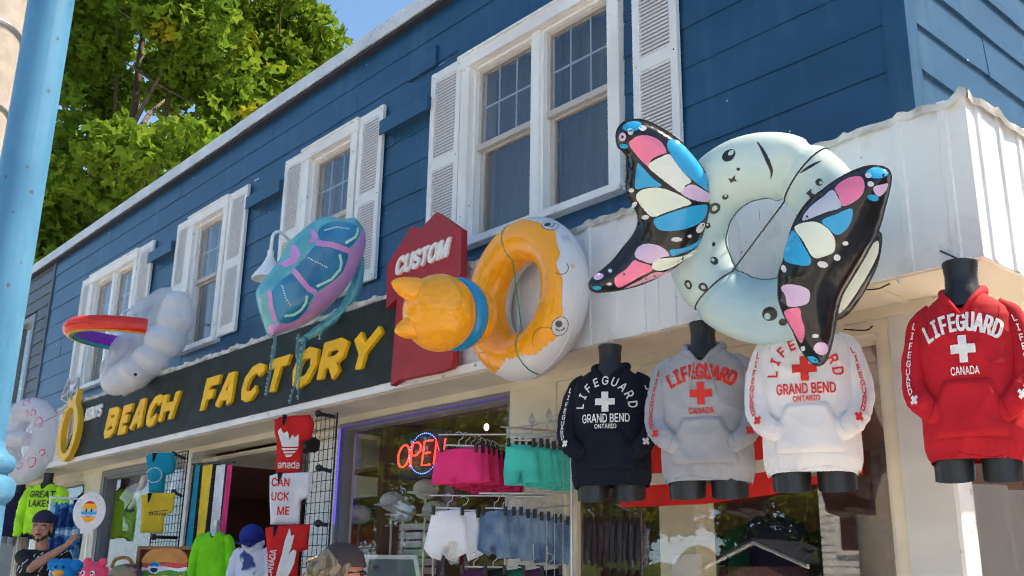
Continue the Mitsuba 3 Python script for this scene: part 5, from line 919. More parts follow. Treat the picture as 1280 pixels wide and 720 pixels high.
def shorts(base, fr, out, m, label, cat_, group, shift=(0, 0, 0), tag=False, seed=1, T=.022, scale=1.0, hang=True):
    fr = [np.array(x) for x in fr]; fr[0] = fr[0]+np.asarray(shift)
    out = np.array(out)*[scale, 1]
    pf = Puff(out, fr, T, .05, .014, .034, seed, smooth=0)
    k = thing(base, label, cat_, group)
    put('cloth', pf.mesh(), m, k, smooth=60)
    top = out[out[:, 1] > out[:, 1].max()-.05]; cx = (top[:, 0].min()+top[:, 0].max())/2; cy = out[:, 1].max()-.02
    wbw = out[:, 0].max()-out[:, 0].min()
    y1_ = out[:, 1].max(); tb = Polygon(out).intersection(sbox(-9, y1_-.055, 9, y1_-.022))
    if tb.geom_type == 'Polygon' and not tb.is_empty: put('waistband', pf.patch(tb, .004), m, k, smooth=True)
    if hang: hanger(k, pf, (cx, cy), wbw*.36)
    if tag: put('tag', pf.patch([(.02, -.10), (.065, -.10), (.065, -.01), (.02, -.01)], .012), 'tag_card', k)
    return pf
fr_, o_ = PINK_SHORTS
shorts('shorts', fr_, o_, 'cloth_pink', 'bright pink shorts at the front of the upper left rack arm', 'shorts', None, seed=2)
U_, N_ = np.array(fr_[1]), -np.array(fr_[3])
for i in range(8): shorts('shorts', fr_, o_, 'cloth_pinkred' if i % 2 else 'cloth_pink', f"{ORD[i]} pair of {'red' if i % 2 else 'dark pink'} shorts behind the bright pink front pair", 'shorts', 'red and pink shorts behind the bright pink pair', U_*(.045+.036*i)+N_*(.07+.055*i)+[0, 0, .004*(i % 3)-.01*i], seed=10+i)
fr_, o_ = TEAL_SHORTS; U_, N_ = np.array(fr_[1]), -np.array(fr_[3])
shorts('shorts', fr_, o_, 'cloth_teal', 'teal green shorts at the front of the upper right rack arm', 'shorts', None, seed=3)
for i in range(8): shorts('shorts', fr_, o_, 'cloth_teal', f'{ORD[i]} pair of teal shorts behind the front teal pair', 'shorts', 'teal shorts behind the front teal pair', U_*(.05+.042*i)+N_*(.045+.04*i)+[0, 0, .006*(i % 2)-.006*i], seed=30+i)
fr_, o_ = WHITE_SHORTS; U_, N_ = np.array(fr_[1]), -np.array(fr_[3])
shorts('shorts', fr_, o_, 'cloth_denimwhite', 'white frayed denim shorts with a card tag', 'shorts', None, tag=True, seed=4)
shorts('shorts', fr_, o_, 'cloth_denimwhite', 'second white denim shorts just behind the tagged white pair', 'shorts', None, U_*.10+N_*.09+[0, 0, -.01], seed=5)
fr_, o_ = DENIM_SHORTS; U_, N_ = np.array(fr_[1]), -np.array(fr_[3])
shorts('shorts', fr_, o_, 'denim_cloth', 'faded blue denim shorts at the front of the lower right rack arm', 'shorts', None, seed=6)
for i in range(9): shorts('shorts', fr_, o_, 'denim_cloth', f'{ORD[i]} pair of blue denim shorts behind the front denim pair', 'shorts', 'blue denim shorts behind the front denim pair', U_*(.055+.046*i)+N_*(.045+.04*i)+[0, 0, .008*(i % 2)-.006*i], seed=50+i, tag=(i in (3, 5)))
mat('cloth_plum', (.06, .02, .06), .9, .2)
for i in range(5): shorts('shorts', fr_, o_, ('cloth_plum', 'black_cloth', 'cloth_forest', 'cloth_plum', 'navy_fleece')[i], f'{ORD[i]} dark pair from the left on the lowest rack arm', 'shorts', 'dark shorts on the lowest rack arm', U_*(-.12+.12*i)+N_*(.02+.05*i)+[0, 0, -.36], seed=70+i)
K = thing('garment_rack', 'wire shorts rack standing before the beige wall between the shop windows', 'rack')
for x, y in ((-4.60, 4.55), (-5.30, 4.62)): put('post', rod((x, y, .13), (x, y, 2.46), .011, 8), 'chrome_wire', K, smooth=True)
for z in (2.46, 2.36, 1.98, 1.90): put('rail', rod((-5.32, 4.62, z), (-4.58, 4.55, z), .006, 6), 'chrome_wire', K, smooth=True)
for (x, y, z, X, Y) in ((-5.22, 3.95, 2.34, -4.72, 4.55), (-4.66, 4.0, 2.34, -4.62, 4.5), (-5.22, 3.9, 1.95, -4.85, 4.55), (-4.85, 4.0, 1.95, -4.62, 4.5)): put('arm', tube([(x, y, z), (X, Y, z+.02)], .007, 6), 'chrome_wire', K, smooth=True)
put('foot', cat(bx(-5.4, -4.5, 4.3, 4.34, .12, .16), bx(-5.4, -4.5, 4.72, 4.76, .12, .16)), 'chrome_wire', K)
put('wires', cat([rod((-5.28+.085*i, 4.618-.0085*i, 1.2), (-5.28+.085*i, 4.618-.0085*i, 2.45), .003, 5) for i in range(8)]), 'chrome_wire', K, kind='stuff')
for i, (x, z) in enumerate(((-5.03, 2.49), (-4.86, 2.505))):
    put('diamond_finial', tube([(x, 4.6, z-.055), (x, 4.6, z), (x, 4.6, z+.055)], [.002, .035, .002], 4), 'edge_metal', K)

def tee(base, G_, m, label, decals, seed, wave=.04):
    fr, out = G_
    pf = Puff(out, fr, .022, .04, .014, wave, seed, smooth=0)
    k = thing(base, label, 't-shirt'); put('cloth', pf.mesh(), m, k, smooth=60)
    for nm, kind, a, ink in decals:
        if kind == 'poly': put(nm, pf.patch(a, .004), ink, k, smooth=True)
        else:
            txt, h, x, y, ang, wd = a; put(nm, pf.decal(words(txt, h, .002, True, 0, wd).subdivide_to_size(.03, max_iter=6), (x, y), ang, .004), ink, k)
    x0, x1 = np.array(out)[:, 0].min(), np.array(out)[:, 0].max(); y1 = np.array(out)[:, 1].max()
    put('collar', pf.patch([(x0+.06, y1-.012), (x0+.10, y1-.012), (x0+.088, y1-.08), (x0+.07, y1-.11)], .003), 'black_cloth', k)
    return pf
tee('t_shirt', TEE_RED, 'cloth_tee_red', 'red t-shirt with a white jagged leaf and the letters anada', [
    ('leaf_print', 'poly', [(-.12, .04), (-.075, -.08), (.055, -.075), (.05, .03), (.02, .0), (.0, .025), (-.02, -.02), (-.04, .05), (-.075, .03), (-.10, .075)], 'print_white'),
    ('leaf_print', 'poly', [(-.078, -.092), (.055, -.085), (.045, -.10), (-.07, -.107)], 'print_white'), ('leaf_print', 'poly', [(-.068, -.118), (.04, -.110), (.025, -.126), (-.055, -.133)], 'print_white'),
    ('leaf_print', 'poly', [(-.05, -.144), (.018, -.136), (.0, -.158), (-.035, -.162)], 'print_white'), ('lettering', 'text', ('anada', .058, -.10, -.252, .03, .78), 'print_white')], 21)
tee('t_shirt', TEE_WHITE, 'cloth_tee_white', 'white t-shirt with red words between two red t-shirts', [
    ('lettering', 'text', ('CAN', .062, -.16, .055, .02, .8), 'print_red'), ('lettering', 'text', ('UCK', .062, -.155, -.055, .02, .78), 'print_red'), ('lettering', 'text', ('ME', .062, -.10, -.165, .02, .8), 'print_red')], 22)
tee('t_shirt', TEE_RED_B, 'cloth_tee_red', 'red t-shirt with a white half leaf, lowest on its wire grid', [
    ('leaf_print', 'poly', [(-.09, -.26), (-.05, -.06), (-.035, .04), (-.005, .145), (.012, .08), (.035, .09), (.02, .0), (.0, -.06), (.035, -.02), (.06, -.03), (.05, -.12), (.02, -.2), (-.02, -.26)], 'print_white'), ('lettering', 'text', ('CANADA', .045, -.115, -.235, 1.45, .8), 'print_white')], 23)
tee('t_shirt', TEE_TURQ, 'cloth_turq', 'turquoise t-shirt with a pale ring print above the yellow one', [('ring_print', 'poly', Polygon(disc(-.06, -.05, .075)).difference(Polygon(disc(-.06, -.05, .066))), 'vinyl_greylilac')], 24)
tee('t_shirt', TEE_YELLOW, 'cloth_yellow', 'yellow t-shirt with small dark script below the turquoise one', [('lettering', 'poly', Polygon([(-.09, -.03), (.09, .0), (.09, .006), (-.09, -.024)]), 'print_black')]+[('lettering', 'poly', [(-.08+i*.022, -.055), (-.07+i*.022, -.05), (-.062+i*.022, -.02), (-.074+i*.022, -.03)], 'print_black') for i in range(7)], 25)
def grid_panel(x0, x1, y, z0, z1, arms, label):
    k = thing('wire_grid', label, 'display grid')
    put('frame', cat(rod((x0, y, z0), (x0, y, z1), .008), rod((x1, y, z0), (x1, y, z1), .008), rod((x0, y, z1), (x1, y, z1), .008), rod((x0, y, z0), (x1, y, z0), .008)), 'black_wire', k, smooth=True)
    put('wires', cat([rod((x, y-.003, z0), (x, y-.003, z1), .0035, 5) for x in np.arange(x0+.075, x1, .075)]+[rod((x0, y-.008, z), (x1, y-.008, z), .0035, 5) for z in np.arange(z0+.075, z1, .09)]), 'black_wire', k, kind='stuff')
    for (ax_, az, bx_, by_) in arms: put('arm', cat(tube([(ax_, y-.01, az), (bx_, by_, az-.02)], .017, 8), ell((bx_, by_, az-.02), (.03, .03, .03), 2)), 'black_plastic', k, smooth=True)
grid_panel(-8.10, -7.54, 4.60, .2, 2.88, ((-7.58, 2.80, -7.42, 4.34), (-7.58, 2.33, -7.28, 4.30), (-7.58, 1.88, -7.13, 4.24)), 'black wire grid holding the red and white t-shirts')
grid_panel(-11.10, -10.36, 4.52, .2, 2.74, ((-10.4, 2.66, -9.98, 4.20), (-10.4, 2.27, -9.82, 4.18), (-10.4, 1.84, -10.0, 4.1)), 'black wire grid holding the turquoise and yellow t-shirts')
# dark bell shape on the grid
put('weight', tube([(-7.86, 4.5, 2.56), (-7.80, 4.5, 2.56), (-7.74, 4.5, 2.56)], [.07, .02, .07], 10), 'black_plastic', 'wire_grid')
# striped towel
k = thing('striped_towel', 'hanging towel striped teal, black, yellow, white and pink in the entrance', 'towel')
stripes = [('black_cloth', .06), ('cloth_turq', .09), ('black_cloth', .05), ('cloth_yellow', .27), ('black_cloth', .07), ('cloth_tee_white', .20), ('black_cloth', .07), ('cloth_pink', .10)]
x = -10.36
for i, (m, w) in enumerate(stripes):
    xs = np.linspace(x, x+w, 8); zs_ = np.linspace(1.55, 2.60-.01*i, 12)
    P = np.stack([np.broadcast_to(xs, (12, 8)), 4.60+.02*np.sin(xs*16)[None]*np.linspace(1.4, .5, 12)[:, None]+np.zeros((12, 8)), np.broadcast_to(zs_[:, None], (12, 8))], -1)
    put('stripe', grid_mesh(P), m, k, smooth=True); x += w
put('rail', rod((-10.4, 4.6, 2.605), (-9.42, 4.6, 2.55), .012), 'black_wire', k)

# ---------------------------------------------------------------- sweatshirts on forms at the left
def sweater(name, label, x, y, ztop, yaw, sc, fab, seed, ink=(), inkm='print_black', sx=1.0, neckm='black_plastic', arms='down', hood=False, group=None):
    K = thing(name, label, 'mannequin', group); o = np.array([x, y, ztop-.80*sc]); 
    def tr(m): m = m.copy(); m.vertices = np.array(m.vertices)*[sx, 1, 1]; return turn(m, yaw, o, sc)
    T_ = Top(seed)
    put('form', tr(lathe([(0, .80), (.062, .80), (.064, .79), (.06, .74), (.062, .69), (.085, .655), (.09, .60)], (0, .01, 0), 24)), neckm, K, smooth=40)
    g = put('sweatshirt', tr(T_.body()), fab, K, smooth=True)
    for sg in (-1, 1):
        path = [(sg*.165, 0, .585), (sg*.23, 0, .52), (sg*.275, -.01, .36), (sg*.295, -.02, .18), (sg*.30, -.03, .02), (sg*.30, -.03, -.03)]
        m, _, _ = sleeve(sg, path, [.066, .08, .076, .07, .055, .045], seed+sg); put('sleeve', tr(m), fab, g, smooth=True)
    if hood: put('hood', tr(tube(catmull([(0, -.1, .58), (.1, -.06, .65), (.1, .06, .69), (0, .11, .68), (-.1, .06, .69), (-.1, -.06, .65)], 6, True), .045, 12, closed=True)), fab, g, smooth=True)
    for kind, *a in ink: put('lettering', tr({'line': T_.line}[kind](*a)), inkm, g)
    return K, tr
sweater('mannequin', 'neon yellow-green sweatshirt with black GREAT LAKES lettering', -14.35, 4.35, 2.77, .75, 1.0, 'neon_fleece', 31, [('line', 'GREAT', .085, .01, .47, .9), ('line', 'LAKES', .085, .0, .35, .9)])
sweater('mannequin', 'dark indigo sweatshirt hanging left of the neon green one', -15.7, 4.4, 2.775, .75, 1.0, 'indigo_fleece', 33)
sweater('mannequin', 'pale grey sweatshirt at the picture edge beside the dark indigo one', -16.7, 4.42, 2.70, .75, 1.0, 'grey_fleece', 35)
K, tr = sweater('mannequin', 'lime green long sleeved crop top and skirt on a silver form', -8.12, 3.85, 1.90, .80, .66, 'lime_cloth', 37, neckm='chrome_wire', sx=.82)
T_ = Top(38)
sk = T_.body(); sk.vertices = np.array(sk.vertices)*[.92, .95, .8]+[0, 0, -.62]; put('skirt', tr(sk), 'lime_cloth', K, smooth=True)
put('waist', tr(lathe([(.15, .03), (.14, -.03), (.15, -.10)], (0, 0, 0), 24)), 'chrome_wire', K, smooth=True)
def tiedye2(p, n, uv):
    f = fbm(p.x*7, p.y*7, p.z*7, 3); return mix((.62, .66, .78), (.05, .08, .25), smoothstep(.60, .68, f))
mat('tiedye_pale', mikit.proc(tiedye2), .9, .2)
K, tr = sweater('mannequin', 'pale tie-dye hooded top with a blue cap on its form', -7.62, 3.95, 1.78, .7, .62, 'tiedye_pale', 41, hood=True, sx=.9)
cp = thing('cap', 'blue cap resting on the tie-dye top form', 'cap')
m = ell((0, 0, 0), (.095, .115, .095), 3); put('crown', turn(m, .7, (-7.62, 3.93, 1.76)), 'cloth_cap_blue', cp, smooth=True)
put('brim', turn(ell((0, -.12, -.06), (.075, .08, .012), 2), .7, (-7.62, 3.93, 1.76)), 'cloth_cap_blue', cp, smooth=True)
# rail of blue tie-dye shirts
K = thing('shirt_rail', 'pale rail with hangers of blue tie-dye shirts at the left', 'clothes rail')
put('bar', rod((-11.75, 3.62, 2.26), (-11.65, 3.95, 2.26), .012), 'lamp_white', K, smooth=True)
for x, y in ((-11.75, 3.62), (-11.65, 3.95)): put('post', rod((x, y, .12), (x, y, 2.28), .014), 'lamp_white', K, smooth=True)
so = [(-.20, .30), (-.06, .36), (.06, .36), (.20, .30), (.29, .14), (.20, .08), (.19, -.32), (-.19, -.32), (-.20, .08), (-.29, .14)]
for i in range(6):
    t = i/5; o = (-11.735+.075*t, 3.68+.25*t, 1.86-.01*(i % 2))
    pf = Puff(so, FR(o, -.33+.09*math.sin(i*2)), .035, .08, .03, .04, 60+i, smooth=0)
    k = thing('tie_dye_shirt', f'{ORD[i]} blue tie-dye shirt from the left on the rail behind the man', 'shirt', 'blue tie-dye shirts on the rail')
    put('cloth', pf.mesh(), 'tiedye_cloth', k, smooth=60)
    q = np.array(o); put('hanger', tube([q+[0, 0, .34], q+[0, 0, .40], q+[.01, -.02, .42], q+[0, 0, .43]], .004, 6), 'lamp_white', k)
# shirts seen inside the left shop windows
def inside(x, y, z, yaw, m, label, seed, s=1.0):
    pf = Puff(np.array(so)*s, FR((x, y, z), yaw), .06, .09, .035, .04, seed, smooth=0); k = thing('hanging_shirt', label, 'shirt'); put('cloth', pf.mesh(), m, k, smooth=60)
    q = np.array([x, y, z+.36*s]); put('hanger', tube([q, q+[0, 0, .06], q+[.015, 0, .08], q+[0, 0, .10]], .004, 6), 'lamp_white', k)
mat('cloth_forest', (.01, .10, .06), .9, .2)
inside(-12.95, 5.2, 2.05, .9, 'indigo_fleece', 'dark blue shirt hanging inside the left shop window', 71, 1.15)
inside(-12.45, 5.25, 1.75, .7, 'navy_fleece', 'second dark navy shirt lower in the left shop window', 72, 1.1)
inside(-11.95, 5.2, 2.0, .9, 'cloth_forest', 'dark green shirt hanging inside the left shop window', 73, 1.15)
inside(-13.15, 5.15, 2.3, .9, 'tiedye_pale', 'pale tie-dye shirt high inside the left shop window', 74, .9)
for i, (x, z) in enumerate(((-12.9, 2.6), (-12.4, 2.6), (-11.9, 2.55))):
    k = thing('arm_form', f'{ORD[i]} white mannequin arm from the left inside the left shop window', 'mannequin arm', 'white mannequin arms in the window')
    put('limb', tube(catmull([(x, 5.1, z+.15), (x-.03, 5.08, z), (x-.12, 5.05, z-.2), (x-.16, 5.0, z-.32)], 6), np.linspace(.05, .03, 19), 12), 'lamp_white', k, smooth=True)
# round sign on a pole
k = thing('round_sign', 'round white sign with a rainbow striped egg on a thin white pole', 'sign')
fr = FR((-9.27, 3.2, 1.98), .75); O, u, v, n = [np.array(x) for x in fr]
def at3(m): return trimesh.Trimesh(O+m.vertices[:, :1]*u+m.vertices[:, 1:2]*v+m.vertices[:, 2:]*n, m.faces, process=False)
mat('sign_card', (.72, .68, .68), .5)
put('disc', at3(trimesh.creation.extrude_polygon(Polygon(disc(0, 0, .150, .168, 40)), .012, engine='earcut')), 'sign_card', k)
egg = Polygon(disc(0, 0, .072, .092, 40))
for i, cm in enumerate(('vinyl_red', 'vinyl_orange', 'vinyl_gold', 'vinyl_greylilac', 'vinyl_sky', 'vinyl_lilac', 'vinyl_orange', 'vinyl_gold')):
    g = egg.intersection(sbox(-.1, .092-.023*(i+1), .1, .092-.023*i))
    m = flat(g, .015); put('stripe', at3(m), cm, k)
for s in (-1, 1): put('eye', at3(flat(disc(s*.024, .01, .008, .014), .017)), 'print_black', k)
put('mouth', at3(flat(arcp(.026, .031, 200, 340)+[0, -.015], .017)), 'print_black', k)
for i, ch in enumerate('ORIGINAL'):
    m = words(ch, .026, .001, True); m.vertices -= [m.vertices[:, 0].mean(), .013, 0]; t = math.radians(62-124*i/7); c, s = math.cos(t), math.sin(t)
    w_ = np.array(m.vertices); m.vertices = np.stack([w_[:, 0]*c-w_[:, 1]*s-s*.122, w_[:, 0]*s+w_[:, 1]*c+c*.138, w_[:, 2]+.013], 1); put('letter', at3(m), 'vinyl_greylilac', k)
put('base_clip', at3(trimesh.creation.extrude_polygon(sbox(-.06, -.19, .06, -.155), .014, engine='earcut')), 'sign_card', k)
put('pole', rod((-9.27, 3.21, .13), (-9.27, 3.21, 1.82), .011), 'lamp_white', k, smooth=True)
put('foot', lathe([(0, .15), (.14, .14), (.15, .12), (0, .12)], (-9.27, 3.21, 0)), 'lamp_white', k, smooth=40)
# burger towel in a wooden frame
mat('frame_wood', var((.30, .14, .04), (.20, .09, .03), 8, 40), .5); mat('brown_card', (.06, .02, .012), .7)
k = thing('framed_burger_picture', 'wooden frame with a layered burger cut-out and a blue smiling badge', 'picture')
fr = FR((-8.43, 3.6, 1.44), .62); O, u, v, n = [np.array(x) for x in fr]
BK = [.76]
ex = lambda P, a, b: (lambda m: at3(trimesh.Trimesh((m.vertices+[0, 0, a])*BK[0], m.faces)))(trimesh.creation.extrude_polygon(Polygon(P) if not hasattr(P, 'exterior') else P, b-a, engine='earcut'))
put('frame', ex(sbox(-.36, -.36, .36, .32).difference(sbox(-.325, -.325, .325, .285)), 0, .05), 'frame_wood', k)
put('back_card', ex(sbox(-.325, -.325, .325, .285), .0, .01), 'brown_card', k)
put('top_bun', ex(catmull([(-.27, .14), (-.26, .22), (-.17, .285), (0, .30), (.16, .285), (.25, .22), (.255, .14), (0, .15)], 6, True), .012, .05), 'bun', k)
mat('bun', var((.62, .26, .06), (.52, .19, .04), 9), .6); mat('lettuce', var((.18, .36, .04), (.10, .26, .03), 12), .6); mat('patty', (.07, .02, .012), .7); mat('tomato', (.60, .06, .05), .5); mat('cheese', (.80, .50, .06), .5)
wv = lambda y, a, f, ph: [(x, y+a*math.sin(x*f+ph)) for x in np.linspace(-.28, .27, 30)]
put('tomato', ex(wv(.145, .004, 20, 0)+wv(.085, .012, 22, 1)[::-1], .012, .046), 'tomato', k)
put('sauce', ex(wv(.098, .01, 18, 2)+wv(.05, .008, 26, 0)[::-1], .012, .048), 'cloth_tee_white', k)
put('lettuce', ex(wv(.06, .008, 26, 0)+wv(.005, .015, 38, 1)[::-1], .012, .05), 'lettuce', k)
put('cheese', ex(wv(.012, .006, 30, 1)+wv(-.03, .03, 18, 2)[::-1], .012, .044), 'cheese', k)
put('patty', ex(wv(-.005, .004, 30, 1)+wv(-.10, .004, 20, 2)[::-1], .012, .040), 'patty', k)
put('lower_sauce', ex(wv(-.095, .004, 20, 2)+wv(-.14, .008, 20, 1)[::-1], .012, .043), 'cloth_tee_white', k)
put('bottom_bun', ex(wv(-.13, .006, 20, 2)+[(.24, -.25), (-.24, -.25)], .012, .047), 'bun', k)
bd = put('badge', ex(disc(-.12, .09, .075, .062, 30), .051, .058), 'cloth_tee_white', k)
put('badge_mouth', ex(arcp(.0, .05, 190, 350)+[-.12, .09], .0585, .062), 'cap_navy', bd); mat('cap_navy', (.01, .02, .10), .6)
put('badge_cap', ex(np.array(arcp(.02, .068, 15, 165))*[1, .8]+[-.12, .095], .0585, .064), 'cloth_plush_blue', bd)
put('easel', cat(rod((-8.62, 3.75, .12), (-8.6, 3.62, 1.1), .02), rod((-8.2, 4.05, .12), (-8.22, 3.8, 1.1), .02)), 'frame_wood', k)
BK[0] = 1.0
# polka dot cloth on a table, plush toys
mat('dot_cloth', (.66, .58, .66), .8)
k = thing('display_table', 'table under a pale pink cloth with red and orange dots', 'table')
fr = FR((-9.25, 3.05, 1.40), .75); O, u, v, n = [np.array(x) for x in fr]
put('cloth', ex(sbox(-.14, -.5, .46, .125), -.5, 0), 'dot_cloth', k)
for i, (x, y, r, m) in enumerate(((-.08, .07, .04, 'vinyl_orange'), (.02, .08, .035, 'vinyl_red'), (.10, .03, .045, 'tomato'), (.17, .085, .03, 'vinyl_orange'), (.26, .06, .04, 'cloth_pinkred'), (.36, .08, .035, 'tomato'), (-.04, -.03, .04, 'cloth_pinkred'))):
    put('dot', at3(flat(disc(x, y, r), .003)), m, k)
def blob(parts, R=.03):
    U = None
    for c, r in parts:
        e_ = to_man(ell(c, r if hasattr(r, '__len__') else (r, r, r), 3)); U = e_ if U is None else U+e_
    m = from_man(U.refine_to_length(.02)); trimesh.smoothing.filter_taubin(m, iterations=12); return m
k = thing('plush_toy', 'bright blue plush toy with an orange face patch on the dotted table', 'plush toy')
b0 = np.array([-8.25, 2.72, 1.44])
bu = np.array([.73, .68, 0]); bn = np.array([.68, -.73, 0])
put('body', blob([(b0, (.10, .10, .12)), (b0+bu*.09+[0, 0, .06], .05), (b0-bu*.09+[0, 0, .07], .05), (b0-[0, 0, .1], (.12, .12, .09))]), 'cloth_plush_blue', k, smooth=True)
put('face_patch', ell(b0+bn*.085+[0, 0, .01], (.045, .045, .025), 2), 'vinyl_orange', k, smooth=True)
for s in (-1, 1): put('eye', ell(b0+bn*.09+bu*s*.03+[0, 0, .055], (.010, .010, .010), 2), 'print_black', k, smooth=True)
k = thing('plush_toy', 'hot pink plush toy with two small ears beside the blue one', 'plush toy')
b0 = np.array([-7.85, 2.80, 1.42])
put('body', blob([(b0, (.10, .10, .115)), (b0+bu*.06+[0, 0, .11], .032), (b0-bu*.06+[0, 0, .11], .032)]+[(b0+bu*t-[0, 0, .11]+bn*.04, .045) for t in (-.09, -.03, .03, .09)]), 'cloth_plush_pink', k, smooth=True)
for s in (-1, 1):
    e_ = put('eye', ell(b0+bn*.09+bu*s*.035+[0, 0, .03], (.018, .018, .018), 2), 'lamp_white', k, smooth=True); put('pupil', ell(b0+bn*.105+bu*s*.035+[0, 0, .03], (.009, .009, .009), 2), 'print_black', e_, smooth=True)
def floral(p, n, uv):
    f = fbm(p.x*12, p.y*12, p.z*12, 2); return mix(mix((.10, .05, .07), (.30, .22, .14), smoothstep(.4, .5, f)), (.20, .26, .10), smoothstep(.6, .66, f))
mat('floral_cloth', mikit.proc(floral), .85)
k = thing('beach_bag', 'dark floral beach bag standing left of the framed burger', 'bag')
bp = Puff([(-.16, -.30), (.16, -.30), (.19, .0), (.13, .18), (.02, .21), (-.11, .16), (-.18, .0)], FR((-8.62, 3.32, 1.33), .75), .10, .14, .03, .03, 81)
put('body', bp.mesh(), 'floral_cloth', k, smooth=60)
put('handle', tube(catmull([(-8.70, 3.24, 1.50), (-8.68, 3.26, 1.57), (-8.60, 3.33, 1.58), (-8.55, 3.38, 1.50)], 6), .014, 8), 'frame_wood', k, smooth=True)
put('stand', bx(-8.82, -8.42, 3.2, 3.5, .12, 1.03), 'brown_card', k)

# ---------------------------------------------------------------- inside the shop windows
scene['neon_red'] = {'type': 'diffuse', 'reflectance': rgb((.3, .02, .02))}; scene['neon_blue'] = {'type': 'diffuse', 'reflectance': rgb((.05, .08, .3))}
def glow(key, rad): scene[key]['emitter'] = {'type': 'area', 'radiance': rgb(rad)}
k = thing('open_sign', 'lit red OPEN sign inside an oval of small blue lights', 'neon sign')
fr = FR((-6.79, 4.95, 2.445), 0); O, u, v, n = [np.array(x) for x in fr]
L_ = {'O': [[(.07*math.cos(t), .075*math.sin(t)) for t in np.linspace(0, 6.2, 22)]], 'P': [[(-.05, -.08), (-.05, .08), (.02, .08), (.055, .055), (.055, .02), (.02, -.005), (-.05, -.005)]], 'E': [[(.055, .08), (-.05, .08), (-.05, -.08), (.055, -.08)], [(-.05, 0), (.04, 0)]], 'N': [[(-.05, -.08), (-.05, .08), (.05, -.08), (.05, .08)]]}
for i, ch in enumerate('OPEN'):
    ms = [tube(np.array([O+u*(-.22+.165*i+a*1.15+.18*b)+v*b*1.22 for a, b in st]), .009, 8) for st in L_[ch]]
    q = put('letter_'+ch.lower(), cat(ms), 'neon_red', k, smooth=True, kind='stuff' if ch == 'E' else None); glow(q, (.42, .024, .014))
ms = [ell(O+u*(.06+.20*math.cos(t))+v*.165*math.sin(t), (.006, .006, .006), 1) for t in np.linspace(0, 2*np.pi, 45)[:-1]]
q = put('dot_lights', cat(ms), 'neon_blue', k, kind='stuff'); glow(q, (.06, .14, .55))
put('backing', bx(-7.13, -6.45, 4.985, 5.0, 2.25, 2.64), 'black_plastic', k)
k = thing('light_strip', 'thin violet light strip edging the left and top of the shop window', 'light strip')
scene['strip_violet'] = {'type': 'diffuse', 'reflectance': rgb((.1, .05, .3))}
q = put('side_run', bx(-7.772, -7.758, YW-.012, YW-.004, 1.9, 2.74), 'strip_violet', k); glow(q, (.025, .014, .19))
q = put('top_run', bx(-7.74, -5.5, YW-.012, YW-.004, 2.735, 2.743), 'strip_violet', k); glow(q, (.008, .005, .035))
scene['bulb_warm'] = {'type': 'diffuse', 'reflectance': rgb((.6, .5, .3))}
for i, (x, y, z) in enumerate(((-6.95, 5.3, 2.69), (-6.35, 5.3, 2.72), (-5.75, 5.3, 2.70))):
    k = thing('hanging_bulb', f'{ORD[i]} small warm bulb from the left hanging inside the shop window', 'light bulb', 'small bulbs inside the shop window')
    q = put('bulb', ell((x, y, z-.06), (.022, .022, .03), 2), 'bulb_warm', k, smooth=True); glow(q, (.8, .6, .25))
    put('cord', rod((x, y, z-.03), (x, y, 2.84), .003, 5), 'black_wire', k)
k = thing('display_cabinet', 'tall glass display cabinet with a wooden top inside the shop window', 'cabinet')
put('top', bx(-8.8, -8.0, 5.5, 6.1, 2.46, 2.50), 'frame_wood', k)
for x, y in ((-8.78, 5.52), (-8.02, 5.52), (-8.02, 6.08)): put('post', bx(x-.012, x+.012, y-.012, y+.012, .14, 2.46), 'chrome_wire', k)
for z in (1.35, 1.75, 2.1): put('shelf', bx(-8.78, -8.02, 5.53, 6.07, z, z+.012), 'grey_frame', k)
for i, (x, z, m) in enumerate(((-8.05, 2.02, 'tee_white'), (-7.62, 2.12, 'tee_white'), (-7.36, 2.02, 'greycap'), (-7.12, 2.2, 'tee_white'), (-6.9, 2.0, 'greycap'))):
    y = 5.22+.06*(i % 2)
    k = thing('cap', f'{ORD[i]} pale cap from the left on display inside the shop window', 'cap', 'pale caps inside the shop window')
    put('crown', ell((x, y, z), (.10, .12, .09), 2), 'cloth_'+m, k, smooth=True); put('brim', ell((x+.05, y-.13, z-.04), (.09, .09, .012), 2), 'cloth_'+m, k, smooth=True)
    put('holder', rod((x, y, z-.05), (x, y, .14), .012, 6), 'chrome_wire', k)
k = thing('shelf_unit', 'white slatted shelf unit inside the shop window', 'shelf')
for i in range(6): put('shelf', bx(-7.72, -7.36, 5.42, 5.6, 1.50+.075*i, 1.555+.075*i), 'lamp_white', k)
put('stile', bx(-7.86, -7.74, 5.42, 5.5, .14, 2.05), 'beige_paint', k); put('diagonal_brace', tube([(-7.4, 5.6, 1.82), (-6.6, 5.62, 2.12)], .05, 4), 'brown_card', k)
k = thing('white_frame', 'white picture frame leaning low inside the shop window', 'frame')
fr = FR((-7.45, 5.15, 1.45), .5); O, u, v, n = [np.array(x) for x in fr]
put('frame', ex(Polygon([(-.28, -.35), (.42, -.35), (.28, .20), (-.22, .20)]).difference(Polygon([(-.23, -.3), (.36, -.3), (.25, .165), (-.18, .165)])), 0, .03), 'lamp_white', k)
put('backing', ex([(-.25, -.32), (.39, -.32), (.26, .18), (-.2, .18)], -.01, .004), 'greyblue_card', k); mat('greyblue_card', (.14, .19, .20), .6)
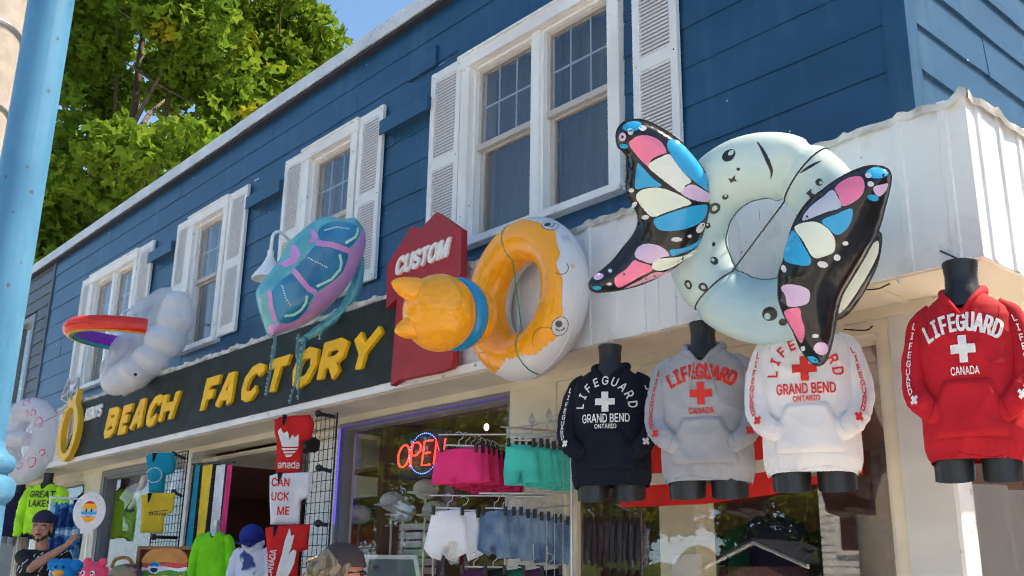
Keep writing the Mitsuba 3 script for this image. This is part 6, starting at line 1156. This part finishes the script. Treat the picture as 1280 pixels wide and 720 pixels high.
# the red and white flag behind the hoodies
k = thing('flag', 'large red flag with a cream band draped inside the window behind the hoodies', 'flag')
mat('cloth_flag', (.56, .026, .02), .85, .2); mat('flag_cream', (.55, .48, .40), .85, .2)
def drape(z0, z1, m, y=4.825):
    xs = np.linspace(-4.42, -2.75, 50); t = np.linspace(0, 1, 10)[:, None]
    sag = -.05*np.sin((xs+4.42)/1.67*np.pi)+.09*((xs+4.42)/1.67)
    P = np.stack([np.broadcast_to(xs, (10, 50)), y+.02*np.sin(xs*13)+.0*t, (z0+(z1-z0)*t)+sag*1.0], -1); put('band', grid_mesh(P), m, k, smooth=True)
drape(1.90, 2.03, 'cloth_flag'); drape(2.03, 2.10, 'flag_cream'); drape(2.10, 2.62, 'cloth_flag')
k = thing('inner_column', 'pale column standing inside the window below the flag', 'column')
put('shaft', bx(-4.52, -4.22, 5.3, 5.5, .14, 2.1), 'beige_paint', k); put('notice', bx(-4.40, -4.17, 5.27, 5.29, 1.3, 1.62), 'sign_card', k)
for i in range(5):
    k = thing('hanging_shirt', f'{ORD[i]} dark garment from the left deep in the shop behind the navy hoodie', 'shirt', 'dark garments deep in the shop')
    pf = Puff(so, FR((-5.2+.35*i, 6.6+.2*(i % 2), 1.5+.05*(i % 3)), .6), .06, .09, .04, .04, 90+i, smooth=0); put('cloth', pf.mesh(), ('navy_fleece', 'cloth_forest', 'indigo_fleece', 'black_cloth', 'navy_fleece')[i], k, smooth=60)
# garments in the end-wall window
k = thing('drape', 'grey-green curtain hanging inside the window right of the corner pillar', 'curtain')
labels[k]['category'] = 'drape'
ys = np.linspace(5.1, 6.6, 60); P = np.stack([np.broadcast_to(-2.55+.05*np.sin(ys*14), (6, 60)), np.broadcast_to(ys, (6, 60)), np.broadcast_to(np.linspace(1.45, 2.0, 6)[:, None], (6, 60))], -1)
put('cloth', grid_mesh(P), 'curtain_green', k, smooth=True); mat('curtain_green', var((.26, .30, .30), (.34, .38, .37), 4, .5), .9)

# ================================================================ poles
k = thing('lamp_post', 'tall sky blue painted steel post close to the camera at the left', 'lamp post')
def post_paint(p, n, uv):
    f = fbm(p.x*9, p.y*9, p.z*5, 3); h = noise(p.x*45, p.y*45, p.z*30)
    c = mix((.055, .19, .34), (.075, .23, .39), smoothstep(.3, .7, f)); return mix(c, (.10, .06, .04), .8*smoothstep(.93, .95, h))
mat('post_blue', mikit.proc(post_paint), .30, .6, clearcoat=.5)
PX, PY = -2.815, .672
put('shaft', lathe([(.0615, 1.73), (.060, 3.2), (.055, 6.0)], (PX, PY, 0), 40), 'post_blue', k, smooth=True)
put('base', lathe([(.15, .1), (.15, .3), (.10, .5), (.088, 1.45), (.085, 1.58), (.095, 1.59), (.102, 1.605), (.102, 1.635), (.092, 1.645), (.080, 1.65), (.080, 1.657), (.090, 1.665), (.096, 1.68), (.090, 1.698), (.075, 1.705), (.066, 1.72), (.0615, 1.735)], (PX, PY, 0), 40), 'post_blue', k, smooth=50)
k = thing('utility_pole', 'pale concrete utility pole with thin metal bands behind the blue post', 'utility pole')
mat('pole_concrete', var((.40, .36, .32), (.33, .30, .265), 14), .8)
put('shaft', lathe([(.19, .1), (.165, 3.0), (.14, 7.5)], (-4.93, .905, 0), 40), 'pole_concrete', k, smooth=True)
th = np.linspace(0, 2*np.pi, 49)[:-1]
for z, tl in ((3.90, .03), (3.50, .02), (3.26, .03)):
    put('band', tube(np.stack([-4.93+.163*np.cos(th), .905+.163*np.sin(th), z+tl*np.cos(th)], 1), .012, 8, closed=True), 'chrome_wire', k, smooth=True)

# ================================================================ trees
def leaf_paint(a, b, c_):
    def fn(p, n, uv):
        t = cell_rand(p.x*3.1, p.y*3.1, p.z*3.1); f = noise(p.x*.8, p.y*.8, p.z*.8)
        c = mix(a, b, t); return mix(c, c_, smoothstep(.72, .84, f)*.8)
    return mikit.proc(fn)
scene['maple_leaf'] = {'type': 'principledthin', 'base_color': leaf_paint((.10, .19, .02), (.21, .31, .03), (.40, .36, .02)), 'roughness': .42, 'diff_trans': 1.0, 'spec_trans': 0.0, 'eta': 1.4}
mat('bark', var((.10, .075, .055), (.17, .135, .10), 5, 1.2), .9)
def leaves(P, size, r):
    """six-pointed leaf fans at the points P"""
    n = len(P); t = np.array([90, 50, 30, -20, -90, -160, 150, 130])*np.pi/180; rad = np.array([1, .45, .85, .55, .35, .55, .85, .45])*.5
    base = np.stack([rad*np.cos(t), rad*np.sin(t), .10*np.cos(2*t)], 1)
    q = r.normal(size=(n, 3)); q[:, 2] += .7; q /= np.linalg.norm(q, axis=1, keepdims=True)
    a = np.cross(q, r.normal(size=(n, 3))); a /= np.linalg.norm(a, axis=1, keepdims=True); b = np.cross(q, a)
    s = size*r.uniform(.55, 1.45, (n, 1, 1))
    V = P[:, None]+s*(base[None, :, :1]*a[:, None]+base[None, :, 1:2]*b[:, None]+base[None, :, 2:]*q[:, None])
    V = np.concatenate([P[:, None], V], 1); F = np.array([[0, i+1, (i+1) % 8+1] for i in range(8)])
    return trimesh.Trimesh(V.reshape(-1, 3), (F[None]+9*np.arange(n)[:, None, None]).reshape(-1, 3), process=False)
def tree(name, label, base, h, crown_c, crown_r, n_cl, n_leaf, leaf, seed, trunk_r=.4, cl_r=.9, fork=.35, group=None, limbs=26, keep=None):
    r = np.random.default_rng(seed); base = np.array(base, float); cc = np.array(crown_c, float); cr = np.array(crown_r, float)
    d = r.normal(size=(n_cl*4, 3)); d /= np.linalg.norm(d, axis=1, keepdims=True)
    rad = r.uniform(.30, 1, len(d))**.55
    lump = .72+.5*meshkit.fbm(d*2.1+seed, 3, seed)
    C = cc+d*cr*(rad*lump)[:, None]; C = C[C[:, 2] > base[2]+h*.16][:n_cl]
    if keep is not None: C = C[keep(C)]
    k = thing(name, label, 'tree', group)
    f = base+[.25, .1, h*fork]
    tr = [catmull([base, base+[.1, 0, h*fork*.5], f, f+(cc-f)*[.5, .5, .6]+[.3, .2, 0], cc+[0, 0, cr[2]*.5]], 8)]
    put('trunk', tube(tr[0], np.linspace(trunk_r, trunk_r*.12, len(tr[0]))**1.0, 12), 'bark', k, smooth=True)
    order = np.argsort(-np.linalg.norm((C-cc)/cr, axis=1)); tw = []
    for j, i in enumerate(order[::max(1, len(order)//limbs)][:limbs]):
        s = tr[0][int(r.uniform(.35, .85)*len(tr[0]))]; mid = s+(C[i]-s)*.5+r.normal(0, .06, 3)*np.linalg.norm(C[i]-s)
        pth = catmull([s, s+(mid-s)*.5+r.normal(0, .15, 3), mid, C[i]], 6)
        put('limb', tube(pth, np.linspace(trunk_r*r.uniform(.28, .5), .02, len(pth)), 8), 'bark', k, smooth=True)
        tw.append(pth)
    tws = []
    allp = np.vstack(tw)
    for c in C[::2]:
        s = allp[np.argmin(np.linalg.norm(allp-c, axis=1))]
        if np.linalg.norm(s-c) > .3: tws.append(tube(catmull([s, s+(c-s)*.5+r.normal(0, .12, 3), c], 4), np.linspace(.035, .012, 9), 5, cap=False))
    put('twigs', cat(tws), 'bark', k, smooth=True, kind='stuff')
    n = n_leaf//len(C); e = r.normal(size=(len(C), n, 3)); e /= np.linalg.norm(e, axis=2, keepdims=True)
    P = (C[:, None]+e*(cl_r*r.uniform(.55, 1.3, (len(C), 1, 1))*r.uniform(.15, 1, (len(C), n, 1))**.5)*[1.15, 1.15, .72]).reshape(-1, 3)
    put('crown', leaves(P, leaf, r), 'maple_leaf', k, kind='stuff')
tree('maple_tree', 'large sunlit maple tree rising behind the roofs at the left', (-28.6, 8.9, .1), 23, (-27.9, 9.3, 14.2), (7.7, 6.4, 9.2), 230, 72000, .40, 3, .50, 1.10, .30, limbs=24)
# across the street, seen in the shop glass
for i, (x, y, h, w) in enumerate(((-20, -22, 9, 4.5), (-27, -20, 11, 5), (-34, -19, 13, 5.5), (-42, -21, 13, 6), (-13, -24, 9, 5), (-51, -22, 14, 6), (-6, -24, 10, 5))):
    tree('street_tree', ('second', 'third', 'fourth', 'fifth', 'first', 'sixth', 'nearest')[i]+' leafy tree in the row across the street, mirrored in the shop windows', (x, y, 0), h, (x, y, h*.6), (w, w*.8, h*.45), 70, 5200, .55, 20+i, .25, 1.2, .3, 'trees across the street', 7)
k = thing('kiosk', 'low dark red kiosk with white gable boards across the street', 'kiosk')
put('wall', cat(bx(-19.9, -16.9, -18.5, -16.3, .1, 2.1), ), 'brown_wall', k)
for s, (a, b) in enumerate((((-20.2, 2.15), (-18.4, 2.85)), ((-18.4, 2.85), (-16.6, 2.15)))):
    put('gable_board', extr([(a[0], a[1]), (b[0], b[1]), (b[0], b[1]-.12), (a[0], a[1]-.12)], -16.15, -16.05), 'white_paint', k)
    put('roof', extr([(a[0], a[1]+.02), (b[0], b[1]+.02), (b[0], b[1]+.06), (a[0], a[1]+.06)], -18.7, -16.0), 'dark_soffit', k)
k = thing('street_house', 'white boarded house with a window across the street', 'house')
hw = put('wall', bx(-16.3, -10.5, -22, -16.4, .1, 5.0), 'white_paint', k)
for i in range(24): 
    m = board(5.8, .205, .0, 2000+i, lip=.03); v = np.array(m.vertices); m.vertices = np.stack([-10.5-v[:, 0], -16.39-v[:, 1], .1+i*.2+v[:, 2]], 1); put('clapboard', m, 'white_paint', hw)
w = put('window', cat(bx(-15.8, -15.65, -16.38, -16.3, 2.4, 3.9), bx(-14.6, -14.45, -16.38, -16.3, 2.4, 3.9), bx(-15.65, -14.6, -16.38, -16.3, 3.75, 3.9), bx(-15.65, -14.6, -16.38, -16.29, 2.4, 2.52)), 'window_white', k)
put('pane', bx(-15.65, -14.6, -16.36, -16.35, 2.52, 3.75), 'brown_card', w)
put('roof', cat(bx(-16.6, -10.2, -22.3, -16.1, 5.0, 5.2)), 'dark_soffit', k)

# off the frame to the right: brick house added to darken what the end-wall window mirrors
k = thing('added_lane_house', 'unseen brown brick house added at the right for the end-wall window to mirror', 'house')
mat('brick_brown', var((.20, .10, .07), (.26, .14, .10), 3), .85)
put('wall', bx(5.0, 12, 5, 48, .1, 6.5), 'brick_brown', k); put('added_chimney', bx(6, 6.6, 8.1, 8.75, 6.5, 7.6), 'brick_brown', k)  # the stack on the roof is added too, first put up to shade the woman
struct('added_hedge', cat(*[ell((x, -17.5, .6), (1.3, .9, 2.0+.3*math.sin(x*1.7)), 2) for x in np.arange(-60, 5, 1.6)]), 'hedge_green'); labels['added_hedge'] = {'label': 'added row of dark shrubs across the street, dimming the bright gap mirrored in the shop glass', 'kind': 'stuff'}  # added greenery, hides the bright horizon from the shop window reflections
mat('hedge_green', var((.03, .06, .015), (.06, .09, .02), 5), .9)
# ================================================================ people
mat('skin', (.40, .20, .13), .5, .4); mat('skin_lips', (.36, .11, .09), .5); mat('hair_dark', (.015, .011, .009), .6); mat('eye_dark', (.02, .015, .012), .3); mat('eye_white', (.6, .58, .55), .3)
mat('cap_indigo', (.014, .013, .04), .8); mat('tee_black', (.010, .010, .012), .85)
def blonde(p, n, uv):
    f = fbm(p.x*60, p.y*60, p.z*12, 2); return mix((.27, .21, .13), (.10, .07, .04), smoothstep(.45, .65, f))
mat('hair_blonde', mikit.proc(blonde), .6); mat('cap_mauve', (.055, .038, .038), .85); mat('skin_tan', (.42, .18, .12), .5, .4)
def bones(chain, fine=.02, it=10):
    """hulls of the spheres at the joints, joined into one skin"""
    U = None
    for (a, ra), (b, rb) in chain:
        sp = [m3.Manifold.sphere(rr, 20).translate([float(t) for t in c]) for c, rr in ((a, ra), (b, rb))]
        Hh = m3.Manifold.batch_hull(sp); U = Hh if U is None else U+Hh
    m = from_man(U.refine_to_length(fine)); trimesh.smoothing.filter_taubin(m, iterations=it); return m
V_ = lambda a: np.array(a, float)
def head(c, ax, s=1.0):
    """skull, jaw, nose, brow and neck root about the head's centre; ax = (right, up, forward)"""
    R, U, Fw = [V_(a) for a in ax]; q = lambda x, y, z: c+s*(R*x+U*y+Fw*z)
    ch = [((q(0, .045, -.02), .085*s), (q(0, .03, .012), .078*s)), ((q(0, .01, .02), .066*s), (q(0, -.075, .055), .030*s)), ((q(-.03, -.03, .03), .040*s), (q(.03, -.03, .03), .040*s)),
          ((q(0, .012, .085), .010*s), (q(0, -.028, .105), .014*s)), ((q(-.03, .028, .072), .014*s), (q(.03, .028, .072), .014*s)), ((q(0, -.05, .08), .014*s), (q(0, -.052, .074), .018*s))]
    for sg in (-1, 1): ch.append(((q(sg*.078, .008, -.01), .014*s), (q(sg*.082, -.025, -.005), .010*s)))
    return ch, q
def hand(w, d, n, palm=.035):
    """five bent fingers from the wrist w, pointing along d; n = back of the hand"""
    d = d/np.linalg.norm(d); n = n/np.linalg.norm(n); t = np.cross(d, n); ch = [((w, .026), (w+d*.075+t*.02, .018)), ((w, .026), (w+d*.075-t*.02, .018))]
    for i, (o, L) in enumerate(((-.030, .062), (-.010, .075), (.010, .072), (.030, .058))):
        b = w+d*.080+t*o; k1 = b+d*L*.5; k2 = k1+d*L*.42-n*L*.3; ch += [((b, .0092), (k1, .0085)), ((k1, .0085), (k2, .0075))]
    b = w+d*.025-t*.032; k1 = b+d*.03-t*.025; ch += [((b, .013), (k1, .010)), ((k1, .010), (k1+d*.03-t*.004, .009))]
    return ch
# the man who points
R, U, Fw = [V_(a) for a in MAN_AX]
fw = Fw*.93-R*.30-U*.05; fw /= np.linalg.norm(fw); rt = np.cross(U, fw)*1.0; rt /= np.linalg.norm(rt)
J = [V_(p) for p in MAN]
k = thing('person', 'man in a dark cap and black patterned t-shirt with his arm raised, pointing', 'person')
hc, q = head(J[0]+U*.02, (rt, U, fw), 1.0)
arm = [((J[2]-U*.03, .052), (J[4], .042)), ((J[4], .044), (J[4]+(J[5]-J[4])*.4, .041)), ((J[4]+(J[5]-J[4])*.4, .041), (J[5], .026))]
d = J[6]-J[5]
body = put('body', bones(hc+[((J[0]-U*.06-fw*.02, .055), (J[1]-U*.03-fw*.03, .058))]+arm+[((J[3]-U*.03, .05), (J[12]-U*.1, .042)), ((J[12]-U*.1, .042), (J[13]-U*.12, .03))]+hand(J[5], d, U*.6+fw*.5)+
      [((J[10], .10), (J[10]-U*.5, .065)), ((J[10]-U*.5, .065), (J[10]-U*.93, .045)), ((J[11], .10), (J[11]-U*.5, .065)), ((J[11]-U*.5, .065), (J[11]-U*.93, .045)), ((J[10]-U*.93, .045), (J[10]-U*.95+fw*.12, .035)), ((J[11]-U*.93, .045), (J[11]-U*.95+fw*.12, .035))], .012, 8), 'skin', k, smooth=True)
for sg in (-1, 1):
    put('eye', ell(q(sg*.032, .012, .076), (.011, .011, .007), 2), 'eye_white', body, smooth=True); put('iris', ell(q(sg*.032-.004, .012, .083), (.006, .006, .004), 2), 'eye_dark', body, smooth=True)
    put('eyebrow', tube([q(sg*.014, .033, .089), q(sg*.034, .038, .086), q(sg*.055, .030, .072)], .005, 6), 'hair_dark', body, smooth=True)
put('mouth', tube([q(-.022, -.055, .083), q(0, -.053, .094), q(.022, -.055, .083)], .006, 8), 'skin_lips', body, smooth=True)
put('moustache', tube([q(-.026, -.052, .080), q(0, -.042, .098), q(.026, -.052, .080)], .006, 6), 'hair_dark', body, smooth=True)
put('beard', cat(bones([((q(-.03, -.085, .058), .013), (q(.03, -.085, .058), .013)), ((q(-.052, -.06, .035), .014), (q(-.03, -.088, .056), .013)), ((q(.052, -.06, .035), .014), (q(.03, -.088, .056), .013)), ((q(0, -.088, .07), .016), (q(0, -.10, .062), .012))], .012, 6)), 'hair_dark', body, smooth=True)
put('hair', bones([((q(.07, .0, -.045), .03), (q(.075, -.06, -.05), .022)), ((q(-.07, .0, -.045), .03), (q(-.075, -.05, -.05), .022)), ((q(0, -.02, -.085), .045), (q(0, -.07, -.08), .04))], .015, 6), 'hair_dark', body, smooth=True)
cm = bones([((q(0, .075, -.02), .094), (q(0, .070, .0), .092))], .015, 4); vv = np.array(cm.vertices); cut = (vv-q(0, .052, 0))@U*1.0
vv[cut < 0] -= np.outer(cut[cut < 0], U); cm.vertices = vv
cp = put('cap', cm, 'cap_indigo', k, smooth=True); put('cap_brim', ell((0, 0, 0), (.07, .07, .01), 2) and bones([((q(-.04, .03, -.11), .012), (q(.04, .03, -.11), .012)), ((q(-.03, .02, -.16), .010), (q(.03, .02, -.16), .010))], .015, 3), 'cap_indigo', cp, smooth=True)
st = put('t_shirt', bones([((J[2]+U*.0, .065), (J[3]+U*.0, .065)), ((J[1]-U*.10-fw*.02, .12), (J[8]*0+(J[10]+J[11])/2, .14)), ((J[2]-U*.1+rt*.06, .10), (J[10]+U*.05, .12)), ((J[3]-U*.1-rt*.06, .10), (J[11]+U*.05, .12)), ((J[2], .07), (J[2]+(J[4]-J[2])*.85, .062)), ((J[3], .07), (J[12]-U*.03, .068))], .02, 8), 'tee_black', k, smooth=True)
rr = np.random.default_rng(4); mesh = scene[st]; pat = []
vv, ff = meshkit.WRITTEN[scene[st]['filename']][:2]; tm = trimesh.Trimesh(vv, ff, process=False); nn = tm.vertex_normals
cand = np.where((nn@fw > .45) & (vv[:, 2] > 1.30))[0]
for i in rr.choice(cand, 34, replace=False):
    d_ = U*.8+rt*.5+nn[i]*0; d_ = d_-nn[i]*(d_@nn[i]); d_ /= np.linalg.norm(d_); L = rr.uniform(.012, .03)
    s_ = np.cross(nn[i], d_); p_ = vv[i]+nn[i]*.003
    put('streak_print', trimesh.Trimesh([p_-d_*L-s_*.003, p_-d_*L+s_*.003, p_+d_*L+s_*.005, p_+d_*L-s_*.005], [[0, 1, 2], [0, 2, 3]], process=False), 'print_white', st)
put('trousers', bones([((J[10]+U*.02, .13), (J[11]+U*.02, .13)), ((J[10], .115), (J[10]-U*.5, .085)), ((J[10]-U*.5, .085), (J[10]-U*.9, .07)), ((J[11], .115), (J[11]-U*.5, .085)), ((J[11]-U*.5, .085), (J[11]-U*.9, .07))], .03, 5), 'tee_black', k, smooth=True)
# the woman in profile
R, U, Fw = [V_(a) for a in WOMAN_AX]; fw = R*.93-Fw*.25+U*.03; fw /= np.linalg.norm(fw); rt = np.cross(U, fw); rt /= np.linalg.norm(rt); rt = -np.cross(fw, U)*-1 if False else np.cross(fw, U)
J = [V_(p) for p in WOMAN]
k = thing('person', 'fair haired woman in a dull mauve cap and sunglasses seen from the side', 'person')
hc, q = head(J[0], (rt, U, fw), .95)
body = put('body', bones(hc+[((J[0]-U*.06-fw*.03, .052), (J[2]-fw*.04-U*.03, .052)), ((J[2]-U*.1-R*.12, .06), (J[2]-U*.1+R*.12, .06)), ((J[2]-U*.12, .10), (J[2]-U*.5, .12)), ((J[2]-U*.1-R*.15, .05), (J[2]-U*.42-R*.2, .04)), ((J[2]-U*.42-R*.2, .04), (J[2]-U*.66-R*.18+Fw*.1, .028)), ((J[2]-U*.1+R*.15, .05), (J[2]-U*.42+R*.2, .04)), ((J[2]-U*.42+R*.2, .04), (J[2]-U*.66+R*.18+Fw*.1, .028)),
    ((J[6]+U*.0, .11), (J[6]-U*.42, .06)), ((J[6]-U*.42, .06), (J[6]-U*.80, .045)), ((J[7], .11), (J[7]-U*.42, .06)), ((J[7]-U*.42, .06), (J[7]-U*.80, .045))]+hand(J[2]-U*.66-R*.18+Fw*.1, -U+Fw*.3, -R)+hand(J[2]-U*.66+R*.18+Fw*.1, -U+Fw*.3, R), .014, 8), 'skin_tan', k, smooth=True)
put('shirt', bones([((J[2]-U*.09-R*.12, .072), (J[2]-U*.09+R*.12, .072)), ((J[2]-U*.14, .125), (J[2]-U*.55, .135)), ((J[2]-U*.1-R*.15, .062), (J[2]-U*.28-R*.18, .055)), ((J[2]-U*.1+R*.15, .062), (J[2]-U*.28+R*.18, .055))], .03, 8), 'cloth_greycap', k, smooth=True)
put('shorts', bones([((J[6]+U*.06, .12), (J[7]+U*.06, .12)), ((J[6], .12), (J[6]-U*.3, .09)), ((J[7], .12), (J[7]-U*.3, .09))], .03, 5), 'denim_cloth', k, smooth=True)
for sg in (-1, 1): put('sunglass_lens', ell(q(sg*.034, .012, .078), (.022, .022, .012), 2), 'eye_dark', body, smooth=True); put('sunglass_arm', tube([q(sg*.055, .018, .07), q(sg*.085, .014, -.01)], .004, 6), 'eye_dark', body)
put('mouth', tube([q(-.02, -.055, .083), q(0, -.053, .093), q(.02, -.055, .083)], .005, 8), 'skin_lips', body, smooth=True)
locks = []
rr = np.random.default_rng(8)
hm = bones([((q(0, .045, -.035), .086), (q(0, .0, -.055), .075)), ((q(0, .035, -.08), .055), (q(0, .02, -.11), .055)), ((q(0, .0, -.10), .045), (q(0, -.05, -.10), .04))], .012, 5)
hv = np.array(hm.vertices); nv = hm.vertex_normals; hv += nv*(.006*(meshkit.fbm(hv*[40, 40, 14], 2, 3)-.5))[:, None]; hm.vertices = hv
hair = put('hair', hm, 'hair_blonde', body, smooth=True)
for i in range(18):
    a = rr.uniform(-1, 1); z0 = rr.uniform(-.02, .07); s0 = q(.075*np.sign(a)*(.6+.4*abs(a)), z0+.02, rr.uniform(-.05, .03))
    e0 = q(.05*a, z0-.03+rr.uniform(-.03, .03), -.15-rr.uniform(0, .03)); mid = (s0+e0)/2+rt*np.sign(a)*.02+U*.012
    locks.append(tube(catmull([s0, mid, e0], 6), [.003]+[.007]*10+[.003]*2, 6))
put('locks', cat(locks), 'hair_blonde', hair, smooth=True, kind='stuff')
for i in range(2):
    c_ = [q(.084, .05-.018*j+.008*math.sin(j*2.2+i*3.1), .0-.012*j+.010*math.cos(j*2.2+i*3.1)) for j in range(9)]
    put('braid_strand', tube(catmull(c_, 4), .013, 8), 'hair_blonde', hair, smooth=True)
cm = bones([((q(0, .055, -.015), .090), (q(0, .05, .01), .088))], .014, 4); vv = np.array(cm.vertices); cut = (vv-q(0, .040, 0))@U
vv[cut < 0] -= np.outer(cut[cut < 0], U); cm.vertices = vv
cp = put('cap', cm, 'cap_mauve', k, smooth=True)
put('cap_brim', bones([((q(-.05, .045, .085), .010), (q(.05, .045, .085), .010)), ((q(-.03, .036, .155), .007), (q(.03, .036, .155), .007))], .012, 3), 'cap_mauve', cp, smooth=True)
